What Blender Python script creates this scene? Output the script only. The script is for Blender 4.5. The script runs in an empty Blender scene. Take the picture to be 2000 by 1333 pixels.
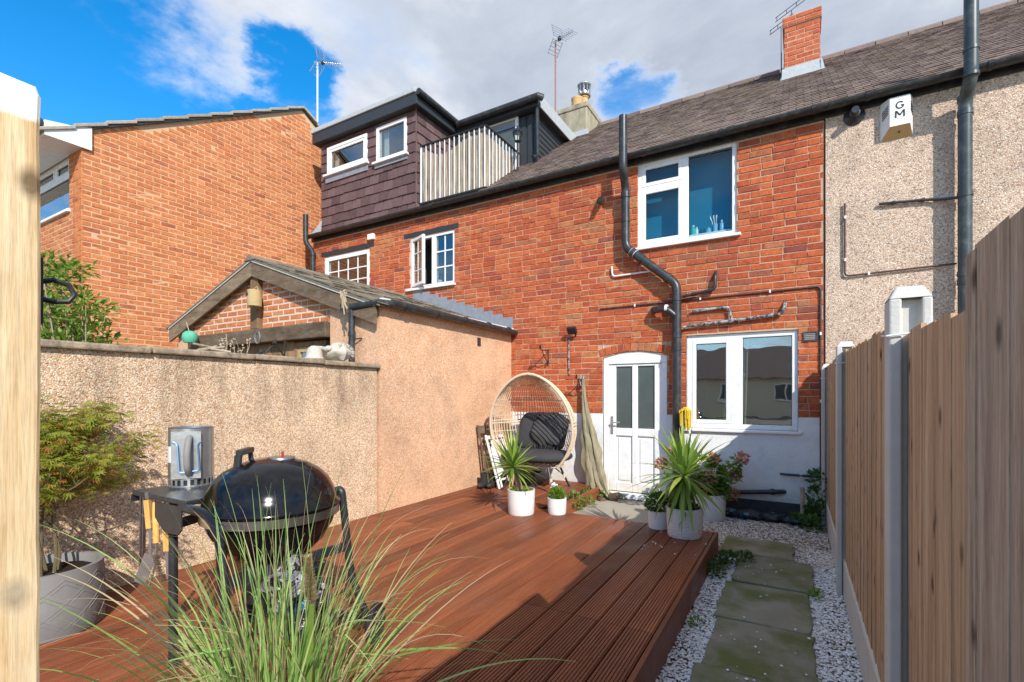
import bpy, math, random
import numpy as np
from mathutils import Vector, Matrix, noise as mnoise
rad = math.radians
SC = bpy.context.scene
COL = SC.collection

# ------------------------------------------------------------------ camera
CAMZ = 1.45                      # eye height above the path
YAW = rad(30.29)                 # camera turned left of the garden's axis
FPX, HORIZ = 950.0, 772.0        # focal length and horizon row of the 2000 px wide picture
cam = bpy.data.cameras.new('camera')
cam.lens = FPX / 2000 * 36
cam.sensor_width = 36
cam.shift_y = (HORIZ - 666.5) / 2000
cam.clip_start = 0.05
cam.clip_end = 800
camo = bpy.data.objects.new('camera', cam)
COL.objects.link(camo)
camo.location = (0, 0, CAMZ)
camo.rotation_euler = (rad(90), 0, YAW)
SC.camera = camo

# ------------------------------------------------------------------ sun, sky, exposure
SUN_FROM = Vector((1.15, -1.0, 1.03)).normalized()
sun = bpy.data.lights.new('sun', 'SUN')
sun.energy = 2.75
sun.angle = rad(0.53)
sun.color = (1.0, 0.95, 0.87)
suno = bpy.data.objects.new('sun', sun)
COL.objects.link(suno)
suno.rotation_euler = SUN_FROM.to_track_quat('Z', 'Y').to_euler()
suno.location = (6, -6, 12)
SC.view_settings.view_transform = 'Standard'
SC.view_settings.look = 'None'
SC.view_settings.exposure = 1.02
SC.view_settings.gamma = 1.0

def ray(u, v):
    c, s = math.cos(YAW), math.sin(YAW)
    x = (u - 1000) / FPX
    return Vector((x * c - s, x * s + c, -(v - HORIZ) / FPX))

def at(u, v, X=None, Y=None, Z=None, D=None):
    """where the sight line through a picture point meets a plane of the place (metres)"""
    d = ray(u, v)
    if X is not None: t = X / d.x
    elif Y is not None: t = Y / d.y
    elif Z is not None: t = (Z - CAMZ) / d.z
    else: t = D
    return Vector((d.x * t, d.y * t, d.z * t + CAMZ))

# ------------------------------------------------------------------ node helpers
def _sock(nt, node, name, val):
    i = node.inputs[name]
    if isinstance(val, bpy.types.NodeSocket): nt.links.new(val, i)
    elif isinstance(val, (tuple, list)) and len(val) == 3 and i.type == 'RGBA': i.default_value = (*val, 1)
    else: i.default_value = val
def node(nt, typ, props=None, **ins):
    n = nt.nodes.new(typ)
    for k, v in (props or {}).items(): setattr(n, k, v)
    for k, v in ins.items(): _sock(nt, n, int(k[1:]) if k[0] == 'i' and k[1:].isdigit() else k.replace('_', ' '), v)
    return n
def pos(nt, scale=None):
    p = node(nt, 'ShaderNodeNewGeometry').outputs['Position']
    if scale is None: return p
    m = node(nt, 'ShaderNodeMapping', Vector=p)
    m.inputs['Scale'].default_value = scale
    return m.outputs[0]
def objco(nt, scale=(1, 1, 1), rot=(0, 0, 0)):
    t = node(nt, 'ShaderNodeTexCoord').outputs['Object']
    m = node(nt, 'ShaderNodeMapping', Vector=t)
    m.inputs['Scale'].default_value = scale
    m.inputs['Rotation'].default_value = rot
    return m.outputs[0]
def noise(nt, vec, scale, detail=4, rough=.55, dist=0):
    n = node(nt, 'ShaderNodeTexNoise', Vector=vec, Scale=scale, Detail=detail, Roughness=rough, Distortion=dist)
    return n.outputs['Fac']
def voro(nt, vec, scale, feature='F1', out='Distance', rnd=1):
    n = node(nt, 'ShaderNodeTexVoronoi', {'feature': feature}, Vector=vec, Scale=scale, Randomness=rnd)
    return n.outputs[out]
def ramp(nt, fac, stops, interp='LINEAR'):
    r = node(nt, 'ShaderNodeValToRGB', Fac=fac)
    r.color_ramp.interpolation = interp
    el = r.color_ramp.elements
    while len(el) < len(stops): el.new(0.5)
    for e, (p, c) in zip(el, stops):
        e.position = p
        e.color = (*c, 1) if isinstance(c, (tuple, list)) else (c, c, c, 1)
    return r.outputs['Color']
def mix(nt, fac, a, b, blend='MIX'):
    n = nt.nodes.new('ShaderNodeMix')
    n.data_type = 'RGBA'; n.blend_type = blend
    for idx, val in ((0, fac), (6, a), (7, b)):
        i = n.inputs[idx]
        if isinstance(val, bpy.types.NodeSocket): nt.links.new(val, i)
        elif isinstance(val, (tuple, list)): i.default_value = (*val[:3], 1)
        else: i.default_value = val
    return n.outputs[2]
def math_(nt, op, a, b=0.0, c=None, clamp=False):
    n = nt.nodes.new('ShaderNodeMath'); n.operation = op; n.use_clamp = clamp
    for i, v in enumerate((a, b) if c is None else (a, b, c)):
        if isinstance(v, bpy.types.NodeSocket): nt.links.new(v, n.inputs[i])
        else: n.inputs[i].default_value = v
    return n.outputs[0]
def rnd(nt):
    """one number for each piece, whether it is an object or an island of a joined mesh"""
    a = node(nt, 'ShaderNodeObjectInfo').outputs['Random']
    b = node(nt, 'ShaderNodeNewGeometry').outputs['Random Per Island']
    return math_(nt, 'FRACT', math_(nt, 'ADD', a, b))
MATS = {}
def material(name, build, rough=.6, bump=None, spec=.5, metal=0, trans=None, **kw):
    m = bpy.data.materials.new(name); m.use_nodes = True
    nt = m.node_tree
    b = nt.nodes['Principled BSDF']; out = nt.nodes['Material Output']
    col = build(nt) if callable(build) else build
    _sock(nt, b, 'Base Color', col)
    r = rough(nt) if callable(rough) else rough
    _sock(nt, b, 'Roughness', r)
    b.inputs['Specular IOR Level'].default_value = spec
    b.inputs['Metallic'].default_value = metal
    for k, v in kw.items(): _sock(nt, b, k.replace('_', ' '), v)
    if bump:
        h, strength, dist = bump(nt)
        bn = node(nt, 'ShaderNodeBump', Height=h, Strength=strength, Distance=dist)
        nt.links.new(bn.outputs[0], b.inputs['Normal'])
    if trans:
        t = node(nt, 'ShaderNodeBsdfTranslucent', Color=col if isinstance(col, bpy.types.NodeSocket) else (*col, 1))
        ms = node(nt, 'ShaderNodeMixShader', Fac=trans)
        nt.links.new(b.outputs[0], ms.inputs[1]); nt.links.new(t.outputs[0], ms.inputs[2])
        nt.links.new(ms.outputs[0], out.inputs[0])
    MATS[name] = m
    return m

# ------------------------------------------------------------------ world: Nishita sky with a broad bank of cloud
w = bpy.data.worlds.new('World'); SC.world = w; w.use_nodes = True
nt = w.node_tree
bg = nt.nodes['Background']; bg.inputs['Strength'].default_value = 0.15
sky = nt.nodes.new('ShaderNodeTexSky'); sky.sky_type = 'NISHITA'; sky.sun_disc = False
sky.sun_elevation = math.asin(SUN_FROM.z)
sky.sun_rotation = math.atan2(SUN_FROM.x, SUN_FROM.y)
sky.air_density = 1.0; sky.dust_density = 0.15; sky.ozone_density = 3.0
skyc = node(nt, 'ShaderNodeHueSaturation', Hue=.497, Saturation=1.40, Value=.86, Fac=1.0, Color=sky.outputs[0]).outputs[0]
dirn = node(nt, 'ShaderNodeTexCoord').outputs['Generated']
sep = node(nt, 'ShaderNodeSeparateXYZ', Vector=dirn)
den = math_(nt, 'ADD', math_(nt, 'MAXIMUM', sep.outputs[2], 0.0), 0.22)
flat = node(nt, 'ShaderNodeVectorMath', {'operation': 'DIVIDE'}, i0=dirn,
            i1=node(nt, 'ShaderNodeCombineXYZ', X=den, Y=den, Z=1.0).outputs[0]).outputs[0]
warp = node(nt, 'ShaderNodeVectorMath', {'operation': 'ADD'}, i0=flat, i1=(3.7, 1.9, 0)).outputs[0]
n1 = noise(nt, warp, 2.1, 9, .56, .25)
n2 = noise(nt, warp, 1.2, 8, .6, .5)
n3 = noise(nt, warp, 4.5, 9, .6)
wv = node(nt, 'ShaderNodeTexNoise', Vector=warp, Scale=3.2, Detail=7, Roughness=.6).outputs['Color']
wdir = node(nt, 'ShaderNodeVectorMath', {'operation': 'MULTIPLY_ADD'}, i0=wv, i1=(.34, .34, .34), i2=dirn).outputs[0]
wdir = node(nt, 'ShaderNodeVectorMath', {'operation': 'SUBTRACT'}, i0=wdir, i1=(.17, .17, .17)).outputs[0]
wdir = node(nt, 'ShaderNodeVectorMath', {'operation': 'NORMALIZE'}, i0=wdir).outputs[0]
def toward(d, a0, a1):
    d = Vector(d).normalized()
    dt = node(nt, 'ShaderNodeVectorMath', {'operation': 'DOT_PRODUCT'}, i0=wdir, i1=tuple(d)).outputs['Value']
    mr = node(nt, 'ShaderNodeMapRange', {'interpolation_type': 'SMOOTHSTEP'}, Value=dt)
    mr.inputs['From Min'].default_value = math.cos(a0); mr.inputs['From Max'].default_value = math.cos(a1)
    return mr.outputs[0]
bank = toward(ray(1100, -150), rad(72), rad(42))         # the cloud bank over the terrace
gap_l = toward(ray(-155, 245), rad(26), rad(12))            # clear sky to the left
gap_m = toward(ray(1262, 205), rad(5.5), rad(.5))           # break in the cloud above the roof
gap_s = toward(ray(570, 232), rad(6), rad(.5))
cover = math_(nt, 'ADD', math_(nt, 'MULTIPLY', bank, .36), .45)  # base cover also adds cloud out of view, for whiter fill light
cover = math_(nt, 'SUBTRACT', cover, math_(nt, 'MULTIPLY', gap_l, .62))
cover = math_(nt, 'SUBTRACT', cover, math_(nt, 'MULTIPLY', gap_m, .46))
cover = math_(nt, 'SUBTRACT', cover, math_(nt, 'MULTIPLY', gap_s, .42))
dens = math_(nt, 'ADD', cover, math_(nt, 'MULTIPLY', math_(nt, 'SUBTRACT', n1, .5), 1.1))
mask = node(nt, 'ShaderNodeMapRange', {'interpolation_type': 'SMOOTHSTEP'}, Value=dens)
mask.inputs['From Min'].default_value = .31; mask.inputs['From Max'].default_value = .72
body = math_(nt, 'ADD', math_(nt, 'MULTIPLY', n2, .75), math_(nt, 'MULTIPLY', n3, .25))
cloudc = ramp(nt, body, [(.36, (1.45, 1.66, 2.05)), (.5, (2.0, 2.2, 2.55)), (.66, (3.4, 3.45, 3.6))])
edge = node(nt, 'ShaderNodeMapRange', {'interpolation_type': 'SMOOTHSTEP'}, Value=dens)
edge.inputs['From Min'].default_value = .42; edge.inputs['From Max'].default_value = .75
cloudc = mix(nt, edge.outputs[0], (3.2, 3.35, 3.6), cloudc)
final = mix(nt, mask.outputs[0], skyc, cloudc)
nt.links.new(final, bg.inputs['Color'])

# ------------------------------------------------------------------ mesh helpers
WORLDLOC = {}
class MB:
    def __init__(self, M=None): self.v = []; self.f = []; self.M = M
    def add(self, vs, fs):
        o = len(self.v)
        if self.M is not None: vs = [self.M @ Vector(p) for p in vs]
        self.v += [tuple(p) for p in vs]; self.f += [tuple(i + o for i in f) for f in fs]
        return self
    def box(self, a, b):
        x0, y0, z0 = (min(p, q) for p, q in zip(a, b)); x1, y1, z1 = (max(p, q) for p, q in zip(a, b))
        return self.add([(x0,y0,z0),(x1,y0,z0),(x1,y1,z0),(x0,y1,z0),(x0,y0,z1),(x1,y0,z1),(x1,y1,z1),(x0,y1,z1)],
                 [(0,3,2,1),(4,5,6,7),(0,1,5,4),(1,2,6,5),(2,3,7,6),(3,0,4,7)])
    def cbox(self, c, s, R=None):
        h = [q / 2 for q in s]; c = Vector(c)
        vs = [Vector((sx*h[0], sy*h[1], sz*h[2])) for sz in (-1,1) for sx, sy in ((-1,-1),(1,-1),(1,1),(-1,1))]
        if R is not None: vs = [R @ p for p in vs]
        return self.add([c + p for p in vs], [(0,3,2,1),(4,5,6,7),(0,1,5,4),(1,2,6,5),(2,3,7,6),(3,0,4,7)])
    def beam(self, p0, p1, w, h, up=(0,0,1)):
        """bar of section w x h from p0 to p1"""
        p0, p1 = Vector(p0), Vector(p1); d = (p1 - p0); L = d.length; d.normalize()
        u = Vector(up); s = d.cross(u)
        if s.length < 1e-4: s = d.cross(Vector((1,0,0)))
        s.normalize(); t = s.cross(d)
        vs = [p + s*a*w/2 + t*b*h/2 for p in (p0, p1) for a, b in ((-1,-1),(1,-1),(1,1),(-1,1))]
        return self.add(vs, [(0,1,2,3),(7,6,5,4),(0,4,5,1),(1,5,6,2),(2,6,7,3),(3,7,4,0)])
    def tube(self, pts, r, n=8, caps=True, closed=False):
        pts = [Vector(p) for p in pts]; m = len(pts)
        rs = r if isinstance(r, (list, tuple)) else [r] * m
        vs = []; prev = None
        for i, p in enumerate(pts):
            if closed: t = pts[(i+1) % m] - pts[i-1]
            else: t = pts[min(i+1, m-1)] - pts[max(i-1, 0)]
            t.normalize()
            if prev is None:
                a = Vector((0,0,1)) if abs(t.z) < .9 else Vector((1,0,0))
                s = t.cross(a).normalized()
            else:
                s = (prev - t * prev.dot(t))
                s = s.normalized() if s.length > 1e-6 else t.orthogonal().normalized()
            prev = s; b = t.cross(s)
            for k in range(n):
                an = 2*math.pi*k/n
                vs.append(p + (s*math.cos(an) + b*math.sin(an)) * rs[i])
        fs = []
        for i in range(m if closed else m-1):
            for k in range(n):
                a = i*n+k; b_ = i*n+(k+1) % n; j = ((i+1) % m)*n
                fs.append((a, b_, j+(k+1) % n, j+k))
        if caps and not closed:
            fs.append(tuple(range(n))[::-1]); fs.append(tuple((m-1)*n+k for k in range(n)))
        return self.add(vs, fs)
    def lathe(self, prof, n=24, c=(0,0,0), axis=None, jitter=None):
        """profile of (radius, height) turned about a vertical axis"""
        c = Vector(c); vs = []; fs = []
        R = Vector((0,0,1)).rotation_difference(Vector(axis)).to_matrix() if axis is not None else None
        for r, z in prof:
            for k in range(n):
                a = 2*math.pi*k/n
                p = Vector((r*math.cos(a), r*math.sin(a), z))
                if jitter: p = jitter(p, a)
                vs.append(c + (R @ p if R else p))
        for i in range(len(prof)-1):
            for k in range(n):
                a, b = i*n+k, i*n+(k+1) % n
                fs.append((a, b, b+n, a+n))
        if prof[0][0] > 1e-5: fs.append(tuple(range(n))[::-1])
        if prof[-1][0] > 1e-5: fs.append(tuple((len(prof)-1)*n+k for k in range(n)))
        return self.add(vs, fs)
    def prism(self, poly, thick, frame):
        """polygon (s,t) pushed out by thick; frame(s,t,d) -> point"""
        n = len(poly)
        vs = [frame(s, t, 0) for s, t in poly] + [frame(s, t, thick) for s, t in poly]
        fs = [tuple(range(n))[::-1], tuple(range(n, 2*n))]
        fs += [(i, (i+1) % n, n+(i+1) % n, n+i) for i in range(n)]
        return self.add(vs, fs)
    def ell(self, c, r, nu=16, nv=10, e=1.0, R=None, wob=0, seed=0):
        """ellipsoid; e<1 boxier (pillow), wob = uneven surface"""
        c = Vector(c); vs = []; fs = []
        sp = lambda x, p: math.copysign(abs(x)**p, x)
        for i in range(nv+1):
            ph = -math.pi/2 + math.pi*i/nv
            for k in range(nu):
                th = 2*math.pi*k/nu
                p = Vector((sp(math.cos(ph), e)*sp(math.cos(th), e)*r[0], sp(math.cos(ph), e)*sp(math.sin(th), e)*r[1], sp(math.sin(ph), e)*r[2]))
                if wob: p *= 1 + wob*mnoise.noise(p*(2.2/max(r)) + Vector((seed, seed*1.7, 0)))
                vs.append(c + (R @ p if R is not None else p))
        for i in range(nv):
            for k in range(nu):
                a, b = i*nu+k, i*nu+(k+1) % nu
                fs.append((a, b, b+nu, a+nu))
        return self.add(vs, fs)
    def strip(self, pts, widths, side):
        """a thin bent blade; side = direction across it"""
        vs = []; fs = []
        for p, w_, s in zip(pts, widths, side):
            vs += [p - s*w_/2, p + s*w_/2]
        for i in range(len(pts)-1):
            a = 2*i
            fs.append((a, a+1, a+3, a+2))
        return self.add(vs, fs)

def link_mesh(name, me, parent=None, loc=(0,0,0)):
    o = bpy.data.objects.new(name, me); COL.objects.link(o)
    o.location = loc
    if parent: o.parent = parent
    return o
def obj(name, mb, mt, parent=None, smooth=False, bevel=0, kind=None, auto=None, label=None, base=True):
    """ONE mesh object from collected shapes given in world coordinates"""
    vs = np.array(mb.v, dtype=np.float64)
    lo, hi = vs.min(0), vs.max(0)
    c = Vector(((lo[0]+hi[0])/2, (lo[1]+hi[1])/2, lo[2])) if base else Vector((0,0,0))
    me = bpy.data.meshes.new(name)
    me.from_pydata((vs - np.array(c)).tolist(), [], mb.f)
    me.validate()
    m = MATS[mt] if isinstance(mt, str) else mt
    me.materials.append(m)
    if smooth:
        me.shade_smooth(); me.set_sharp_from_angle(angle=rad(42))
    o = bpy.data.objects.new(name, me); COL.objects.link(o)
    if parent:
        o.parent = parent; o.location = c - WORLDLOC[parent]
    else: o.location = c
    WORLDLOC[o] = c
    if auto is not None:
        md = o.modifiers.new('bevel', 'BEVEL'); md.width = auto; md.segments = 2; md.limit_method = 'ANGLE'; md.angle_limit = rad(40)
        md.harden_normals = False
    if kind: o['kind'] = kind
    if label: o['label'] = label
    return o
def thing(name, label, cat, loc=(0,0,0), group=None):
    o = bpy.data.objects.new(name, None); COL.objects.link(o)
    o.location = loc; WORLDLOC[o] = Vector(loc); o.empty_display_size = .1
    return tag(o, label, cat, group)
def tag(o, label, cat, group=None):
    o['label'] = label; o['category'] = cat
    if group: o['group'] = group
    return o
def struct(o): o['kind'] = 'structure'; return o
def inst(name, me, parent, loc, scale=(1,1,1), rot=None):
    """a piece that shares mesh data; loc in world coordinates"""
    o = bpy.data.objects.new(name, me); COL.objects.link(o)
    o.parent = parent; o.location = Vector(loc) - WORLDLOC[parent]; o.scale = scale
    if rot is not None: o.rotation_euler = rot
    return o
# ------------------------------------------------------------------ materials
def brick_mat(name, stops, soot=.35, speck=.5):
    def col(nt):
        p = pos(nt)
        rv = rnd(nt)
        base = ramp(nt, rv, stops)
        if name == 'brick_old':
            pat = ramp(nt, noise(nt, p, 1.1, 3, .5), [(.40, 0.0), (.62, 1.0)])
            buff = math_(nt, 'GREATER_THAN', math_(nt, 'MULTIPLY', math_(nt, 'FRACT', math_(nt, 'MULTIPLY', rv, 17.3)), pat), .60)
            base = mix(nt, math_(nt, 'MULTIPLY', buff, .55), base, (.50, .235, .10))
        n = noise(nt, p, 16, 6, .65)
        c = mix(nt, .6, base, ramp(nt, n, [(.25, .45), (.5, 1.0), (.78, 1.4)]), 'MULTIPLY')
        fine = noise(nt, p, 110, 4, .75)
        c = mix(nt, min(1, speck*1.7), c, ramp(nt, fine, [(.36, .28), (.47, 1.0), (.60, 1.0), (.74, 1.5)]), 'MULTIPLY')
        blot = noise(nt, p, 27, 5, .7)
        c = mix(nt, ramp(nt, blot, [(.56, 0.0), (.70, speck*1.3)]), c, (.13, .045, .03))
        big = noise(nt, p, .9, 5, .6)
        c = mix(nt, ramp(nt, big, [(.5, 0.0), (.75, soot)]), c, (.10, .055, .04))
        lime = noise(nt, p, 34, 5, .7)
        return mix(nt, ramp(nt, lime, [(.66, 0.0), (.78, .55)]), c, (.52, .36, .26))
    def bmp(nt):
        p = pos(nt)
        return mix(nt, .4, noise(nt, p, 60, 5, .7), noise(nt, p, 260, 3, .7)), .8, .008
    return material(name, col, .9, bmp, .2)
brick_mat('brick_old', [(0, (.42, .088, .036)), (.25, (.50, .120, .046)), (.5, (.57, .150, .054)), (.75, (.47, .105, .043)), (.88, (.36, .078, .042)), (.95, (.44, .15, .066)), (1, (.25, .07, .055))])
brick_mat('brick_new', [(0, (.54, .175, .066)), (.3, (.61, .22, .085)), (.6, (.50, .155, .058)), (.85, (.64, .25, .10)), (1, (.38, .11, .058))], .08, .28)
brick_mat('brick_chimney', [(0, (.50, .12, .055)), (.5, (.56, .15, .07)), (1, (.44, .10, .05))], .15, .3)
brick_mat('brick_pale', [(0, (.58, .19, .07)), (.5, (.66, .25, .10)), (1, (.52, .16, .06))], .05, .4)

def mortar(name, a, b):
    material(name, lambda nt: mix(nt, noise(nt, pos(nt), 30, 6, .7), a, b), .95,
             lambda nt: (noise(nt, pos(nt), 190, 4, .7), .5, .004), .1)
mortar('mortar_old', (.34, .185, .115), (.68, .48, .34))
mortar('mortar_new', (.50, .31, .175), (.66, .46, .285))
mortar('mortar_white', (.56, .46, .36), (.74, .62, .50))

def pebble(name, stops, stain=None, tint=None, scale=125):
    """small stones thrown on render"""
    def col(nt):
        p = pos(nt)
        cell = voro(nt, p, scale, out='Color')
        f = node(nt, 'ShaderNodeSeparateColor', Color=cell).outputs[0]
        c = ramp(nt, f, stops)
        d = voro(nt, p, scale)
        c = mix(nt, 1.0, c, ramp(nt, d, [(.2, 1.0), (.75, .72)]), 'MULTIPLY')
        c = mix(nt, .65, c, ramp(nt, noise(nt, p, 3.0, 6, .6), [(.3, .72), (.7, 1.2)]), 'MULTIPLY')
        if tint:
            c = mix(nt, ramp(nt, noise(nt, p, 1.6, 5, .6), [(.45, 0.0), (.7, .5)]), c, tint)
        if stain:
            sp = node(nt, 'ShaderNodeSeparateXYZ', Vector=p)
            streak = noise(nt, pos(nt, (1, 1, .16)), 4.2, 6, .65)
            grad = node(nt, 'ShaderNodeMapRange', Value=sp.outputs[2])
            grad.inputs['From Min'].default_value = stain[0]; grad.inputs['From Max'].default_value = stain[1]
            k = math_(nt, 'MULTIPLY', ramp(nt, streak, [(.45, 0.0), (.66, 1.0)]), grad.outputs[0])
            c = mix(nt, math_(nt, 'MULTIPLY', k, .75), c, (.12, .085, .055))
        return c
    def bmp(nt):
        p = pos(nt)
        d = voro(nt, p, scale)
        return math_(nt, 'SUBTRACT', 1.0, d), .55, .009
    material(name, col, .85, bmp, .25)
pebble('pebble_peach', [(0, (.60, .28, .14)), (.3, (.76, .42, .23)), (.7, (.84, .52, .32)), (1, (.88, .70, .53))], tint=(.82, .49, .29))
pebble('pebble_garden', [(0, (.46, .25, .135)), (.3, (.71, .45, .265)), (.65, (.84, .60, .39)), (1, (.90, .77, .59))], stain=(1.0, 1.78))
pebble('pebble_beige', [(0, (.30, .20, .15)), (.22, (.58, .42, .31)), (.55, (.74, .58, .44)), (.8, (.68, .46, .32)), (1, (.88, .79, .68))], scale=92)

def splash(nt, c, top, dirt, amt):
    z = node(nt, 'ShaderNodeSeparateXYZ', Vector=pos(nt)).outputs[2]
    k = node(nt, 'ShaderNodeMapRange', Value=math_(nt, 'ADD', z, math_(nt, 'MULTIPLY', noise(nt, pos(nt), 7, 6, .7), top)))
    k.inputs['From Min'].default_value = top*1.25; k.inputs['From Max'].default_value = top*.5
    return mix(nt, math_(nt, 'MULTIPLY', k.outputs[0], amt), c, dirt)
material('white_render', lambda nt: splash(nt, mix(nt, ramp(nt, noise(nt, pos(nt), 5, 6, .65), [(.45, 0.0), (.75, .5)]), (.80, .80, .79), (.52, .50, .45)), .55, (.40, .37, .27), .7), .85,
         lambda nt: (noise(nt, pos(nt), 48, 5, .65), .5, .012), .2)
material('black_bitumen', lambda nt: mix(nt, noise(nt, pos(nt), 20, 5), (.012, .013, .016), (.05, .052, .056)), .5,
         lambda nt: (noise(nt, pos(nt), 40, 5), .5, .01))
def dirty(base, dirt, amt=.35, scale=9):
    return lambda nt: mix(nt, ramp(nt, noise(nt, pos(nt), scale, 7, .7), [(.48, 0.0), (.8, amt)]), base, dirt)
material('upvc', lambda nt: splash(nt, dirty((.82, .82, .81), (.50, .47, .40), .45)(nt), .5, (.52, .44, .26), .7), .32, lambda nt: (noise(nt, pos(nt), 9, 3), .05, .01))
material('white_paint', dirty((.80, .80, .78), (.42, .37, .28), .35, 14), .45, None)
material('black_plastic', dirty((.022, .024, .026), (.14, .14, .13), .5, 12), .38, lambda nt: (noise(nt, pos(nt), 30, 4), .08, .01))
material('grey_green_pipe', dirty((.035, .050, .052), (.22, .23, .22), .55, 10), .4, None)
material('grey_pipe', lambda nt: mix(nt, ramp(nt, noise(nt, pos(nt), 26, 6, .7), [(.46, 0.0), (.54, 1.0)]), (.36, .36, .36), (.05, .05, .05)), .6)
material('dark_conduit', dirty((.08, .035, .028), (.22, .12, .09), .5, 18), .6)
material('black_iron', dirty((.012, .012, .013), (.06, .05, .045), .5, 30), .5)
material('lead', lambda nt: mix(nt, noise(nt, pos(nt), 14, 6, .7), (.13, .15, .18), (.34, .36, .39)), .55, lambda nt: (noise(nt, pos(nt), 25, 4), .3, .01))
material('lead_pale', lambda nt: mix(nt, noise(nt, pos(nt), 14, 6, .7), (.30, .33, .34), (.55, .57, .57)), .5, lambda nt: (noise(nt, pos(nt), 25, 4), .3, .01))
material('aluminium', dirty((.62, .63, .64), (.30, .30, .30), .5, 20), .3, None, metal=.9)
material('rust_pole', dirty((.32, .16, .12), (.16, .07, .05), .7, 30), .7)
material('white_metal', dirty((.80, .80, .80), (.45, .42, .38), .4, 20), .4)

def roof_tile(name, a, b, c, moss):
    def col(nt):
        base = ramp(nt, rnd(nt), [(0, a), (.5, b), (1, c)])
        p = pos(nt)
        k = mix(nt, .6, base, ramp(nt, noise(nt, p, 20, 6, .7), [(.3, .6), (.7, 1.3)]), 'MULTIPLY')
        return mix(nt, ramp(nt, noise(nt, p, 2.2, 7, .7), [(.5, 0.0), (.75, .8)]), k, moss)
    material(name, col, .85, lambda nt: (noise(nt, pos(nt), 70, 5, .7), .4, .006), .25)
roof_tile('roof_tile', (.135, .095, .082), (.185, .135, .118), (.235, .180, .150), (.21, .17, .10))
roof_tile('slate_purple', (.090, .052, .054), (.135, .080, .080), (.165, .105, .102), (.14, .10, .085))
roof_tile('outhouse_tile', (.13, .11, .085), (.19, .16, .12), (.24, .20, .15), (.23, .19, .11))
roof_tile('concrete_tile', (.30, .25, .19), (.36, .31, .24), (.40, .35, .28), (.28, .25, .13))

def wood(name, stops, scale, axis_scale, knots=True, rough=.75, grain=.5, coat=0, wear=None, bump=.35):
    """grain runs along the axis with the small scale; every board gets its own offset"""
    def col(nt):
        r = rnd(nt)
        o = node(nt, 'ShaderNodeTexCoord').outputs['Object']
        m = node(nt, 'ShaderNodeMapping', Vector=pos(nt))
        m.inputs['Scale'].default_value = axis_scale
        off = node(nt, 'ShaderNodeCombineXYZ', X=math_(nt, 'MULTIPLY', r, 37.0), Y=math_(nt, 'MULTIPLY', r, 71.0), Z=math_(nt, 'MULTIPLY', r, 53.0)).outputs[0]
        v = node(nt, 'ShaderNodeVectorMath', {'operation': 'ADD'}, i0=m.outputs[0], i1=off).outputs[0]
        g = noise(nt, v, scale, 7, .62, 1.1)
        c = ramp(nt, g, stops)
        fine = noise(nt, v, scale*7, 4, .7)
        c = mix(nt, grain, c, ramp(nt, fine, [(.3, .62), (.6, 1.12)]), 'MULTIPLY')
        c = mix(nt, grain*.8, c, ramp(nt, noise(nt, v, scale*26, 2, .6), [(.36, .62), (.52, 1.08)]), 'MULTIPLY')
        c = mix(nt, .3 if knots else .85, c, ramp(nt, r, [(0, .70), (.5, 1.0), (1, 1.28)]), 'MULTIPLY')
        if knots:
            m2 = node(nt, 'ShaderNodeMapping', Vector=pos(nt)); m2.inputs['Scale'].default_value = tuple(1.0 if q == 1 else .42 for q in axis_scale)
            v2 = node(nt, 'ShaderNodeVectorMath', {'operation': 'ADD'}, i0=m2.outputs[0], i1=off).outputs[0]
            sx = node(nt, 'ShaderNodeSeparateXYZ', Vector=pos(nt))
            flat2 = node(nt, 'ShaderNodeCombineXYZ', X=math_(nt, 'ADD', sx.outputs[1], math_(nt, 'MULTIPLY', r, 37.0)), Y=math_(nt, 'ADD', math_(nt, 'MULTIPLY', sx.outputs[2], .62), math_(nt, 'MULTIPLY', r, 53.0)), Z=0.0).outputs[0]
            vn = node(nt, 'ShaderNodeTexVoronoi', {'voronoi_dimensions': '2D'}, Vector=flat2, Scale=6.5)
            pick = math_(nt, 'GREATER_THAN', node(nt, 'ShaderNodeSeparateColor', Color=vn.outputs['Color']).outputs[0], .55)
            d = math_(nt, 'ADD', vn.outputs['Distance'], math_(nt, 'MULTIPLY', math_(nt, 'SUBTRACT', noise(nt, v2, 30, 3), .5), .06))
            c = mix(nt, math_(nt, 'MULTIPLY', pick, ramp(nt, d, [(.05, .95), (.085, .55), (.14, 0.0)])), c, tuple(q*.28 for q in stops[0][1]))
            m3 = node(nt, 'ShaderNodeMapping', Vector=v2); m3.inputs['Scale'].default_value = tuple(1.0 if q == 1 else .13 for q in axis_scale)
            c = mix(nt, ramp(nt, noise(nt, m3.outputs[0], 85, 2, .5), [(.70, 0.0), (.74, .55)]), c, tuple(q*.35 for q in stops[0][1]))
        if wear:
            c = mix(nt, ramp(nt, noise(nt, pos(nt), wear[1], 6, .65), [(.48, 0.0), (.75, wear[2])]), c, wear[0])
        return c
    def bmp(nt):
        m = node(nt, 'ShaderNodeMapping', Vector=pos(nt)); m.inputs['Scale'].default_value = axis_scale
        return noise(nt, m.outputs[0], scale*5, 5, .7), bump, .004
    material(name, col, rough, bmp, .35, Coat_Weight=coat, Coat_Roughness=.25)
wood('deck_wood', [(.25, (.140, .040, .017)), (.5, (.225, .068, .028)), (.75, (.31, .104, .043))], 9, (1, .07, 1), False, lambda nt: ramp(nt, noise(nt, pos(nt), 3, 5), [(.3, .34), (.7, .58)]), .35, 0, ((.16, .085, .06), 1.6, .45))
wood('fence_wood', [(.30, (.30, .17, .085)), (.5, (.50, .315, .175)), (.70, (.65, .46, .285))], 22, (1, 1, .045), True, .8, .6, 0, ((.42, .32, .22), 1.5, .5))
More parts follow.
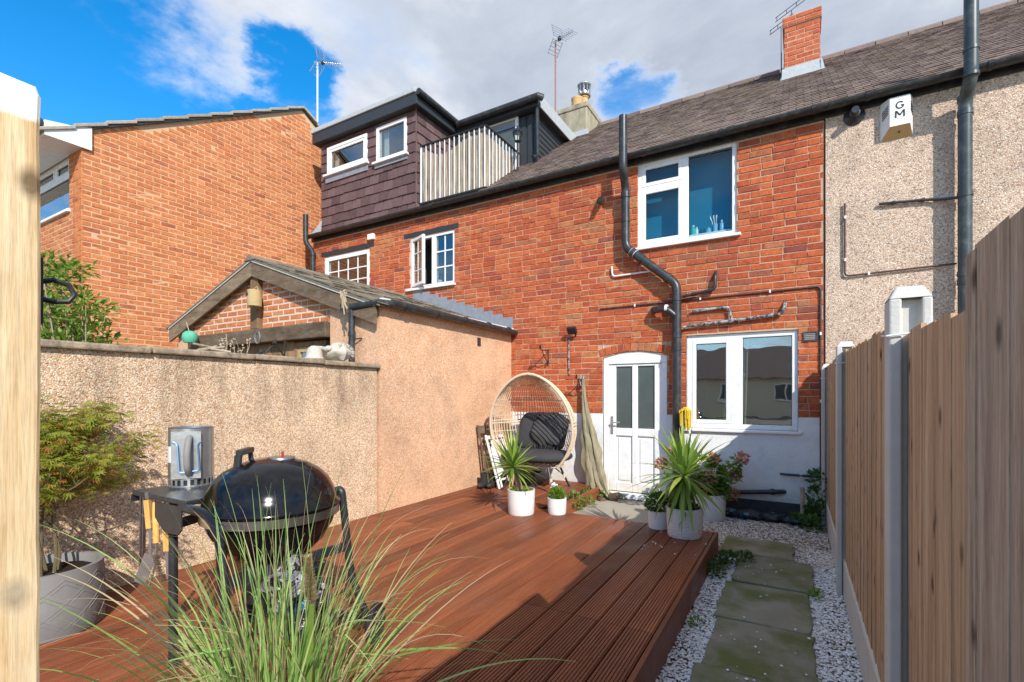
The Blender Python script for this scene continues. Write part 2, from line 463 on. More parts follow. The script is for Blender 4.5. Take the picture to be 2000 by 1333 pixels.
wood('fence_wood_grey', [(.30, (.21, .145, .098)), (.5, (.39, .29, .205)), (.70, (.55, .43, .32))], 22, (1, 1, .045), True, .85, .7, 0, ((.44, .385, .325), 2.0, .6))
wood('post_wood', [(.30, (.46, .27, .11)), (.5, (.62, .43, .225)), (.70, (.72, .56, .34))], 26, (1, 1, .03), True, .7, .6, 0, ((.66, .55, .38), 4.0, .7))
def post_paint():
    m = MATS['post_wood']; nt = m.node_tree; b = nt.nodes['Principled BSDF']
    src = b.inputs['Base Color'].links[0].from_socket
    z = node(nt, 'ShaderNodeSeparateXYZ', Vector=pos(nt)).outputs[2]
    z = math_(nt, 'ADD', z, math_(nt, 'MULTIPLY', noise(nt, pos(nt), 40, 4), .02))
    k = node(nt, 'ShaderNodeMapRange', Value=z); k.inputs['From Min'].default_value = 1.905; k.inputs['From Max'].default_value = 1.915
    nt.links.new(mix(nt, math_(nt, 'MULTIPLY', k.outputs[0], .8), src, (.80, .78, .74)), b.inputs['Base Color'])
post_paint()
wood('oak_weathered', [(.25, (.085, .054, .030)), (.5, (.165, .110, .066)), (.75, (.26, .185, .115))], 12, (.12, .12, .6), False, .85, .7, 0, ((.24, .20, .16), 6, .5), .6)
wood('oak_warm', [(.25, (.17, .09, .04)), (.5, (.26, .15, .07)), (.75, (.34, .21, .11))], 12, (.6, .6, .12), False, .8, .6)
wood('lap_fence', [(.25, (.30, .24, .17)), (.5, (.42, .34, .25)), (.75, (.50, .42, .32))], 9, (.1, .1, 1), False, .85, .5)
wood('handle_wood', [(.25, (.56, .27, .06)), (.5, (.70, .38, .10)), (.75, (.78, .48, .17))], 10, (1, 1, .2), False, .5, .3)
material('bamboo', lambda nt: mix(nt, .7, ramp(nt, rnd(nt), [(0, (.28, .20, .12)), (.3, (.40, .32, .22)), (.6, (.46, .40, .32)), (1, (.24, .18, .12))]), ramp(nt, noise(nt, pos(nt, (1, 1, .25)), 14, 6, .7), [(.35, .55), (.65, 1.25)]), 'MULTIPLY'), .8)
material('concrete', lambda nt: mix(nt, noise(nt, pos(nt), 7, 8, .7), (.46, .44, .40), (.68, .65, .60)), .9, lambda nt: (noise(nt, pos(nt), 90, 6, .7), .4, .005), .2)
material('coping', lambda nt: mix(nt, ramp(nt, noise(nt, pos(nt), 12, 8, .75), [(.4, 0.0), (.65, 1.0)]), (.40, .31, .22), (.15, .12, .085)), .95, lambda nt: (noise(nt, pos(nt), 70, 6, .7), .6, .008), .15)
def slabcol(nt):
    p = pos(nt)
    c = mix(nt, noise(nt, p, 5, 8, .7), (.18, .17, .13), (.35, .335, .265))
    c = mix(nt, .5, c, ramp(nt, rnd(nt), [(0, .75), (1, 1.25)]), 'MULTIPLY')
    c = mix(nt, ramp(nt, noise(nt, p, 2.4, 6, .65), [(.42, 0.0), (.62, .85)]), c, (.115, .135, .035))
    return mix(nt, ramp(nt, noise(nt, p, 60, 4, .7), [(.7, 0.0), (.76, .7)]), c, (.06, .055, .045))
material('stone_slab', slabcol, .9, lambda nt: (noise(nt, pos(nt), 26, 8, .7), .5, .012), .2)
material('concrete_ground', lambda nt: mix(nt, noise(nt, pos(nt), 4, 8, .7), (.26, .23, .18), (.46, .42, .34)), .9, lambda nt: (noise(nt, pos(nt), 60, 6, .7), .4, .006), .2)
material('ground', lambda nt: mix(nt, noise(nt, pos(nt), 6, 7, .7), (.10, .085, .065), (.24, .21, .17)), .95, lambda nt: (noise(nt, pos(nt), 40, 6), .6, .02))
material('pebbles_white', lambda nt: ramp(nt, rnd(nt), [(0, (.66, .64, .60)), (.3, (.80, .79, .77)), (.88, (.88, .87, .86)), (.94, (.50, .42, .33)), (1, (.20, .13, .09))]), .7)
material('pebbles_mixed', lambda nt: ramp(nt, rnd(nt), [(0, (.20, .13, .10)), (.2, (.36, .25, .19)), (.4, (.52, .43, .35)), (.7, (.68, .63, .57)), (1, (.78, .76, .72))]), .75)
material('soil', lambda nt: mix(nt, noise(nt, pos(nt), 60, 6, .7), (.012, .009, .006), (.06, .042, .03)), .95, lambda nt: (noise(nt, pos(nt), 80, 6), 1.0, .02), .1)

# plants
def leaf(name, stops, trans=.35, rough=.45):
    def col(nt):
        b = node(nt, 'ShaderNodeNewGeometry').outputs['Random Per Island']
        return ramp(nt, b, stops)
    material(name, col, rough, None, .4, trans=trans)
leaf('leaf_acer', [(0, (.20, .26, .025)), (.5, (.32, .37, .04)), (.75, (.42, .34, .05)), (1, (.44, .18, .05))], .45)
leaf('leaf_bush', [(0, (.09, .17, .02)), (.5, (.17, .29, .035)), (1, (.30, .42, .06))], .5)
leaf('leaf_bright', [(0, (.10, .20, .015)), (.6, (.20, .36, .03)), (1, (.30, .44, .05))], .45)
leaf('leaf_dark', [(0, (.04, .10, .02)), (.6, (.075, .16, .035)), (1, (.13, .24, .06))], .4)
leaf('leaf_weed', [(0, (.11, .18, .03)), (.6, (.18, .27, .05)), (1, (.32, .34, .10))], .4)
leaf('leaf_sword', [(0, (.13, .25, .04)), (.5, (.22, .37, .06)), (.85, (.36, .48, .09)), (1, (.52, .50, .11))], .4, .4)
leaf('leaf_brown', [(0, (.16, .08, .04)), (1, (.26, .15, .08))], .2)
leaf('grass_green', [(0, (.17, .34, .075)), (.5, (.29, .49, .125)), (.85, (.44, .62, .20)), (1, (.58, .64, .26))], .45, .5)
leaf('grass_straw', [(0, (.52, .40, .22)), (.6, (.62, .50, .30)), (1, (.42, .28, .14))], .4, .6)
leaf('petal_pink', [(0, (.60, .16, .15)), (.5, (.70, .32, .27)), (1, (.78, .52, .44))], .4)
material('bark', lambda nt: mix(nt, noise(nt, pos(nt, (1, 1, .3)), 40, 6, .7), (.16, .11, .06), (.38, .30, .18)), .9, lambda nt: (noise(nt, pos(nt, (1, 1, .3)), 60, 4), .6, .006))
material('bark_dark', lambda nt: mix(nt, noise(nt, pos(nt, (1, 1, .3)), 40, 6, .7), (.07, .05, .025), (.20, .16, .08)), .9)
material('stalk_yellow', (.62, .56, .08), .6)
material('stem_green', (.14, .16, .05), .7)

# glass
def glass(name, ior, tint, rough=0.0, wavy=.0):
    m = bpy.data.materials.new(name); m.use_nodes = True; nt = m.node_tree
    nt.nodes.remove(nt.nodes['Principled BSDF']); out = nt.nodes['Material Output']
    fc = node(nt, 'ShaderNodeLayerWeight', Blend=.5).outputs['Facing']
    fr = node(nt, 'ShaderNodeMath', {'operation': 'MULTIPLY_ADD'}, i0=math_(nt, 'POWER', fc, 3.0), i1=.75, i2=ior)
    t = node(nt, 'ShaderNodeBsdfTransparent', Color=(*tint, 1))
    g = node(nt, 'ShaderNodeBsdfGlossy', Color=(.95, .97, 1, 1), Roughness=rough)
    if wavy:
        bn = node(nt, 'ShaderNodeBump', Height=noise(nt, pos(nt), 2.2, 2), Strength=wavy, Distance=.02)
        nt.links.new(bn.outputs[0], g.inputs['Normal'])
    ms = node(nt, 'ShaderNodeMixShader', Fac=fr.outputs[0])
    nt.links.new(t.outputs[0], ms.inputs[1]); nt.links.new(g.outputs[0], ms.inputs[2]); nt.links.new(ms.outputs[0], out.inputs[0])
    MATS[name] = m
glass('window_glass', .12, (.82, .88, .88), 0, .06)
glass('kitchen_glass', .27, (.80, .86, .86), 0, .08)
glass('lantern_glass', .05, (.8, .85, .85))
material('frosted_glass', lambda nt: mix(nt, noise(nt, pos(nt), 5, 3), (.055, .070, .066), (.10, .12, .112)), .28, lambda nt: (noise(nt, pos(nt), 320, 2), .25, .002), .6)
glass('bath_glass', .035, (.80, .88, .90), .03)
material('reflection_blue', lambda nt: mix(nt, noise(nt, pos(nt), 40, 4, .7), (.006, .15, .25), (.010, .20, .31)), .6)  # blue sky reflection of the bathroom window, put into a colour
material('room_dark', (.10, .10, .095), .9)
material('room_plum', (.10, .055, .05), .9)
material('curtain', (.55, .54, .50), .9)

# things on the deck
material('enamel_black', dirty((.006, .006, .007), (.05, .04, .035), .3, 20), .13, None, .35)
material('steel_band', dirty((.45, .45, .46), (.12, .12, .12), .6, 20), .3, None, metal=1)
material('galvanised', lambda nt: mix(nt, noise(nt, pos(nt), 24, 6, .7), (.36, .36, .36), (.66, .66, .65)), .34, lambda nt: (noise(nt, pos(nt), 30, 3), .1, .01), metal=.85)
material('cart_black', dirty((.022, .024, .026), (.09, .09, .09), .4, 15), .42)
material('rubber', dirty((.016, .016, .016), (.07, .06, .05), .5, 20), .75)
material('pot_white', dirty((.78, .78, .76), (.50, .46, .38), .3, 7), .55, lambda nt: (math_(nt, 'ADD', noise(nt, pos(nt, (1, 1, 2.6)), 26, 2, .5, 1.2), 0.0), 1.0, .016))
material('pot_smooth', dirty((.76, .75, .73), (.50, .46, .40), .3, 8), .5, lambda nt: (noise(nt, pos(nt), 40, 3), .2, .004))
material('pot_grey', dirty((.22, .21, .20), (.14, .13, .12), .5, 7), .75, lambda nt: (noise(nt, pos(nt), 60, 4), .25, .003))
material('rattan', lambda nt: mix(nt, noise(nt, pos(nt), 40, 5, .7), (.54, .40, .26), (.76, .63, .47)), .65)
material('fabric_charcoal', lambda nt: mix(nt, noise(nt, pos(nt), 300, 3, .7), (.030, .030, .032), (.075, .075, .078)), .95, lambda nt: (noise(nt, pos(nt), 22, 5), .6, .012), .15)
def throwcol(nt):
    wv = node(nt, 'ShaderNodeTexWave', {'wave_type': 'BANDS', 'bands_direction': 'DIAGONAL'}, Vector=pos(nt), Scale=8.0, Distortion=1.6, Detail=1.0)
    return ramp(nt, wv.outputs['Fac'], [(.14, (.010, .010, .011)), (.24, (.07, .07, .072))])
material('throw_stripe', throwcol, .95, lambda nt: (noise(nt, pos(nt), 30, 5), .6, .012), .1)
material('waders', lambda nt: mix(nt, noise(nt, pos(nt), 11, 5), (.22, .19, .115), (.34, .30, .195)), .75, lambda nt: (noise(nt, pos(nt), 14, 5), .5, .015), .3)
material('boot_brown', (.12, .08, .05), .6)
material('boot_black', (.02, .02, .021), .6)
material('foil', lambda nt: ramp(nt, noise(nt, pos(nt), 9, 3), [(.38, (.02, .02, .022)), (.5, (.30, .30, .31)), (.6, (.10, .02, .05)), (.68, (.04, .12, .13))], 'CONSTANT'), .25, lambda nt: (noise(nt, pos(nt), 26, 4), 1.0, .03), metal=.2)
material('mop_yellow', dirty((.72, .50, .03), (.40, .22, .02), .5, 30), .9, lambda nt: (noise(nt, pos(nt), 120, 3), 1.0, .01))
material('red_plastic', (.45, .04, .04), .4)
material('green_ball', dirty((.10, .42, .28), (.05, .18, .12), .6, 18), .75)
material('rope', dirty((.42, .33, .22), (.20, .15, .09), .6, 40), .95)
material('bird_box', dirty((.46, .33, .16), (.26, .17, .08), .5, 20), .85)
material('ceramic_white', dirty((.50, .46, .39), (.26, .22, .17), .6, 16), .8, lambda nt: (noise(nt, pos(nt), 50, 5), .6, .01))
material('terracotta_pot', dirty((.58, .36, .16), (.30, .18, .08), .5, 14), .8)
material('chimney_render', lambda nt: mix(nt, ramp(nt, noise(nt, pos(nt, (1, 1, .4)), 5, 7, .7), [(.4, 0.0), (.7, 1.0)]), (.40, .35, .25), (.16, .145, .09)), .95, lambda nt: (noise(nt, pos(nt), 40, 6), .6, .01))
material('alarm_white', dirty((.82, .82, .80), (.50, .46, .38), .4, 16), .45)
material('alarm_ink', (.02, .02, .02), .6)
material('alarm_amber', (.55, .35, .16), .5)
material('green_bottle', (.04, .50, .42), .25)
material('blue_plastic', (.25, .50, .68), .3)
material('wire_blue', (.22, .38, .62), .3, None, .5, .6)
material('render_far', (.66, .58, .44), .9)
material('black_board', lambda nt: mix(nt, noise(nt, pos(nt, (1, 1, 6)), 12, 5), (.012, .015, .018), (.045, .05, .055)), .55)
material('plastic_bag', lambda nt: ramp(nt, noise(nt, pos(nt), 14, 4), [(.45, (.012, .013, .016)), (.62, (.02, .05, .08)), (.70, (.05, .35, .50)), (.76, (.35, .37, .40))]), .22, lambda nt: (noise(nt, pos(nt), 18, 4), .8, .03))
# ------------------------------------------------------------------ bricks and pieces
RNG = random.Random(7)
def brick_shape(seed, inx=.022, inz=.075, iny=.28):
    """unit brick, front face at y=-.5, edges worn; 18 triangles"""
    r = random.Random(seed)
    j = lambda a: r.uniform(-a, a)
    vs = []
    for y, ix, iz, jx, jz in ((.5, 0, 0, 0, 0), (-.5+iny, 0, 0, .006, .03), (-.5, inx, inz, .008, .03)):
        for sx, sz in ((-1,-1), (1,-1), (1,1), (-1,1)):
            vs.append((sx*(.5-ix)+j(jx), y+(j(.12) if y == -.5 else 0), sz*(.5-iz)+j(jz)))
    fs = []
    for a in (0, 4):
        for k in range(4):
            fs.append((a+k, a+(k+1) % 4, a+4+(k+1) % 4, a+4+k))
    fs.append((8, 9, 10, 11))
    return np.array(vs), fs
SHAPES = [brick_shape(s) for s in range(10)]
def piece_meshes(name, mt, shapes):
    out = []
    for vs, fs in shapes:
        me = bpy.data.meshes.new(name); me.from_pydata(vs.tolist(), [], fs); me.materials.append(MATS[mt]); out.append(me)
    return out
def courses(x0, x1, z0, z1, L, H, joint, holes=(), headers=.12, inside=None, seed=1):
    """bricks of a wall in (s,z): list of (s0,s1,zc,height)"""
    r = random.Random(seed); out = []
    rows = int((z1-z0)/H)
    for i in range(rows+1):
        zc = z0 + (i+.5)*H
        if zc + H/2 > z1 + .01: break
        cuts = sorted((a, b) for a, b, c, d in holes if c < zc < d)
        spans = []; cur = x0
        for a, b in cuts:
            if a > cur: spans.append((cur, a))
            cur = max(cur, b)
        if cur < x1: spans.append((cur, x1))
        for a, b in spans:
            s = math.floor(a/L)*L + (0 if i % 2 else -L/2) + r.uniform(-.012, .012) * (headers > 0)
            while s < b:
                l = L/2 if (headers and r.random() < headers) else L
                p, q = max(s+joint/2, a+(.003 if s < a else 0)), min(s+l-joint/2, b)
                if q - p > .022 and (inside is None or (inside(p, zc) and inside(q, zc))): out.append((p, q, zc, H-joint))
                s += l
    return out
def lay(parent, items, frame, rot, mt, depth, limit=300, name='brick', shapes=SHAPES, seed=3, tilt=0):
    """items (s0,s1,zc,h) -> the largest in view as pieces, the rest joined"""
    r = random.Random(seed); meshes = piece_meshes(name, mt, shapes)
    R = Matrix.Rotation(rot, 3, 'Z')
    def size(it):
        p = frame((it[0]+it[1])/2, it[2], 0); d = (Vector(p)-Vector((0,0,CAMZ))).length
        f = ray(1000, 772).dot(Vector(p)-Vector((0,0,CAMZ)))
        u = (Vector(p).x*math.cos(YAW)+Vector(p).y*math.sin(YAW))/max(f, .1)
        vis = 1 if f > 0 and abs(u) < 1.1 else .02
        return -vis*(it[1]-it[0])*it[3]/d**2
    items = sorted(items, key=size)
    rest = MB()
    for k, (a, b, zc, h) in enumerate(items):
        v = r.randrange(len(meshes)); out = r.uniform(-.0025, .0035)
        c = Vector(frame((a+b)/2, zc, out)); sc = (b-a, depth, h*r.uniform(.965, 1.01)); rz = rot
        ty = r.uniform(-1, 1)*.006
        if k < limit:
            inst(name, meshes[v], parent, c, sc, (0, ty, rz))
        else:
            vs, fs = shapes[v]
            RR = (Matrix.Rotation(rz, 3, 'Z') @ Matrix.Rotation(ty, 3, 'Y'))
            rest.add([c + RR @ Vector((p[0]*sc[0], p[1]*sc[1], p[2]*sc[2])) for p in vs], fs)
    if rest.v: obj(name + '_field', rest, mt, parent, kind='stuff')

def wall_sheet(mb, s0, s1, z0, z1, holes, frame, reveal):
    """wall face with openings; frame(s,z,out) -> point, out>0 towards the viewer"""
    S = sorted({s0, s1, *[h[0] for h in holes], *[h[1] for h in holes]}); S = [s for s in S if s0 <= s <= s1]
    Z = sorted({z0, z1, *[h[2] for h in holes], *[h[3] for h in holes]}); Z = [z for z in Z if z0 <= z <= z1]
    for a, b in zip(S, S[1:]):
        for c, d in zip(Z, Z[1:]):
            m, n = (a+b)/2, (c+d)/2
            if any(h[0] < m < h[1] and h[2] < n < h[3] for h in holes): continue
            mb.add([frame(a, c, 0), frame(b, c, 0), frame(b, d, 0), frame(a, d, 0)], [(0,1,2,3)])
    for a, b, c, d in holes:
        ring = [(a, c), (b, c), (b, d), (a, d)]
        for (p, q), (p2, q2) in zip(ring, ring[1:]+ring[:1]):
            mb.add([frame(p, q, 0), frame(p, q, -reveal), frame(p2, q2, -reveal), frame(p2, q2, 0)], [(0,1,2,3)])

# ------------------------------------------------------------------ ground
mb = MB().add([(-70,-70,-.02), (70,-70,-.02), (70,70,-.02), (-70,70,-.02)], [(0,1,2,3)])
struct(obj('ground', mb, 'ground'))

# ------------------------------------------------------------------ the terrace: facade in the plane Y = 6.5
FY = 6.5
EAVE_Y, EAVE_Z = 6.40, 4.63
RIDGE_Y, RIDGE_Z = 10.0, 7.24
SL = (RIDGE_Z-EAVE_Z)/(RIDGE_Y-EAVE_Y)
PARTY = .285
MIDX = -4.02
def fac(s, z, out): return (s, FY - out, z)
def fpx(u, v, y=FY): p = at(u, v, Y=y); return p.x, p.z
H_, L_ = .0793, .2405

def roof_plane(parent, x0, x1, tile_mt, limit, back=True, skip=None, seed=5):
    """covered slope with individual tiles, plus the plain far slope"""
    mb = MB()
    y0 = EAVE_Y - .02
    f = lambda y: EAVE_Z + (y-EAVE_Y)*SL
    mb.add([(x0,y0,f(y0)-.03), (x1,y0,f(y0)-.03), (x1,RIDGE_Y,RIDGE_Z-.03), (x0,RIDGE_Y,RIDGE_Z-.03), (x1,13.6,EAVE_Z-.03), (x0,13.6,EAVE_Z-.03)], [(0,1,2,3), (3,2,4,5)])
    roof = obj('roof', mb, tile_mt, parent)
    r = random.Random(seed)
    W, E = .165, .118
    n = Vector((0, -SL, 1)).normalized(); d = Vector((0, 1, SL)).normalized()
    unit = []
    for s in range(4):
        rr = random.Random(s+40)
        vs = [(sx*.485, sy*.5 if sy > 0 else -.5, 0 if sz < 0 else 1) for sz in (-1, 1) for sx, sy in ((-1,-1),(1,-1),(1,1),(-1,1))]
        vs = [(x+rr.uniform(-.012,.012), y+(rr.uniform(-.05,.04) if y < 0 else 0), z) for x, y, z in vs]
        unit.append((np.array(vs), [(4,5,6,7),(0,1,5,4),(1,2,6,5),(3,0,4,7)]))
    items = []
    Lr = math.hypot(RIDGE_Y-y0, RIDGE_Z-f(y0))
    for i in range(int(Lr/E)+1):
        s = math.floor(x0/W)*W - (W/2 if i % 2 else 0)
        while s+W < x0: s += W
        while s < x1:
            a, b = s+.0005, s+W-.0005
            if not (x0 <= (a+b)/2 < x1): s += W; continue
            c = Vector(((a+b)/2, y0, f(y0))) + d*(i*E + E*.75)
            s += W
            if b-a < .012 or (skip and skip(c)): continue
            if i*E + E*1.4 > Lr: c = c - d*(i*E+E*1.4-Lr)
            items.append((c, b-a))
    me = []
    for vs, fs in unit:
        m_ = bpy.data.meshes.new('roof_tile'); m_.from_pydata(vs.tolist(), [], fs); m_.materials.append(MATS[tile_mt]); me.append(m_)
    def vis(c):
        p = c - Vector((0,0,CAMZ)); fw = -math.sin(YAW)*p.x + math.cos(YAW)*p.y
        u = (p.x*math.cos(YAW)+p.y*math.sin(YAW))/fw
        return (p.length if abs(u) < 1.06 else 100)
    items.sort(key=lambda it: vis(it[0]))
    base = Matrix((( 1,0,0), (0,d.y,n.y), (0,d.z,n.z))).to_4x4()
    rest = MB()
    for k, (c, wd) in enumerate(items):
        v = r.randrange(4); tl = -.085 + r.uniform(-.015, .015); thick = .017
        Rm = base @ Matrix.Rotation(tl, 4, 'X') @ Matrix.Rotation(r.uniform(-.012, .012), 4, 'Z')
        sc = (wd, E*1.5, thick); c2 = c + n*(.004 + r.uniform(0, .004))
        if k < limit:
            inst('roof_tile', me[v], roof, c2, sc, Rm.to_euler())
        else:
            R3 = Rm.to_3x3()
            rest.add([c2 + R3 @ Vector((p[0]*sc[0], p[1]*sc[1], p[2]*sc[2])) for p in unit[v][0]], unit[v][1])
    if rest.v: obj('roof_tile_field', rest, tile_mt, roof, kind='stuff')
    s = x0
    k = 0
    rm = None
    while s < x1 - .05:
        e = min(s+.42, x1)
        m2 = MB().prism([(-.13, -.10), (-.11, -.02), (-.05, .035), (0, .05), (.05, .035), (.11, -.02), (.13, -.10)], e-s-.012,
                   lambda a, b, t, s=s: (s+t, RIDGE_Y+a, RIDGE_Z+b+.02))
        obj('ridge_tile', m2, tile_mt, roof)
        s = e
    return roof

def gutter(parent, x0, x1, y, z, r=.058, fascia=True):
    prof = [(r*math.cos(a), r*math.sin(a)) for a in [math.pi + math.pi*i/8 for i in range(9)]]
    ring = prof + [(p[0]*.84, p[1]*.84) for p in prof[::-1]]
    mb = MB().prism(ring, x1-x0, lambda a, b, t: (x0+t, y+a, z+b))
    g = obj('gutter', mb, 'black_plastic', parent, smooth=True)
    s = x0 + .35
    while s < x1:
        b = MB().prism([(p[0]*1.13, p[1]*1.13) for p in prof] + [(p[0]*1.0, p[1]*1.0) for p in prof[::-1]], .04, lambda a, c, t, s=s: (s+t, y+a, z+c+.001))
        obj('gutter_bracket', b, 'black_plastic', g)
        s += .95
    if fascia:
        obj('fascia', MB().box((x0, FY-.035, z-.09), (x1, FY-.004, z+.03)), 'black_plastic', parent)
    return g

def frame_ring(mb, x0, x1, z0, z1, w, y0, y1):
    """four mitred bars of a window frame between planes y0 (front) and y1"""
    mb.box((x0, y0, z0), (x0+w, y1, z1)); mb.box((x1-w, y0, z0), (x1, y1, z1))
    mb.box((x0+w, y0, z0), (x1-w, y1, z0+w)); mb.box((x0+w, y0, z1-w), (x1-w, y1, z1))
def casement(win, x0, x1, z0, z1, y, opening=True, fw=.05, bars=(0, 0), gl='window_glass', pane_name='pane'):
    """a light of a window: sash (if it opens), glazing bars and its pane"""
    if opening:
        m = MB(); frame_ring(m, x0, x1, z0, z1, fw, y-.022, y+.03)
        obj('sash', m, 'upvc', win, auto=.006)
        x0 += fw; x1 -= fw; z0 += fw; z1 -= fw
    obj(pane_name, MB().box((x0-.004, y+.006, z0-.004), (x1+.004, y+.010, z1+.004)), gl, win)
    g = MB(); frame_ring(g, x0-.002, x1+.002, z0-.002, z1+.002, .008, y-.002, y+.005)
    obj('gasket', g, 'black_plastic', win)
    if bars[0] or bars[1]:
        m = MB()
        for i in range(1, bars[0]): m.box((x0+(x1-x0)*i/bars[0]-.010, y-.002, z0), (x0+(x1-x0)*i/bars[0]+.010, y+.0055, z1))
        for i in range(1, bars[1]): m.box((x0, y-.0035, z0+(z1-z0)*i/bars[1]-.010), (x1, y+.0045, z0+(z1-z0)*i/bars[1]+.010))
        obj('glazing_bar', m, 'upvc', win)
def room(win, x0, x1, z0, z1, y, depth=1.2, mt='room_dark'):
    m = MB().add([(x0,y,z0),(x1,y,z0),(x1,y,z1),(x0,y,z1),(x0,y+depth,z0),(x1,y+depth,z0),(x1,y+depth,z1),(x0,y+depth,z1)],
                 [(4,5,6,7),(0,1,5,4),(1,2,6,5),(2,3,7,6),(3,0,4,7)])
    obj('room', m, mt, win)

# ---- our house
house = thing('brick_house', 'old red brick cottage with white back door and two white windows', 'house', (-1.9, FY, 0))
dx0, dz1 = fpx(1178, 697); dx1, _ = fpx(1303, 690); DZ0 = .12
kx0, kz1 = fpx(1341, 657); kx1, kz1b = fpx(1559, 643); _, kz0 = fpx(1335, 836)
kz1 = (kz1+kz1b)/2
ux0, ub = fpx(1245, 487); ux1, _ = fpx(1439, 456); _, ut = fpx(1246, 322); ub = (ub + fpx(1439, 456)[1])/2; ut = (ut + fpx(1438, 271)[1])/2
BAND = 1.19
# (x0, x1, z0, z1)
HD = (dx0, dx1, 0, dz1+.06); HK = (kx0, kx1, kz0, kz1); HU = (ux0, ux1, ub, ut)
ARCH = (dx0-.05, dx1+.05, dz1-.02, dz1+.16)
m = MB(); wall_sheet(m, MIDX, PARTY-.012, 0, EAVE_Z-.02, [HD, HK, HU], lambda s, z, o: fac(s, z, o+.001), .22)
wall = obj('wall', m, 'mortar_old', house)
n1x0, n1z1 = fpx(801, 466); n1x1, _ = fpx(888, 449); n1z0 = (fpx(888, 553)[1]+fpx(801, 566)[1])/2; n1z1 = (n1z1+fpx(888, 448)[1])/2
n2x0, n2z1 = fpx(634, 502); n2x1, _ = fpx(722, 486); n2z1 = (n2z1+fpx(722, 486)[1])/2; n2z0 = fpx(722, 560)[1]-.12
LX = -8.47
HN1 = (n1x0, n1x1, n1z0, n1z1); HN2 = (n2x0, n2x1, n2z0, n2z1)
lin1 = (fpx(789, 460)[0], fpx(896, 440)[0], n1z1, n1z1+.10); lin2 = (fpx(628, 500)[0], fpx(731, 480)[0], n2z1, n2z1+.095)
ALLB = courses(LX, PARTY-.02, BAND+.005, EAVE_Z-.05, L_, H_, .0068, [HD, HK, HU, ARCH, HN1, HN2, lin1, lin2], .16, None, 11)
items = [i for i in ALLB if (i[0]+i[1])/2 >= MIDX]
lay(wall, items, lambda s, z, o: fac(s, z, o-.0055), 0, 'brick_old', .026)
# brick arch over the door
acx = (dx0+dx1)/2; rA = 1.55; za = dz1+.058-rA
for i in range(11):
    a = (i-5)*.0565
    c = (acx+math.sin(a)*(rA+.055), FY+.004, za+math.cos(a)*(rA+.055))
    inst('arch_brick', piece_meshes('arch_brick', 'brick_old', [SHAPES[i % 10]])[0], wall, c, (.078, .03, .115), (0, a, 0))
# white rendered band and black plinth
m = MB(); wall_sheet(m, -3.80, PARTY-.012, .2, BAND, [(dx0, dx1, .1, 2.2), (kx0, kx1, kz0, kz1)], lambda s, z, o: fac(s, z, o+.012), .03)
m.add([(-3.8, FY-.012, BAND), (dx0, FY-.012, BAND), (dx0, FY+.003, BAND), (-3.8, FY+.003, BAND)], [(0,1,2,3)])
m.add([(kx1, FY-.012, BAND), (PARTY-.012, FY-.012, BAND), (PARTY-.012, FY+.003, BAND), (kx1, FY+.003, BAND)], [(0,1,2,3)])
m.add([(dx1, FY-.012, BAND), (kx0, FY-.012, BAND), (kx0, FY+.003, BAND), (dx1, FY+.003, BAND)], [(0,1,2,3)])
obj('render_band', m, 'white_render', house)
obj('plinth', MB().box((dx1, FY-.03, -.02), (PARTY-.012, FY-.004, .2)), 'black_bitumen', house)
# door
m = MB(); fy = FY+.045
m.box((dx0, fy-.03, DZ0), (dx0+.075, fy+.05, dz1-.1105)); m.box((dx1-.075, fy-.03, DZ0), (dx1, fy+.05, dz1-.1105))
na = 14
arch = [(dx0+(dx1-dx0)*i/na, dz1-.02+.075*math.sin(math.pi*i/na)) for i in range(na+1)]
m.prism([(dx1, dz1-.11), (dx0, dz1-.11)][::-1] + arch[::-1], .08, lambda a, b, t: (a, fy-.03+t, b))
for sx in (0, 1):
    hp = arch[:8] if sx == 0 else arch[7:]
    cxp = (dx0-.002, dz1+.062) if sx == 0 else (dx1+.002, dz1+.062)
    poly = ([(dx0-.002, hp[0][1])] + hp + [(hp[-1][0], dz1+.062), cxp]) if sx == 0 else (hp + [(dx1+.002, hp[-1][1]), cxp, (hp[0][0], dz1+.062)])
    obj('spandrel', MB().prism(poly, .06, lambda a, b, t: (a, FY+.001+t, b)), 'mortar_old', wall)
dframe = obj('door_frame', m, 'upvc', house, auto=.006)
obj('threshold', MB().box((dx0-.01, FY-.05, .045), (dx1+.01, fy+.05, DZ0-.002)), 'white_paint', dframe, auto=.008)
lx0, lx1, lz0, lz1 = dx0+.077, dx1-.077, DZ0+.01, dz1-.115
_, pz0 = fpx(1218, 837); _, pz1 = fpx(1218, 716); _, qz1 = fpx(1218, 852); _, qz0 = fpx(1218, 944)
mid = (lx0+lx1)/2; st = .095
m = MB(); y0, y1 = fy-.012, fy+.045
m.box((lx0, y0, lz0), (lx0+st, y1, lz1)); m.box((lx1-st, y0, lz0), (lx1, y1, lz1)); m.box((mid-.038, y0, lz0), (mid+.038, y1, lz1))
for a, b in ((lx0+st, mid-.038), (mid+.038, lx1-st)):
    m.box((a, y0, lz0), (b, y1, qz0)); m.box((a, y0, qz1), (b, y1, pz0)); m.box((a, y0, pz1), (b, y1, lz1))
door = obj('door', m, 'upvc', house, auto=.007)
for a, b in ((lx0+st, mid-.038), (mid+.038, lx1-st)):
    obj('pane', MB().box((a-.005, fy+.010, pz0-.005), (b+.005, fy+.016, pz1+.005)), 'frosted_glass', door)
    m = MB().box((a-.003, fy+.014, qz0-.003), (b+.003, fy+.03, qz1+.003))
    m.prism([(a+.03, qz0+.03), (b-.03, qz0+.03), (b-.03, qz1-.03), (a+.03, qz1-.03)], .012, lambda s, t, d: (s, fy+.014-d, t))
    obj('panel', m, 'upvc', door, auto=.006)
hx = lx0+.045; hz = fpx(1193, 826)[1]
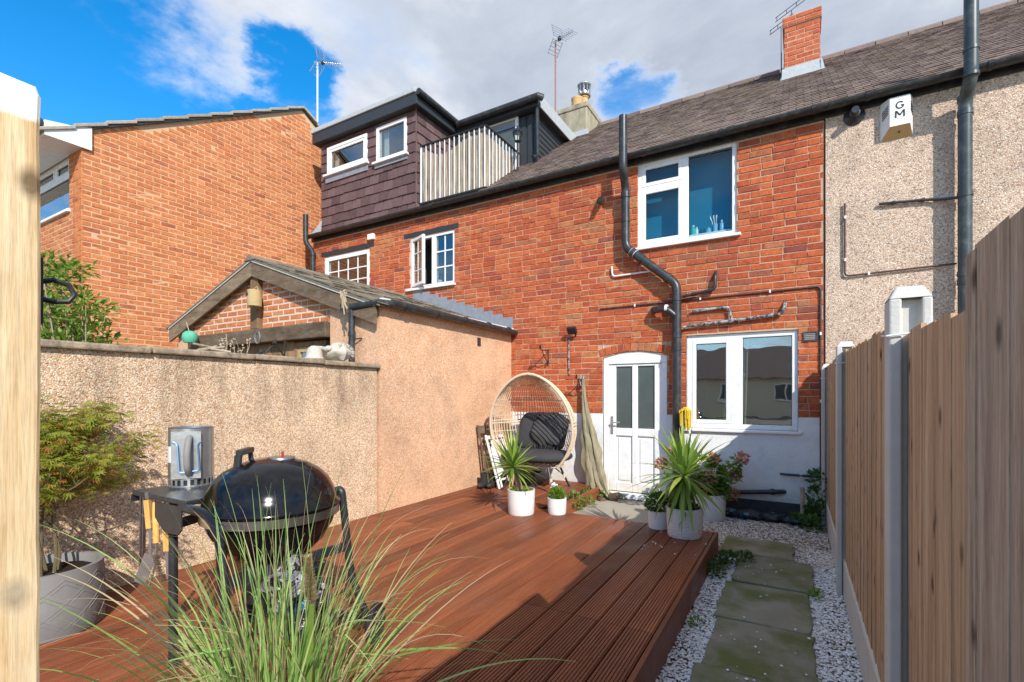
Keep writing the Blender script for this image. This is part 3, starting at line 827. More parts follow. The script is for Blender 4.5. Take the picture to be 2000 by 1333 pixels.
m = MB().cbox((hx, y0-.006, hz-.03), (.032, .012, .24)); m.tube([(hx, y0-.01, hz), (hx, y0-.055, hz), (hx+.03, y0-.06, hz+.004), (hx+.125, y0-.055, hz+.012)], .010, 8)
m.tube([(hx, y0-.01, hz-.075), (hx, y0-.018, hz-.075)], .011, 8)
obj('handle', m, 'aluminium', door, smooth=True)
# kitchen window
win = MB(); yk = FY+.05; fw = .062
mxa, mxb = fpx(1431, 700)[0]-.028, fpx(1450, 700)[0]
frame_ring(win, kx0, kx1, kz0, kz1, fw, yk-.03, yk+.04); win.box((mxa+.0, yk-.03, kz0+fw), (mxb, yk+.04, kz1-fw))
kw = obj('window', win, 'upvc', house, auto=.006)
casement(kw, kx0+fw, mxa, kz0+fw, kz1-fw, yk-.012, gl='kitchen_glass')
casement(kw, mxb, kx1-fw, kz0+fw, kz1-fw, yk-.004, False, gl='kitchen_glass')
obj('sill', MB().box((kx0-.04, FY-.055, kz0-.035), (kx1+.03, yk+.04, kz0-.001)), 'upvc', kw, auto=.008)
room(kw, kx0+.01, kx1-.01, kz0+.01, kz1-.01, yk+.05, 1.6)
m = MB()
for k in range(16):
    x = kx0+.42+k*.016; m.tube([(x, yk+.16+.02*math.sin(k*1.9), kz0+.02), (x+.03, yk+.16+.02*math.sin(k*1.9+1), kz1-.03)], .012, 6)
obj('curtain', m, 'curtain', kw, smooth=True)
# bathroom window upstairs
win = MB(); yu = FY+.05
mxa, mxb = fpx(1332, 400)[0], fpx(1342, 400)[0]+.012
tz = (fpx(1290, 362)[1]); fw = .055
frame_ring(win, ux0, ux1, ub, ut, fw, yu-.03, yu+.04); win.box((mxa, yu-.03, ub+fw), (mxb, yu+.04, ut-fw)); win.box((ux0+fw, yu-.03, tz-.025), (mxa, yu+.04, tz+.025))
uw = obj('window', win, 'upvc', house, auto=.006)
casement(uw, ux0+fw, mxa, ub+fw, tz-.025, yu-.012, gl='bath_glass'); casement(uw, ux0+fw, mxa, tz+.025, ut-fw, yu-.012, gl='bath_glass')
casement(uw, mxb, ux1-fw, ub+fw, ut-fw, yu-.004, False, gl='bath_glass')
obj('sill', MB().box((ux0-.03, FY-.06, ub-.035), (ux1+.05, yu+.04, ub-.001)), 'upvc', uw, auto=.008)
room(uw, ux0+.01, ux1-.01, ub+.01, ut-.01, yu+.05, .5, 'room_dark')
obj('reflection_panel', MB().box((ux0+.03, yu+.20, ub+.03), (ux1-.03, yu+.205, ut-.03)), 'reflection_blue', uw)  # added panel; its blue stands in for sky reflected in the glass
obj('window_board', MB().box((ux0+.02, yu+.042, ub+.07), (ux1-.02, yu+.19, ub+.10)), 'upvc', uw)
roof_plane(house, -4.02, PARTY, 'roof_tile', 300)
gutter(house, -4.0, PARTY-.003, EAVE_Y-.045, EAVE_Z+.005)

# ---- neighbour with the dormer (same facade, left)
nb = thing('dormer_house', 'red brick terraced house with slate hung dormer and balcony', 'house', (-6.2, FY, 0))
LX = -8.47
n1x0, n1z1 = fpx(801, 466); n1x1, _ = fpx(888, 449); n1z0 = (fpx(888, 553)[1]+fpx(801, 566)[1])/2; n1z1 = (n1z1+fpx(888, 448)[1])/2
n2x0, n2z1 = fpx(634, 502); n2x1, _ = fpx(722, 486); n2z1 = (n2z1+fpx(722, 486)[1])/2; n2z0 = fpx(722, 560)[1]-.12
HN1 = (n1x0, n1x1, n1z0, n1z1); HN2 = (n2x0, n2x1, n2z0, n2z1)
lin1 = (fpx(789, 460)[0], fpx(896, 440)[0], n1z1, n1z1+.10); lin2 = (fpx(628, 500)[0], fpx(731, 480)[0], n2z1, n2z1+.095)
m = MB(); wall_sheet(m, LX, MIDX, 0, EAVE_Z-.02, [HN1, HN2], lambda s, z, o: fac(s, z, o+.001), .22)
m.box((LX, FY+.01, 0), (LX+.2, 13.5, EAVE_Z-.05))
nwall = obj('wall', m, 'mortar_old', nb)
items = [i for i in ALLB if (i[0]+i[1])/2 < MIDX and i[2] > 1.95 and not (-7.8 < (i[0]+i[1])/2 < -3.8 and i[2] < 2.30 - .364*max(0, (i[0]+i[1])/2+5.2) - .15)]
lay(nwall, items, lambda s, z, o: fac(s, z, o-.0055), 0, 'brick_old', .026, seed=9)
for lx in (lin1, lin2):
    obj('lintel', MB().box((lx[0], FY-.008, lx[2]+.002), (lx[1], FY+.05, lx[3])), 'black_board', nb, auto=.008)
# casement window, left light ajar
yw = FY+.045; win = MB(); fw = .05
mxa, mxb = fpx(842, 500)[0], fpx(850, 500)[0]
frame_ring(win, n1x0, n1x1, n1z0, n1z1, fw, yw-.03, yw+.04); win.box((mxa, yw-.03, n1z0+fw), (mxb, yw+.04, n1z1-fw))
w1 = obj('window', win, 'upvc', nb, auto=.005)
casement(w1, mxb, n1x1-fw, n1z0+fw, n1z1-fw, yw-.006, False, bars=(2, 3))
sw = mxa-n1x0-.04
Mx = Matrix.Translation((n1x0+.03, yw-.02, 0)) @ Matrix.Rotation(-rad(22), 4, 'Z')
m = MB(Mx); frame_ring(m, 0, sw, n1z0+.03, n1z1-.03, .05, -.02, .025); obj('sash', m, 'upvc', w1, auto=.005)
m = MB(Mx).box((.045, 0, n1z0+.075), (sw-.045, .005, n1z1-.075)); obj('pane', m, 'window_glass', w1)
m = MB(Mx); m.box((sw/2-.008, -.003, n1z0+.08), (sw/2+.008, .008, n1z1-.08))
for k in (1, 2): m.box((.05, -.004, n1z0+(n1z1-n1z0)*k/3-.008), (sw-.05, .009, n1z0+(n1z1-n1z0)*k/3+.008))
obj('glazing_bar', m, 'upvc', w1)
obj('sill', MB().box((n1x0-.06, FY-.06, n1z0-.04), (n1x1+.03, yw+.03, n1z0-.001)), 'upvc', w1, auto=.006)
room(w1, n1x0+.01, n1x1-.01, n1z0+.01, n1z1-.01, yw+.05, .9)
m = MB()
for k in range(7): m.tube([(mxa-.03-.016*k, yw+.14+.012*math.sin(k*2), n1z0+.02), (mxa-.03-.016*k, yw+.14+.012*math.sin(k*2+.6), n1z1-.06)], .011, 6)
obj('curtain', m, 'curtain', w1, smooth=True)
# fixed window, left
win = MB(); frame_ring(win, n2x0, n2x1, n2z0, n2z1, .09, yw-.03, yw+.04); w2 = obj('window', win, 'upvc', nb, auto=.005)
casement(w2, n2x0+.09, n2x1-.09, n2z0+.09, n2z1-.09, yw-.004, False, bars=(4, 3))
room(w2, n2x0+.01, n2x1-.01, n2z0+.01, n2z1-.01, yw+.05, .5, 'room_plum')
roof_plane(nb, LX, -4.02, 'roof_tile', 60, skip=lambda c: c.x < -4.42 and c.y < 10.2, seed=6)
gutter(nb, LX-.02, -4.005, EAVE_Y-.045, EAVE_Z+.005)

# dormer
DY = 6.56; DX0, DX1, DZT = -8.3, -5.79, 6.50
DB = EAVE_Z+.06
def dfr(s, z, o): return (s, DY-o, z)
a0 = at(640, 345, Y=DY); a1 = at(718, 315, Y=DY); b0 = at(736, 310, Y=DY); b1 = at(795, 285, Y=DY)
az0 = (at(640, 343, Y=DY).z+at(719, 318, Y=DY).z)/2; az1 = (at(640, 290, Y=DY).z+at(717, 261, Y=DY).z)/2
bz0 = (at(738, 319, Y=DY).z+at(794, 300, Y=DY).z)/2; bz1 = (at(737, 250, Y=DY).z+at(792, 231, Y=DY).z)/2
HA = (a0.x, a1.x, az0, az1); HB = (b0.x, b1.x, bz0, bz1)
m = MB(); wall_sheet(m, DX0, DX1, DB, DZT, [HA, HB], lambda s, z, o: dfr(s, z, o-.012), .12)
m.add([(DX1-.012, DY, DB), (DX1-.012, 9.0, DB), (DX1-.012, 9.0, DZT), (DX1-.012, DY, DZT)], [(0,1,2,3)])
m.add([(DX0, DY, DB), (DX0, 9.0, DB), (DX0, 9.0, DZT), (DX0, DY, DZT)], [(3,2,1,0)])
dorm = obj('dormer', m, 'slate_purple', nb)
SLATE = []
for s in range(6):
    rr = random.Random(90+s)
    vs = []
    for y in (.5, -.5):
        for sx, sz in ((-1,-1),(1,-1),(1,1),(-1,1)):
            vs.append((sx*.478, y + (.9 if sz > 0 and y < 0 else 0) , sz*.5 + (rr.uniform(-.05,.05) if sz < 0 else 0)))
    SLATE.append((np.array(vs), [(0,1,5,4),(1,2,6,5),(2,3,7,6),(3,0,4,7),(4,5,6,7)]))
SH = .178
items = courses(DX0, DX1, DB, DZT, .235, SH, 0.002, [HA, HB, (HA[0]-.04, HA[1]+.02, az0-.15, az0), (HB[0]-.06, HB[1]+.04, bz0-.10, bz0)], 0, None, 5)
items = [(a, b, z, h*1.12) for a, b, z, h in items]
lay(dorm, items, lambda s, z, o: dfr(s, z, o+.006), 0, 'slate_purple', .022, name='slate', shapes=SLATE, seed=21)
items = courses(DY, 7.9, DB, DZT, .235, SH, 0.002, (), 0, None, 6)
items = [(a, b, z, h*1.12) for a, b, z, h in items]
lay(dorm, items, lambda s, z, o: (DX1+o+.006, s, z), rad(90), 'slate_purple', .022, name='slate', shapes=SLATE, seed=22)
obj('corner_trim', MB().box((DX1+.004, DY-.022, DB), (DX1+.016, DY-.006, DZT)), 'slate_purple', dorm)
for (hx0, hx1, hz0, hz1), mt in ((HA, 0), (HB, 1)):
    win = MB(); frame_ring(win, hx0, hx1, hz0, hz1, .06, DY-.02, DY+.06)
    wd = obj('dormer_window', win, 'upvc', dorm.parent, auto=.005)
    casement(wd, hx0+.06, hx1-.06, hz0+.06, hz1-.06, DY+.012, mt == 0)
    obj('sill', MB().box((hx0-.06, DY-.075, hz0-.04), (hx1+.05, DY+.05, hz0-.001)), 'upvc', wd, auto=.006)
    obj('apron', MB().box((hx0-.03, DY-.030, hz0-.16 if mt == 0 else hz0-.11), (hx1+.02, DY-.006, hz0-.04)), 'lead', wd)
    room(wd, hx0+.01, hx1-.01, hz0+.01, hz1-.01, DY+.07, .5)
    m = MB()
    for k in range(6): m.tube([(hx0+.09+.02*k, DY+.12+.012*math.sin(k*2), hz0+.05), (hx0+.09+.02*k, DY+.12+.012*math.sin(k*2.2), hz1-.05)], .013, 6)
    obj('curtain', m, 'curtain', wd, smooth=True)
m = MB().box((DX0-.12, DY-.13, DZT), (DX1+.12, 10.2, DZT+.20))
fasc = obj('fascia', m, 'black_board', nb, auto=.006)
m = MB().box((DX0-.14, DY-.155, DZT+.202), (DX1+.10, 10.2, DZT+.29)); obj('flat_roof', m, 'lead_pale', nb, auto=.012)
gm = MB().tube([(DX1+.17, DY-.14, DZT+.19), (DX1+.17, 7.75, DZT+.17)], .055, 10); obj('gutter', gm, 'black_plastic', nb, smooth=True)
# set back black boarded half with the balcony door
BY = 7.75; BX1 = -4.03
m = MB().box((DX1, BY, EAVE_Z), (BX1, 10.1, DZT+.02))
bb = obj('boarded_dormer', m, 'black_board', nb)
for i in range(13):
    z = EAVE_Z+.75+i*.10
    obj('cladding_board', MB().prism([(0, 0), (.018, 0), (.004, .108)], 2.2, lambda a, b, t, z=z: (BX1+a, BY+.02+t, z+b)), 'black_board', bb)
bdx0, bdz1 = at(955, 270, Y=BY).x, at(1000, 232, Y=BY).z; bdx1 = at(1014, 260, Y=BY).x
m = MB(); frame_ring(m, bdx0-.9, bdx1, EAVE_Z+.2, bdz1, .06, BY-.05, BY-.004)
bd = obj('balcony_door', m, 'upvc', nb, auto=.005)
obj('pane', MB().box((bdx0-.85, BY-.03, EAVE_Z+.25), (bdx1-.05, BY-.024, bdz1-.2)), 'frosted_glass', bd)
obj('vent_panel', MB().box((bdx0-.85, BY-.04, bdz1-.19), (bdx1-.05, BY-.006, bdz1-.05)), 'lead', bd)
for x in (bdx1+.10, BX1-.10): obj('trim_board', MB().box((x-.05, BY-.022, EAVE_Z+.6), (x+.05, BY-.002, DZT)), 'black_board', bb)
m = MB().box((DX1+.125, BY-.18, DZT+.022), (BX1+.13, 10.15, DZT+.17)); obj('fascia', m, 'black_board', nb, auto=.006)
m = MB().box((BX1+.131, BY-.1, DZT+.02), (BX1+.15, 10.15, DZT+.24)); obj('flat_roof_edge', m, 'lead_pale', nb)
gm = MB().tube([(DX1+.2, BY-.25, DZT+.12), (BX1+.18, BY-.25, DZT+.13), (BX1+.22, BY-.18, DZT+.12)], .06, 10); obj('gutter', gm, 'black_plastic', nb, smooth=True)
gm = MB().tube([(BX1+.09, BY-.13, DZT+.1), (BX1+.09, BY-.10, EAVE_Z+1.05), (BX1+.04, BY-.2, EAVE_Z+1.0)], .035, 8); obj('downpipe', gm, 'black_plastic', nb, smooth=True)
gm = MB().box((-5.78, 6.62, EAVE_Z+.05), (-4.36, 7.74, EAVE_Z+.12)); obj('balcony_floor', gm, 'lead', nb)
# balcony railing
RY = 6.60; RX0, RX1 = -5.72, -4.35; RZ0, RZ1 = 4.82, 5.83
m = MB().beam((RX0, RY, RZ1), (RX1, RY, RZ1), .045, .018); m.beam((RX1, RY, RZ1), (RX1, 7.7, RZ1), .045, .018)
m.beam((RX0, RY, RZ0), (RX1, RY, RZ0), .03, .03); m.beam((RX1, RY, RZ0), (RX1, 7.7, RZ0), .03, .03)
rail = obj('balcony_rail', m, 'black_iron', nb)
bm = MB().cbox((0, 0, .5), (.014, .014, 1.0)); bar_me = obj('baluster', bm, 'white_metal', rail, base=False).data
for i in range(14): inst('baluster', bar_me, rail, (RX0+.02+(RX1-RX0-.04)*i/13, RY, RZ0), (1, 1, RZ1-RZ0-.01))
for i in range(1, 11): inst('baluster', bar_me, rail, (RX1, RY+(7.68-RY)*i/10, RZ0), (1, 1, RZ1-RZ0-.01))
for o in list(rail.children):
    if o.name == 'baluster': o.location = Vector((RX0, RY, RZ0)) - WORLDLOC[rail]; o.scale.z = RZ1-RZ0
for nm, p0, p1, cnt, ins in (('bamboo_screen', (RX0+.02, RY+.045), (RX1-.03, RY+.045), 62, 1), ('bamboo_screen', (RX1-.045, RY+.06), (RX1-.045, 7.66), 48, 0)):
    m = MB(); r = random.Random(cnt)
    for i in range(cnt):
        t = (i+.5)/cnt; x, y = p0[0]+(p1[0]-p0[0])*t, p0[1]+(p1[1]-p0[1])*t
        sag = .14*math.sin(math.pi*min(1, max(0, t*1.35)))**1.3 if ins else .03
        b = RZ1-.06-sag-r.uniform(0, .035)
        q = [(x+r.uniform(-.008,.008), y+r.uniform(-.012,.012), RZ0+.03+(b-RZ0-.03)*k/3) for k in range(4)]
        m.tube(q, r.uniform(.009, .014), 5)
    obj(nm, m, 'bamboo', nb)
# lantern on the balcony
lp = at(1011, 265, Y=7.3); lb = EAVE_Z+.1
m = MB().tube([(lp.x, 7.3, lb), (lp.x, 7.3, lp.z-.12)], .018, 8); m.lathe([(.012, -.13), (.05, -.11), (.055, -.10), (.03, -.09)], 8, (lp.x, 7.3, lp.z))
m.lathe([(.095, .05), (.085, .075), (.05, .11), (.02, .13), (.012, .17), (.0, .18)], 8, (lp.x, 7.3, lp.z))
for k in range(6):
    a = k*math.pi/3; m.tube([(lp.x+.05*math.cos(a), 7.3+.05*math.sin(a), lp.z-.09), (lp.x+.092*math.cos(a), 7.3+.092*math.sin(a), lp.z+.05)], .007, 5)
lan = thing('lantern', 'black iron post lantern with glass globe on the dormer balcony', 'lamp', (lp.x, 7.3, lb))
obj('lamp_post', m, 'black_iron', lan); obj('globe', MB().lathe([(.048, -.09), (.085, .0), (.088, .05)], 12, (lp.x, 7.3, lp.z)), 'lantern_glass', lan, smooth=True)
# ---- right neighbour: pebbledashed
rn = thing('pebbledash_house', 'beige pebbledashed terraced house beyond the tall fence', 'house', (3.2, FY, 0))
m = MB().box((PARTY, FY-.022, 0), (6.5, FY+.2, EAVE_Z-.02))
obj('wall', m, 'pebble_beige', rn)
roof_plane(rn, PARTY+.004, 6.5, 'roof_tile', 300, seed=8)
gutter(rn, PARTY, 6.5, EAVE_Y-.045, EAVE_Z+.005)
# rest of the terrace: back wall and gable ends so that the houses are closed
obj('back_wall', MB().box((LX, 13.3, 0), (MIDX, 13.5, EAVE_Z-.1)), 'mortar_old', nb)
obj('back_wall', MB().box((MIDX+.01, 13.3, 0), (PARTY-.01, 13.5, EAVE_Z-.1)), 'mortar_old', house)
obj('back_wall', MB().box((PARTY+.01, 13.3, 0), (6.5, 13.5, EAVE_Z-.1)), 'pebble_beige', rn)
m = MB().prism([(FY+.2, 0), (13.3, 0), (13.3, EAVE_Z-.1), (RIDGE_Y, RIDGE_Z-.06), (FY+.2, EAVE_Z-.02)], .2, lambda a, b, t: (6.3+t, a, b)); obj('gable_wall', m, 'pebble_beige', rn)
m = MB().prism([(FY+.02, EAVE_Z-.1), (13.3, EAVE_Z-.1), (RIDGE_Y, RIDGE_Z-.06)], .2, lambda a, b, t: (LX+t, a, b)); obj('gable_wall', m, 'mortar_old', nb)

# brick chimney on the party wall
ch = thing('brick_chimney', 'red brick chimney with grey lead flashing on the tiled ridge', 'chimney', (.08, 9.3, 6.6))
c0 = at(1532, 100, Y=9.05); c1 = at(1601, 100, Y=9.05); cz0, cz1 = 6.45, at(1565, 26, Y=9.05).z
cy1 = 9.62
core = obj('stack', MB().box((c0.x+.001, 9.0495, cz0), (c1.x-.001, cy1-.001, cz1)), 'mortar_old', ch)
L3, H3 = .235, .078
for (s0, s1, fr, ro, sd) in ((c0.x, c1.x, lambda s, z, o: (s, 9.05-o+.008, z), 0, 31), (9.05, cy1, lambda s, z, o: (c1.x+o-.008, s, z), rad(90), 32),
                             (-cy1, -9.05, lambda s, z, o: (c0.x-o+.008, -s, z), rad(-90), 33)):
    lay(core, courses(s0, s1, cz0, cz1-.14, L3, H3, .009, (), 0, None, sd), fr, ro, 'brick_chimney', .026, seed=sd)
e = .022
obj('stack_top', MB().box((c0.x-e+.001, 9.05-e+.001, cz1-.16), (c1.x+e-.001, cy1+e-.001, cz1)), 'mortar_old', ch)
for (s0, s1, fr, ro, sd) in ((c0.x-e, c1.x+e, lambda s, z, o: (s, 9.05-e-o+.008, z), 0, 34), (9.05-e, cy1+e, lambda s, z, o: (c1.x+e+o-.008, s, z), rad(90), 35),
                             (-cy1-e, -9.05+e, lambda s, z, o: (c0.x-e-o+.008, -s, z), rad(-90), 36)):
    lay(core, courses(s0, s1, cz1-.158, cz1, L3, H3, .009, (), 0, None, sd), fr, ro, 'brick_chimney', .026, seed=sd)
zf = EAVE_Z+(9.05-EAVE_Y)*SL
m = MB().prism([(c0.x-.06, zf-.05), (c1.x+.07, zf-.05), (c1.x+.03, zf+.15), (c0.x-.01, zf+.15)], .03, lambda a, b, t: (a, 9.035-t+(b-zf)*.1, b+.03))
for x in (c0.x-.035, c1.x+.012): m.prism([(9.0, zf-.02), (9.66, zf+.46), (9.66, zf+.56), (9.0, zf+.16)], .022, lambda a, b, t, x=x: (x+t, a, b))
obj('flashing', m, 'lead_pale', ch)
# low aerials behind that chimney
for k, (u, v, ln, nm) in enumerate(((1546, 20, .55, 'thin grid aerial showing above the brick chimney'), (1526, 52, .4, 'thin grid aerial at the left edge of the brick chimney'))):
    p = at(u, v, Y=9.75); m = MB()
    d = Vector((.9, 0, .42)).normalized()*ln/2
    for q in (0, .07): m.tube([p-d+Vector((0,0,q)), p+d+Vector((0,0,q))], .006, 5)
    for t in (-.9, -.3, .3, .9): m.tube([p+d*t, p+d*t+Vector((.0,0,.07))], .005, 4)
    m.tube([p, (p.x, 9.75, RIDGE_Z-.1 if k == 0 else RIDGE_Z-.1)], .010, 6)
    tag(obj('grid_aerial', m, 'black_iron'), nm, 'aerial', 'aerials behind the brick chimney')

# rendered chimney on the middle party wall
cf = 9.3
g0 = at(1091, 250, Y=cf).x; g1 = at(1146, 250, Y=cf).x
rc = thing('rendered_chimney', 'squat grey rendered chimney with two clay pots beside the black dormer', 'chimney', ((g0+g1)/2, cf+.4, 6.5))
gz1 = at(1118, 208, Y=cf).z
zr = EAVE_Z+(cf-EAVE_Y)*SL
obj('stack', MB().box((g0, cf, zr-.3), (g1, cf+.95, gz1)), 'chimney_render', rc, auto=.02)
obj('capping', MB().box((g0-.02, cf-.02, gz1-.09), (g1+.02, cf+.97, gz1+.015)), 'chimney_render', rc, auto=.015)
m = MB().prism([(g0-.03, zr-.06), (g1+.05, zr-.06), (g1+.05, zr+.11), (g0-.03, zr+.11)], .02, lambda a, b, t: (a, cf-.024-t, b)); obj('flashing', m, 'lead_pale', rc)
pc = ((g0+g1)/2+.02, cf+.2)
obj('chimney_pot', MB().lathe([(.11, 0), (.12, .03), (.115, .2), (.125, .22), (.125, .25), (.10, .25), (.09, .05)], 18, (pc[0], pc[1], gz1)), 'terracotta_pot', rc, smooth=True)
px2, py2 = at(1141, 180, Y=cf+.55).x, cf+.55
pot = obj('chimney_pot', MB().lathe([(.085, 0), (.085, .42), (.10, .43), (.10, .46), (.08, .46)], 18, (px2, py2, gz1)), 'terracotta_pot', rc, smooth=True)
m = MB().lathe([(.135, .47), (.145, .49), (.105, .50), (.105, .56)], 18, (px2, py2, gz1)); m.lathe([(.145, .70), (.15, .72), (.10, .76), (0, .78)], 18, (px2, py2, gz1))
for k in range(10):
    a = k*math.pi/5; m.tube([(px2+.12*math.cos(a), py2+.12*math.sin(a), gz1+.49), (px2+.13*math.cos(a), py2+.13*math.sin(a), gz1+.71)], .012, 5)
obj('cowl', m, 'galvanised', pot, smooth=True)

def aerial(name, base, top, label, mt, boom, els, arm=.3):
    t = thing(name, label, 'aerial', base, 'television aerials')
    obj('mast', MB().tube([base, top], .018, 8), mt, t, smooth=True)
    top = Vector(top); b = Vector(boom); bl = b.length; d = b.normalized()
    s = d.cross(Vector((0, 0, 1))).normalized(); up = s.cross(d)
    m = MB().tube([top-d*.1, top+b], .012, 6)
    for i in range(els):
        q = top+d*(.28*bl+.70*bl*i/(els-1)); L = .17-.05*i/els
        m.tube([q-s*L, q+s*L], .005, 5); m.tube([q-up*.035, q+up*.035], .010, 5)
    obj('boom', m, 'aluminium', t)
    m = MB(); q = top+d*.16*bl
    for sg in (1, -1):
        for k in range(5):
            r_ = q + up*sg*(.04+.055*k) - d*.03*k
            m.tube([r_-s*.14, r_+s*.14], .005, 5)
        m.tube([q+up*sg*.02-s*.12, q+up*sg*.27-d*.13-s*.12], .007, 5); m.tube([q+up*sg*.02+s*.12, q+up*sg*.27-d*.13+s*.12], .007, 5)
    obj('reflector', m, 'aluminium', t)
    obj('dipole_box', MB().cbox(top+d*.24*bl, (.07, .05, .07)), 'black_plastic', t)
    return t
p = at(1085, 80, Y=9.2)
aerial('tv_aerial', (p.x, 9.2, 6.55), (p.x, 9.2, p.z), 'television aerial on a rusty pole beside the rendered chimney', 'rust_pole', (.50, -.25, -.14), 7)
p = at(620, 122, Y=7.2)
aerial('tv_aerial', (p.x, 7.2, 6.2), (p.x, 7.2, p.z), 'television aerial on a thin white pole by the gable end', 'white_metal', (.62, .1, -.20), 8)

# ---- left house: newer brick, gable side on
GX = -8.9; GY0 = 2.93
lh = thing('gabled_house', 'modern orange brick house with plain gable wall facing the garden', 'house', (-11.5, 5.5, 0))
apy = at(590, 212, X=GX).y; apz = at(590, 212, X=GX).z; ez = at(160, 250, X=GX).z
gy1 = apy + (apy-GY0)
gs = (apz-ez)/(apy-GY0)
topz = lambda y: (ez+(y-GY0)*gs) if y < apy else (apz-(y-apy)*gs)
wl = at(79, 300, Y=GY0); wr = at(136, 300, Y=GY0)
wz1, wz0 = at(134, 302, Y=GY0).z, at(134, 411, Y=GY0).z
HW = (wr.x-1.9, wr.x, wz0, wz1)
m = MB(); m.prism([(GY0-.004, 0), (gy1, 0), (gy1, topz(gy1)-.02), (apy, apz-.02), (GY0-.004, ez-.02)], -.2, lambda a, b, t: (GX+.004+t, a, b))
wall_sheet(m, -14.5, GX-.004, 0, ez-.02, [HW], lambda s, z, o: (s, GY0-o-.004, z), .15)
gw = obj('wall', m, 'mortar_new', lh)
items = courses(GY0, gy1, 1.2, apz, .225, .075, .011, (), 0, lambda s, z: z+.045 < topz(s), 41)
items = [i for i in items if i[2] > 1.5]
lay(gw, items, lambda s, z, o: (GX+o-.004, s, z), rad(90), 'brick_new', .024, seed=42)
items = courses(-11.0, GX+.007, 1.2, ez-.1, .225, .075, .011, [HW], 0, None, 43)
lay(gw, items, lambda s, z, o: (s, GY0-o+.004, z), 0, 'brick_new', .024, seed=44)
obj('corner_return', MB().box((GX-.30, GY0-.0052, 1.2), (GX+.0015, GY0+.02, ez-.12)), 'brick_new', gw)
win = MB(); hx0, hx1 = HW[0], HW[1]
frame_ring(win, hx0, hx1, wz0, wz1, .06, GY0+.02, GY0+.08)
tzz = wz1-.30; mx = hx1-.62
win.box((hx0+.06, GY0+.018, tzz-.03), (hx1-.06, GY0+.082, tzz+.03)); win.box((mx-.03, GY0+.022, tzz+.03), (mx+.03, GY0+.078, wz1-.06))
lw = obj('window', win, 'upvc', lh, auto=.006)
for a, b in ((hx0+.06, mx-.03), (mx+.03, hx1-.06)): casement(lw, a, b, tzz+.03, wz1-.06, GY0+.04)
casement(lw, hx0+.06, hx1-.06, wz0+.06, tzz-.03, GY0+.04, False)
obj('sill', MB().box((hx0-.03, GY0-.05, wz0-.04), (hx1+.05, GY0+.06, wz0-.001)), 'upvc', lw, auto=.006)
room(lw, hx0, hx1, wz0, wz1, GY0+.09, 1.0)
# eaves box, roof
OV = .42
m = MB().box((-14.5, GY0-OV, ez-.30), (GX+.02, GY0-OV+.03, ez-.10)); obj('fascia', m, 'white_paint', lh)
m = MB().box((-14.5, GY0-OV+.03, ez-.30), (GX+.02, GY0-.006, ez-.28)); obj('soffit', m, 'white_paint', lh)
m = MB().prism([(GY0-OV, ez-.30), (GY0+.10, ez-.30), (GY0+.10, ez+.03), (GY0-.1, ez-.04), (GY0-OV, ez-.10)], .03, lambda a, b, t: (GX+.022+t, a, b)); obj('box_end', m, 'white_paint', lh)
gm = MB().tube([(-14.5, GY0-OV-.06, ez-.14), (GX+.04, GY0-OV-.06, ez-.14)], .058, 10); obj('gutter', gm, 'black_plastic', lh, smooth=True)
m = MB()
y0 = GY0-OV-.05; z0 = topz(GY0)-(OV+.05)*gs
m.add([(-14.6, y0, z0+.02), (GX+.03, y0, z0+.02), (GX+.03, apy, apz+.02), (-14.6, apy, apz+.02), (GX+.03, gy1+.3, topz(gy1+.3)+.02), (-14.6, gy1+.3, topz(gy1+.3)+.02)], [(0,1,2,3), (3,2,4,5)])
lr = obj('roof', m, 'concrete_tile', lh)
r = random.Random(3)
n = 11
for sgn in (0, 1):
    for i in range(n):
        a = (y0 + (apy-y0)*i/n) if not sgn else (apy + (gy1-apy)*i/n)
        b = (y0 + (apy-y0)*(i+1)/n) if not sgn else (apy + (gy1-apy)*(i+1)/n)
        za, zb = topz(a), topz(b); lift = .018
        ta, tb = (lift, .0) if not sgn else (0.0, lift)
        m = MB().prism([(a-.01, za+ta-.02), (b+.01, zb+tb-.02), (b+.01, zb+tb+.030), (a-.01, za+ta+.030)], .30, lambda s, t, d: (GX-.22+d, s, t))
        obj('verge_tile', m, 'concrete_tile', lr, auto=.008)
m = MB()
for sgn, (ya, yb) in enumerate(((GY0+.10, apy), (apy, gy1))):
    m.prism([(ya, topz(ya)-.045), (yb, topz(yb)-.045), (yb, topz(yb)-.012), (ya, topz(ya)-.012)], .05, lambda s, t, d: (GX+.01+d, s, t))
obj('verge_mortar', m, 'black_bitumen', lh)
obj('back_wall', MB().box((-14.5, gy1-.2, 0), (GX-.21, gy1, topz(gy1)-.05)), 'mortar_new', lh)

# ---- outhouse with the oak gable, behind the garden wall
WX = -3.80                       # outer face of garden wall and outhouse
OY = 3.73                        # gable face
RX, RZ = -5.95, 1.74+CAMZ        # ridge
EZ = .965+CAMZ                   # right eave
OSL = (RZ-EZ)/(WX+.05-RX)
oh = thing('outhouse', 'peach pebbledashed outhouse with oak gable frame against the cottage wall', 'outbuilding', (-5.9, 5.1, 0))
wz = at(741, 611, X=WX).z
obj('pier', MB().box((at(645, 640, Y=OY).x, OY, 0), (WX-.222, OY+.2, EZ+.06)), 'pebble_peach', oh)
m = MB().box((WX-.22, OY, 0), (WX, FY-.015, EZ+.0))
obj('wall', m, 'pebble_peach', oh)
obj('far_pier', MB().box((-7.9, OY, 0), (-7.35, OY+.2, EZ-.04)), 'pebble_peach', oh)
obj('far_wall', MB().box((-7.9, OY+.202, 0), (-7.7, FY-.02, EZ-.04)), 'pebble_peach', oh)
BX0, BX1_ = at(385, 660, Y=OY).x-.12, at(645, 640, Y=OY).x+.0
bz0_, bz1_ = .655+CAMZ, .835+CAMZ
otop = lambda x: RZ - abs(x-RX)*OSL
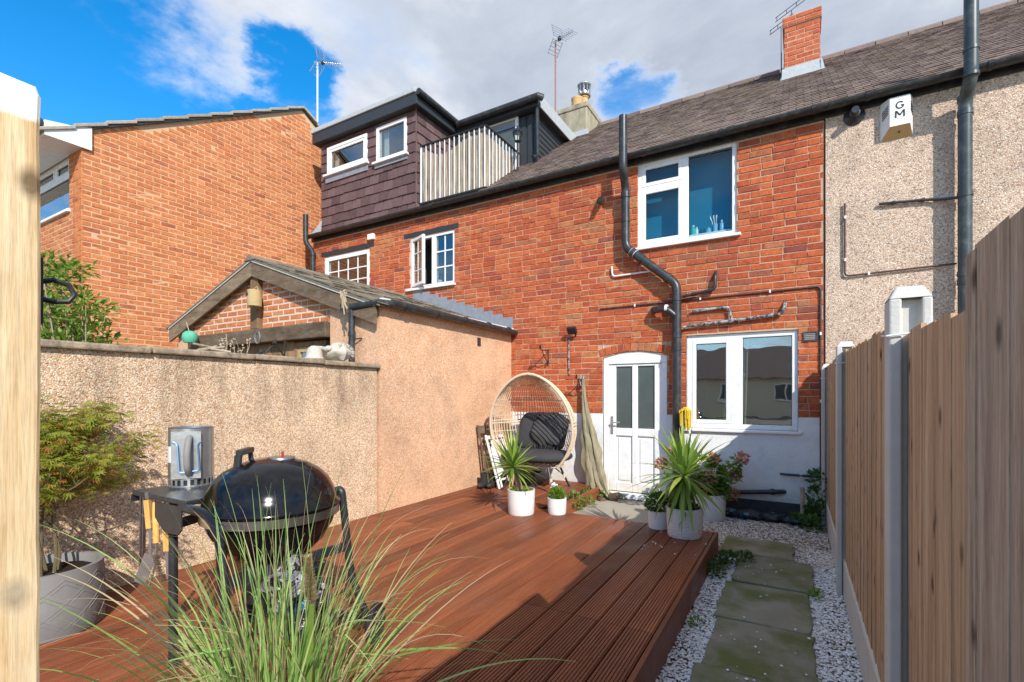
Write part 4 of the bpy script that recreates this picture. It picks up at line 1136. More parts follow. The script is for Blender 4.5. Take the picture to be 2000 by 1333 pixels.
m = MB().prism([(-7.72, bz1_-.1), (BX1_+.3, bz1_-.1), (BX1_+.3, otop(BX1_+.3)-.05), (RX, RZ-.08), (-7.72, otop(-7.72)-.05)], .12, lambda a, b, t: (a, OY+.0215+t, b))
ogw = obj('gable_infill', m, 'mortar_white', oh)
items = courses(-7.55, BX1_+.02, bz1_+.0, RZ, .222, .073, .016, [(RX-.085, RX+.085, 0, 9)], .1, lambda s, z: z+.12 < otop(s), 51)
lay(ogw, items, lambda s, z, o: (s, OY+.030-o, z), 0, 'brick_pale', .026, seed=52)
obj('tie_beam', MB().box((BX0, OY-.07, bz0_), (BX1_, OY+.06, bz1_)), 'oak_weathered', oh, auto=.012)
obj('king_post', MB().box((RX-.08, OY-.05, bz1_+.002), (RX+.08, OY+.05, RZ-.15)), 'oak_warm', oh, auto=.01)
for sg, xe in ((-1, RX-2.05), (1, WX+.02)):
    m = MB().prism([(RX, RZ-.045), (xe, otop(xe)-.045), (xe, otop(xe)-.235), (RX, RZ-.235)], .03, lambda a, b, t: (a, OY-.082+t, b))
    obj('barge_board', m, 'oak_weathered', oh)
    m = MB().prism([(RX, RZ-.03), (xe, otop(xe)-.03), (xe, otop(xe)-.052), (RX, RZ-.052)], .010, lambda a, b, t: (a, OY-.094+t, b))
    obj('verge_strip', m, 'ceramic_white', oh)
rm = MB()
rm.prism([(RX-2.10, otop(RX-2.10)-.03), (RX, RZ-.03), (WX+.09, otop(WX+.09)-.03), (WX+.09, otop(WX+.09)-.012), (RX, RZ-.012), (RX-2.10, otop(RX-2.10)-.012)], FY-.02-(OY-.10), lambda a, b, t: (a, OY-.10+t, b))
orf = obj('roof', rm, 'outhouse_tile', oh)
TILE = []
for s in range(4):
    rr = random.Random(s+140)
    vs = [(sx*.49+rr.uniform(-.01,.01), -.5+(1 if sy > 0 else 0)+(rr.uniform(-.05,.05) if sy < 0 else 0), 0 if sz < 0 else 1) for sz in (-1, 1) for sx, sy in ((-1,-1),(1,-1),(1,1),(-1,1))]
    me = bpy.data.meshes.new('roof_tile'); me.from_pydata(vs, [], [(4,5,6,7),(0,1,5,4),(1,2,6,5),(3,0,4,7)]); me.materials.append(MATS['outhouse_tile']); TILE.append(me)
slen = math.hypot(WX+.09-RX, (WX+.09-RX)*OSL)
rr = random.Random(77)
for sg in (1,):
    dn = Vector((sg, 0, -OSL)).normalized(); nn = Vector((sg*OSL, 0, 1)).normalized(); ax = Vector((0, sg, 0))
    base = Matrix((tuple(ax), tuple(-dn), tuple(nn))).transposed()
    rows = 13 if sg > 0 else 3
    for i in range(rows):
        for k in range(12 if sg > 0 else 2):
            wdt = (FY-.02-(OY-.10))/11
            s = (OY-.10) + wdt*k - (wdt/2 if i % 2 else 0)
            a, b = (OY-.105 if k == 0 else s), min(s+wdt, FY-.025)
            if b-a < .015: continue
            c = Vector((RX, (a+b)/2, RZ-.01)) + dn*(slen*(i+.35)/13) + nn*(.004+rr.uniform(0, .003))
            R4 = (base.to_4x4() @ Matrix.Rotation(-.05+rr.uniform(-.01,.01), 4, 'X'))
            inst('roof_tile', TILE[rr.randrange(4)], orf, c, (b-a, slen/13*1.5, .013), R4.to_euler())
for k in range(8):
    a = OY-.11+(FY-.03-OY+.10)*k/8
    m = MB().prism([(-.12, -.055), (-.06, -.02), (-.015, .012), (.015, .012), (.06, -.02), (.12, -.055)], (FY-.03-OY+.10)/8-.012, lambda s, t, d, a=a: (RX+s, a+d, RZ+t+.015))
    obj('ridge_tile', m, 'outhouse_tile', orf)
# stepped lead flashing on the cottage wall
m = MB(); x = RX+.25
k = 0
for k in range(11):
    xa = RX+.15+.182*k; zt = otop(xa)+.16
    m.box((xa, FY-.012-.0006*k, otop(xa+.182)-.02), (xa+.20, FY-.004, zt))
obj('flashing', m, 'lead', oh)
# its gutter, soffit and downpipe
gy0 = OY-.02
m = MB().tube([(WX+.10, FY-.05, EZ-.015), (WX+.10, gy0+.1, EZ+.01)], .042, 10); og = obj('gutter', m, 'black_plastic', oh, smooth=True)
for k in range(5):
    y = gy0+.3+k*.55; obj('gutter_bracket', MB().tube([(WX+.10, y, EZ), (WX+.10, y+.05, EZ)], .048, 10), 'black_plastic', og, smooth=True)
m = MB().box((WX+.002, OY, EZ-.02), (WX+.045, FY-.02, EZ+.06)); obj('fascia', m, 'white_paint', oh)
dp = at(687, 640, Y=OY-.07)
m = MB().tube([(WX+.10, gy0+.1, EZ+.0), (WX+.06, OY-.07, EZ-.005), (dp.x, OY-.07, EZ-.02)], .040, 10); m.tube([(dp.x, OY-.07, EZ+.02), (dp.x, OY-.07, .3)], .034, 10)
m.tube([(dp.x, OY-.07, EZ-.28), (dp.x, OY-.07, EZ-.33)], .041, 10); m.tube([(dp.x+.03, OY-.05, EZ-.36), (dp.x+.09, OY-.01, EZ-.35)], .008, 6)
obj('downpipe', m, 'black_plastic', oh, smooth=True)
vp = at(935, 668, X=WX); obj('air_brick', MB().box((WX-.002, vp.y-.035, vp.z-.055), (WX+.012, vp.y+.035, vp.z+.055)), 'black_bitumen', oh)
# door and window under the beam
wx0, wx1 = at(578, 690, Y=OY+.06).x, at(640, 690, Y=OY+.06).x
m = MB(); frame_ring(m, wx0, wx1, 1.2, bz0_-.02, .06, OY+.03, OY+.09); ow = obj('window', m, 'oak_warm', oh, auto=.006)
m = MB(); frame_ring(m, wx0+.06, wx1-.06, 1.26, bz0_-.10, .04, OY+.04, OY+.08); m.box((wx0+.06, OY+.045, bz0_-.10), (wx1-.06, OY+.085, bz0_-.08)); obj('sash', m, 'bird_box', ow)
obj('pane', MB().box((wx0+.09, OY+.06, 1.29), (wx1-.09, OY+.066, bz0_-.13)), 'window_glass', ow)
room(ow, wx0+.07, wx1-.07, 1.25, bz0_-.03, OY+.1, .6)
m = MB()
dw = (wx0-.02+7.35)/9
dr = None
for k in range(9):
    b_ = obj('door_board', MB().box((-7.35+dw*k+.004, OY+.05+.004*(k % 2), .1), (-7.35+dw*(k+1)-.004, OY+.09, bz0_-.002)), 'oak_warm', oh, auto=.004)
obj('back_wall', MB().box((-7.69, FY-.2, 0), (WX-.24, FY-.02, EZ-.1)), 'mortar_old', oh)

# ---- garden wall
gwz = at(735, 714, X=WX).z
gwall = thing('garden_wall', 'pebbledashed garden wall with flat stone coping along the deck', 'wall', (WX-.1, 1.5, 0))
m = MB().box((WX-.21, -2.2, 0), (WX-.008, OY-.03, gwz-.03)); obj('wall', m, 'pebble_garden', gwall)
ys = [-2.2, -1.3, -.55, .2, .95, 1.62, 2.35, 3.02, OY-.004]
r = random.Random(9)
for a, b in zip(ys, ys[1:]):
    dz = r.uniform(-.004, .004)
    obj('coping_stone', MB().box((WX-.26, a+.004, gwz-.028+dz), (WX+.035, b-.004, gwz+.018+dz)), 'coping', gwall, auto=.012)

# lap fence and shrub in the garden next door
lf = thing('lap_fence', 'weathered horizontal lap fence below the orange gable wall', 'fence', (-8.3, 4.4, 0))
for k in range(7):
    z = .35+k*.18
    obj('slat', MB().prism([(0, 0), (.022, 0), (.006, .2)], 4.3, lambda a, b, t, z=z: (-8.5+a, 2.1+t, z+b)), 'lap_fence', lf)
for y in (2.15, 3.6, 5.0, 6.3): obj('post', MB().box((-8.56, y, 0), (-8.46, y+.09, 1.72)), 'lap_fence', lf)
obj('capping_rail', MB().box((-8.55, 2.08, 1.63), (-8.44, 6.42, 1.665)), 'lap_fence', lf)
# ------------------------------------------------------------------ boundary fence on the right, X = .27
FX = .27
def feather_panel(label, y0, y1, z0, ztop0, ztop1, mt, x, board=.15, seed=0, gravel=True):
    t = thing('fence_panel', label, 'fence panel', (x+.03, (y0+y1)/2, 0), 'panels of the boundary fence')
    r = random.Random(seed); s = y0; k = 0
    while s < y1-.02:
        e = min(s+board, y1); zt = ztop0+(ztop1-ztop0)*(s-y0)/(y1-y0)+r.uniform(-.012, .012)
        m = MB().prism([(s, 0), (e+.012, .006), (e+.012, .010), (s, .013)], zt-z0, lambda a, b, d: (x+.012-b+r.uniform(-.0012, .0012), a, z0+d))
        obj('board', m, mt, t)
        s = e; k += 1
    for z in (z0+.18, (z0+ztop0)/2, ztop0-.22): obj('rail', MB().box((x+.018, y0, z-.04), (x+.06, y1, z+.04)), mt, t)
    if gravel: obj('gravel_board', MB().box((x-.010, y0, -.02), (x+.034, y1, z0-.004)), 'concrete', t, auto=.008)
    return t
P1, P2, P3 = 2.02, 4.25, 6.38
PXC = {2.02: .314, 4.25: .307, 6.38: .297}
def cpost(y, top, label, w=.10):
    """slotted concrete post: H section with a chamfered top"""
    FX = PXC[y]
    t = thing('concrete_post', label, 'fence post', (FX, y, 0), 'concrete posts of the boundary fence')
    m = MB()
    prof = [(-.055, -w/2), (.055, -w/2), (.055, w/2), (-.055, w/2)]
    zc = top-.03
    h = [(-.055, -w/2), (-.022, -w/2), (-.022, -w/2+.028), (.028, -w/2+.028), (.028, -w/2), (.055, -w/2), (.055, w/2), (.028, w/2), (.028, w/2-.028), (-.022, w/2-.028), (-.022, w/2), (-.055, w/2)]
    m.prism(h, zc, lambda a, b, d: (FX+a, y+b, d-.02))
    m.add([(FX-.055, y-w/2, zc-.02), (FX+.055, y-w/2, zc-.02), (FX+.055, y+w/2, zc-.02), (FX-.055, y+w/2, zc-.02),
           (FX-.035, y-w/2+.02, zc+.02), (FX+.035, y-w/2+.02, zc+.02), (FX+.035, y+w/2-.02, zc+.02), (FX-.035, y+w/2-.02, zc+.02)],
          [(4,5,6,7),(0,1,5,4),(1,2,6,5),(2,3,7,6),(3,0,4,7)])
    obj('shaft', m, 'concrete', t, auto=.006)
    obj('wire_tie', MB().tube([(FX+.062*a, y+(w/2+.008)*b, top-.17+.012*c) for a, b, c in ((-1,-1,0),(1,-1,1),(1,1,2),(-1,1,1))], .003, 5, closed=True), 'white_metal', t)
cpost(P1, 1.81, 'nearest tall concrete fence post with a wire tied round its top')
cpost(P2, 1.845, 'second concrete fence post, halfway along the boundary fence')
cpost(P3, 1.80, 'farthest concrete fence post, against the cottage wall')
feather_panel('brown closeboard fence panel nearest the cottage wall', P2+.026, P3-.026, .27, 1.77, 1.76, 'fence_wood', .294, seed=1)
feather_panel('brown closeboard fence panel between the two tall concrete posts', P1+.026, P2-.026, .27, 1.70, 1.77, 'fence_wood', .302, seed=2)
feather_panel('short brown closeboard panel on the near side of the concrete post', 1.17, P1-.026, .27, 1.63, 1.65, 'fence_wood', .306, seed=3)
feather_panel('grey weathered closeboard panel closest to the viewer at right', -.95, 1.25, .08, 1.745, 1.72, 'fence_wood_grey', .283, board=.165, seed=4, gravel=False)

# gate post close to the viewer on the left
gp = at(78, 400, D=.80)
t = thing('gate_post', 'pale new timber gate post with whitened top at the left edge', 'post', (gp.x-.05, gp.y, 0))
zt = at(40, 165, D=.80).z
Mg = Matrix.Translation((gp.x, gp.y, 0)) @ Matrix.Rotation(YAW+rad(45.5), 4, 'Z')
m = MB(Mg)
r = random.Random(4)
nseg = 24
vs = []; fs = []
for i in range(nseg+1):
    z = (zt-.02)*i/nseg
    j = r.uniform(-.0012, .0012)
    for a, b in ((-.10, 0), (-.004, 0), (0, .004), (0, .096), (-.004, .10), (-.10, .10)):
        vs.append((a+(j if a > -.05 else 0), b+r.uniform(-.0006, .0006), z))
for i in range(nseg):
    for k in range(6): fs.append((i*6+k, i*6+(k+1) % 6, (i+1)*6+(k+1) % 6, (i+1)*6+k))
m.add(vs, fs); b = nseg*6
m.add([(-.10, 0, zt-.02), (-.004, 0, zt-.02), (0, .004, zt-.02), (0, .096, zt-.02), (-.004, .10, zt-.02), (-.10, .10, zt-.02), (-.098, .002, zt+.006), (-.005, .002, zt-.006), (-.005, .098, zt-.006), (-.098, .098, zt+.006)],
      [(6,7,8,9), (0,1,7,6), (1,2,7), (2,3,8,7), (3,4,8), (4,5,9,8), (5,0,6,9)])
obj('shaft', m, 'post_wood', t)
hk = at(80, 575, D=.88)
m = MB(Mg); lx = 0
pts = [(0.0, .05, hk.z+.012), (.018, .05, hk.z+.018), (.038, .05, hk.z+.012), (.046, .05, hk.z-.004), (.038, .05, hk.z-.017), (.018, .05, hk.z-.020), (0.0, .05, hk.z-.016)]
m.tube(pts, .0045, 8); m.box((0.0012, .03, hk.z-.06), (.005, .07, hk.z+.05))
obj('hook', m, 'black_iron', t, smooth=True)

# ------------------------------------------------------------------ deck
DZ = .205
DKX0, DKX1 = WX-.006, -.61
FARY, NEARY = 4.74, -1.3
INX = -2.36
deck = thing('timber_deck', 'reddish brown grooved timber deck covering the yard', 'deck', (-2.2, 2.5, 0))
def plank_profile(w, g=8):
    pr = [(0, -.028), (0, -.003), (.003, 0)]
    pw = (w-.006)/g
    for i in range(g):
        a = .003+pw*i
        pr += [(a+pw*.60, 0), (a+pw*.68, -.005), (a+pw*.92, -.005)] + ([(a+pw, 0)] if i < g-1 else [(a+pw*.96, 0)])
    pr += [(w-.003, 0), (w, -.003), (w, -.028)]
    return pr
npl = 21
pw = (DKX1-.028-DKX0)/npl
prof = plank_profile(pw-.009)
def plank_mesh():
    m = MB().prism([(a, b) for a, b in prof], 1.0, lambda a, b, t: (a, t, b))
    me = bpy.data.meshes.new('plank'); me.from_pydata(m.v, [], m.f); me.materials.append(MATS['deck_wood']); return me
PM = plank_mesh()
r = random.Random(12)
for i in range(npl):
    x = DKX0+pw*i+.003
    far = FARY if x+pw*.6 > INX else FY-.016
    if far < 5: joints = [2.56] if i > npl-7 else [r.choice([1.1, 3.4])]
    else: joints = [r.choice([2.0, 3.6, 4.9])]
    cuts = [NEARY] + joints + [far]
    for a, b in zip(cuts, cuts[1:]):
        inst('plank', PM, deck, (x, a+.002, DZ+r.uniform(-.0012, .0012)), (1, b-a-.004, 1))
obj('edge_board', MB().box((DKX1-.027, NEARY, 0.0), (DKX1, FARY, DZ+.001)), 'deck_wood', deck, auto=.004)
obj('end_board', MB().box((INX-.08, FARY+.002, 0.0), (DKX1, FARY+.024, DZ-.002)), 'deck_wood', deck, auto=.004)
obj('side_board', MB().box((INX+.022, FARY+.025, 0.0), (INX+.045, FY-.02, DZ-.002)), 'deck_wood', deck, auto=.004)
obj('joists', MB().box((DKX0+.05, NEARY+.05, .0), (DKX1-.05, FARY-.05, DZ-.04)).box((DKX0+.05, FARY-.04, .0), (INX-.02, FY-.05, DZ-.04)), 'soil', deck)

# ------------------------------------------------------------------ path: concrete by the door, stone slabs, gravel
struct(obj('concrete_yard', MB().box((INX+.03, FARY+.01, -.02), (-1.28, FY-.02, .035)), 'concrete_ground', auto=.01))
path = thing('path', 'path of worn mossy stone slabs between deck and fence', 'path', (-.17, 3, 0))
struct(path)
ycut = [5.33, 4.78, 4.07, 3.38, 2.73, 2.08, 1.42, .78, .1, -.6]
r = random.Random(31)
for k, (b, a) in enumerate(zip(ycut, ycut[1:])):
    x0, x1 = (-.60 if k == 0 else -.455+r.uniform(-.03, .03)), (-.02 if k == 0 else .10+r.uniform(-.02, .015))
    ring = []
    cr = [(x0, a+.008), (x1, a+.008), (x1, b-.008), (x0, b-.008)]
    for (p, q), (p2, q2) in zip(cr, cr[1:]+cr[:1]):
        for t_ in range(6):
            f = t_/6; ring.append((p+(p2-p)*f+r.uniform(-.013, .013), q+(q2-q)*f+r.uniform(-.010, .010)))
    tl = r.uniform(-.006, .006)
    m = MB().prism(ring, 1, lambda s, t, d: (s, t, -.03 if d == 0 else .032+tl+(.006 if k == 0 else 0)))
    obj('slab', m, 'stone_slab', path, auto=.006)
PEB = []
for s in range(6):
    rr = random.Random(s); o = [(1,0,0),(-1,0,0),(0,1,0),(0,-1,0),(0,0,1),(0,0,-1)]
    PEB.append(([tuple(c*rr.uniform(.75, 1.2) for c in p) for p in o], [(0,2,4),(2,1,4),(1,3,4),(3,0,4),(2,0,5),(1,2,5),(3,1,5),(0,3,5)]))
def pebbles(name, areas, mt, label, size, seed, stack=2.2):
    rr = random.Random(seed); V = []; Fc = []
    for x0, x1, y0, y1, z in areas:
        for _ in range(int((x1-x0)*(y1-y0)/(size**2)*stack)):
            x, y = rr.uniform(x0, x1), rr.uniform(y0, y1); s = size*rr.uniform(.55, 1.15)
            vs, fs = PEB[rr.randrange(6)]
            a = rr.uniform(0, 6.28); c, sn = math.cos(a), math.sin(a); zz = z+rr.uniform(-.004, .012)
            o = len(V)
            for p in vs:
                px, py, pz = p[0]*s*.75, p[1]*s*.5, p[2]*s*.38
                V.append((x+px*c-py*sn, y+px*sn+py*c, zz+pz))
            Fc += [(i+o, j+o, k+o) for i, j, k in fs]
    m = MB(); m.v = V; m.f = Fc
    o = obj(name, m, mt, kind='stuff'); tag(o, label, 'gravel')
    return o
pebbles('white_gravel', [(DKX1, -.44, .8, 4.75, .004), (.085, FX+.02, .8, 5.3, .004), (-.5, .15, .8, 4.8, -.008)], 'pebbles_white', 'white stone chippings either side of the slab path', .017, 1)
pebbles('mixed_gravel', [(-1.3, FX+.01, 5.3, FY-.03, .006), (-1.3, -.55, 4.77, 5.3, .006), (-.02, FX+.015, 4.75, 5.32, .006)], 'pebbles_mixed', 'brown and white gravel bed below the kitchen window', .019, 2)
rr = random.Random(8); m = MB()
for _ in range(90):
    if rr.random() < .6: x, y, z = rr.uniform(-.44, .1), rr.uniform(1.5, 4.6), .044
    else: x, y, z = rr.uniform(-1.1, -.64), rr.uniform(3.9, 4.72), DZ+.006
    vs, fs = PEB[rr.randrange(6)]; s = rr.uniform(.004, .011)
    m.add([(x+p[0]*s, y+p[1]*s, z+p[2]*s*.6) for p in vs], fs)
tag(obj('stray_chippings', m, 'pebbles_white', kind='stuff'), 'stray white chippings scattered on the slabs and deck corner', 'gravel')
# ------------------------------------------------------------------ fixtures on the facades
def W(u, v, off=.0): p = at(u, v, Y=FY-off); return Vector((p.x, p.y, p.z))
def bend(pts, r=.06, n=4):
    """round the corners of a pipe run"""
    pts = [Vector(p) for p in pts]; out = [pts[0]]
    for a, b, c in zip(pts, pts[1:], pts[2:]):
        k = min(r, (a-b).length*.45, (c-b).length*.45)
        p, q = b+(a-b).normalized()*k, b+(c-b).normalized()*k
        for i in range(n+1):
            t = i/n; out.append(p*(1-t)**2+b*2*t*(1-t)+q*t*t)
    return out+[pts[-1]]
def pipe(name, pts, r, mt, label, cat='pipe', collars=(), clip=None, parent_loc=None):
    t = thing(name, label, cat, pts[-1] if parent_loc is None else parent_loc)
    obj('pipe_run', MB().tube(bend(pts, max(.05, r*1.6)), r, 12), mt, t, smooth=True)
    for p, q, k in collars: obj('collar', MB().tube([p, q], r*k, 12), mt, t, smooth=True)
    for c in clip or (): obj('clip', MB().cbox(c, (.018, .024, r*2+.012)), 'white_metal', t)
    return t
x_lo = W(1325, 560, .12).x
up = at(1217, 227, Y=6.215); b1 = at(1217, 332, Y=6.215); b2 = at(1222, 368, Y=FY-.115); b3 = at(1222, 484, Y=FY-.115); b4 = at(1322, 556, Y=FY-.115)
b2.x = b3.x
dn = Vector((b4.x, b4.y, .0))
col = [((b2.x, b2.y, b2.z-.06), (b2.x, b2.y, b2.z-.13), 1.16)]
for v in (435,): z = W(1222, v, .115).z; col.append(((b2.x, b2.y, z), (b2.x, b2.y, z+.05), 1.12))
for v in (588, 660, 685): z = W(1324, v, .115).z; col.append(((dn.x, dn.y, z), (dn.x, dn.y, z+.06), 1.14))
dd = (b4-b3).normalized()
for k in (.12, .28, .80): q = b3+(b4-b3)*k; col.append((q, q+dd*.06, 1.14))
sp = pipe('soil_pipe', [up, b1, b2, b3, b4, dn], .055, 'black_plastic', 'black soil pipe with diagonal offset between the white windows', 'pipe', col)
obj('tape', MB().tube([b3+dd*.10, b3+dd*.17], .0595, 12), 'white_paint', sp, smooth=True)
# stub with tape on the left of the pipe
m = MB().tube(bend([W(1325, 622, .115), W(1300, 603, .16), W(1278, 606, .10), W(1277, 606, .0)], .05), .045, 12)
obj('branch', m, 'black_plastic', sp, smooth=True)
obj('tape', MB().tube([W(1304, 603, .155), W(1299, 603, .155)], .05, 12), 'white_paint', sp, smooth=True)
pipe('waste_pipe', [W(1333, 580, .06), W(1396, 566, .06), W(1397, 540, .06), W(1398, 532, .0)], .02, 'black_plastic', 'short black waste pipe rising right of the soil pipe', 'pipe',
     [(W(1352, 576, .06), W(1358, 574.6, .06), 1.3), (W(1376, 570.5, .06), W(1382, 569, .06), 1.3)])
pipe('waste_pipe', [W(1334, 640, .06), W(1345, 637, .05), W(1430, 627, .05), W(1528, 613, .05), W(1533, 597, .05), W(1533, 590, .0)], .019, 'grey_pipe', 'long speckled grey waste pipe above the kitchen window', 'pipe',
     [(W(1424, 627.5, .05), W(1436, 626, .05), 1.35), (W(1505, 616, .05), W(1510, 615.4, .05), 1.3)])
pipe('overflow_pipe', [W(1350, 609, .04), W(1424, 600, .04), W(1429, 626, .05)], .017, 'grey_pipe', 'hooked pale grey overflow pipe just above the grey waste pipe', 'pipe')
pipe('overflow_pipe', [W(1195, 521, .03), W(1196, 541, .03), W(1272, 530, .03)], .012, 'white_metal', 'thin white overflow pipe left of the diagonal soil pipe', 'pipe')
pipe('conduit', [W(1172, 604, .02), W(1598, 560, .02), W(1603, 565, .02), W(1603, 930, .02)], .011, 'dark_conduit', 'dark conduit crossing the brick wall above the kitchen window', 'cable',
     clip=[W(1240, 597, .02), W(1368, 583.5, .02), W(1504, 569.5, .02), W(1603, 652, .02), W(1603, 784, .02)])
pipe('drain_stub', [W(1524, 926, .03), W(1532, 927, .05), W(1604, 932, .05)], .014, 'black_plastic', 'thin black pipe low on the white wall near the fence', 'pipe', clip=[W(1564, 929, .05)])
pipe('drain_pipe', [W(1415, 962, .06), W(1524, 961, .06), W(1532, 961, .0)], .027, 'black_plastic', 'thick black drain pipe low on the white wall behind the pink flowers', 'pipe',
     [(W(1440, 962, .06), W(1447, 962, .06), 1.3), (W(1505, 961, .06), W(1513, 961, .06), 1.3)])
# boiler flue
t = thing('boiler_flue', 'stubby black boiler flue poking from the bricks left of the soil pipe', 'flue', W(1172, 394))
obj('tube', MB().tube([W(1172, 392, -.02), W(1172, 392, .10)], .045, 16), 'black_plastic', t, smooth=True)
obj('end_grille', MB().tube([W(1172, 392, .10), W(1172, 392, .17)], .032, 16), 'black_plastic', t, smooth=True)
obj('mortar_patch', MB().ell(W(1171, 395, -.005), (.13, .011, .11), 14, 8, 1, None, .4, 3), 'mortar_old', t, smooth=True)
for u, v, a, b, nm in ((1398, 536, .075, .06, 0), (1534, 590, .08, .035, 1)):
    pass
# floodlight with its cable
t = thing('floodlight', 'small black floodlight tilted down on the brick wall above the egg chair', 'light', W(1117, 648))
c = W(1117, 646, .10); R = Matrix.Rotation(rad(38), 3, 'X')
obj('housing', MB().cbox(c, (.135, .05, .105), R), 'black_iron', t, auto=.008)
obj('bracket', MB().tube([c+Vector((.05, .02, -.03)), W(1124, 657, .0)], .012, 8), 'black_iron', t)
obj('cable', MB().tube([W(1111, 660, .02), W(1111, 728, .02), W(1112, 733, .02)], .009, 8), 'grey_pipe', t, smooth=True)
# hanging basket brackets
def bracket(u, v, lab):
    t = thing('basket_bracket', lab, 'bracket', W(u, v+30), 'scrolled iron brackets on the brick wall')
    a = W(u, v, .01); b = W(u, v+22, .01)
    m = MB().tube([a+Vector((0,0,.02)), b-Vector((0,0,.05))], .009, 6)
    tip = a+Vector((0, -.26, .0))
    m.tube([a, tip], .008, 6)
    sc = []
    for i in range(22):
        th = i*.42; rr = .034*(1-i/26); sc.append(tip+Vector((0, -rr*math.sin(th), .034-rr*math.cos(th))))
    m.tube(sc, .007, 6)
    m.tube([b, b+(tip-b)*.5+Vector((0,0,-.02)), tip+Vector((0, .05, 0))], .007, 6)
    sc = []
    for i in range(20):
        th = i*.45; rr = .03*(1-i/24); sc.append(b+Vector((0, -.03-rr*math.sin(th), .02+rr*math.cos(th)-.03)))
    m.tube(sc, .007, 6)
    obj('scroll', m, 'black_iron', t)
bracket(1071, 686, 'scrolled black iron bracket on the bricks above the egg chair')
bracket(1140, 742, 'scrolled black iron bracket holding up the hanging waders')
# louvre vent by the kitchen window
t = thing('air_vent', 'square greenish louvred air vent beside the kitchen window', 'vent', W(1583, 668))
a, b = W(1568, 668, .0), W(1597, 647, .0)
m = MB(); frame_ring(m, a.x, b.x, a.z, b.z, .014, FY-.02, FY-.002); obj('vent_frame', m, 'grey_green_pipe', t)
for k in range(5):
    z = a.z+.02+(b.z-a.z-.035)*k/4
    obj('louvre', MB().prism([(FY-.016, z), (FY-.003, z+.022), (FY-.001, z+.022), (FY-.014, z)], b.x-a.x-.03, lambda s, q, d: (a.x+.015+d, s, q)), 'pot_grey', t)
obj('louvre_back', MB().box((a.x+.012, FY-.003, a.z+.012), (b.x-.012, FY-.0005, b.z-.012)), 'black_iron', t)
# white box over the small neighbour window
a, b = W(721.5, 471, 0), W(733.5, 457, 0)
tag(obj('junction_box', MB().box((a.x, FY-.06, a.z), (b.x, FY-.002, b.z)), 'upvc', auto=.01), 'small white box on the bricks above the leftmost window', 'box')
# wooden stake and tarpaulin at the foot of the wall
p = at(1568, 1003, Y=6.28); q = at(1567, 952, Y=6.28)
tag(obj('wooden_stake', MB().tube([(p.x, 6.28, 0), (q.x, 6.28, q.z-.05), (q.x, 6.28, q.z-.05), (q.x-.003, 6.28, q.z)], [.024, .023, .026, .024], 10), 'lap_fence', smooth=True), 'short grey stake standing against the white wall by the fence', 'stake')
m = MB(); rr = random.Random(5)
for k in range(5):
    m.ell((-.95+.24*k, 6.26+rr.uniform(-.03, .03), .06), (.17, .12, .055), 14, 8, 1, None, .5, k)
tag(obj('plastic_sheet', m, 'plastic_bag', smooth=True), 'crumpled black plastic sheeting along the foot of the white wall', 'plastic sheet')

# left end of the terrace: downpipe
z0 = at(600, 420, Y=6.3)
lp0 = at(597, 420, Y=6.3); lp1 = at(597, 475, Y=6.3); lp2 = at(611, 492, Y=FY-.09); lp3 = Vector((lp2.x, lp2.y, 1.0))
pipe('rainwater_pipe', [lp0, lp1, lp2, lp3], .05, 'black_plastic', 'black vent pipe with swan neck at the far left end of the terrace', 'pipe', [((lp3.x, lp3.y, lp2.z-.08), (lp3.x, lp3.y, lp2.z-.02), 1.2)])
t = at(632, 446, Y=6.45)
tag(obj('lead_soaker', MB().prism([(LX-.25, EAVE_Z+.02), (LX+.30, EAVE_Z+.04), (LX+.34, EAVE_Z+.28), (LX+.1, EAVE_Z+.1)], .02, lambda a, b, d: (a, 6.42+d, b)), 'lead_pale'), 'pale lead flashing piece at the left end of the gutter', 'flashing')

# pebbledash wall: flue, alarm box, soil pipe, conduits
PY = .022
p = W(1668, 228, PY)
t = thing('wall_flue', 'black round flue with flange below the gutter of the pebbledashed house', 'flue', p)
obj('flange', MB().lathe([(.10, 0), (.10, .012), (.06, .03), (.05, .05)], 20, p, axis=(0, -1, 0)), 'black_plastic', t, smooth=True)
obj('tube', MB().lathe([(.05, .04), (.05, .09), (.035, .10), (.035, .16), (.02, .16)], 20, p, axis=(0, -1, 0)), 'black_plastic', t, smooth=True)
a = at(1719, 280, Y=FY-PY); b = at(1783, 190, Y=FY-PY)
ax0, ax1 = a.x, b.x; az0, az1 = (a.z+at(1783, 264, Y=FY-PY).z)/2, (b.z+at(1719, 206, Y=FY-PY).z)/2
t = thing('alarm_box', 'white wedge shaped alarm box lettered G M on the pebbledash', 'alarm box', ((ax0+ax1)/2, FY-PY, az0))
yb, yf = FY-PY+.001, FY-PY-.105
w_, h_ = ax1-ax0, az1-az0
f0, f1 = ax0+w_*.25, ax1-w_*.14; g0_ = az0+h_*.24
m = MB().add([(ax0, yb, az0), (ax1, yb, az0), (ax1, yb, az1), (ax0, yb, az1), (f0, yf, g0_), (f1, yf, g0_), (f1, yf, az1-.006), (f0, yf, az1-.006)],
             [(4,5,6,7), (0,4,7,3), (1,2,6,5), (3,7,6,2)])
obj('cover', m, 'alarm_white', t)
obj('strobe', MB().add([(ax0, yb, az0), (ax1, yb, az0), (f1, yf, g0_), (f0, yf, g0_)], [(0,1,2,3)]), 'alarm_amber', t)
c = Vector(((f0+f1)/2, (yb+yf)/2-.002, (az0+g0_)/2)); nrm = Vector((0, -(g0_-az0), -(yb-yf))).normalized()
obj('screw', MB().lathe([(.012, 0), (.012, .004), (0, .006)], 10, c, axis=nrm), 'boot_brown', t)
fx = (f0+f1)/2
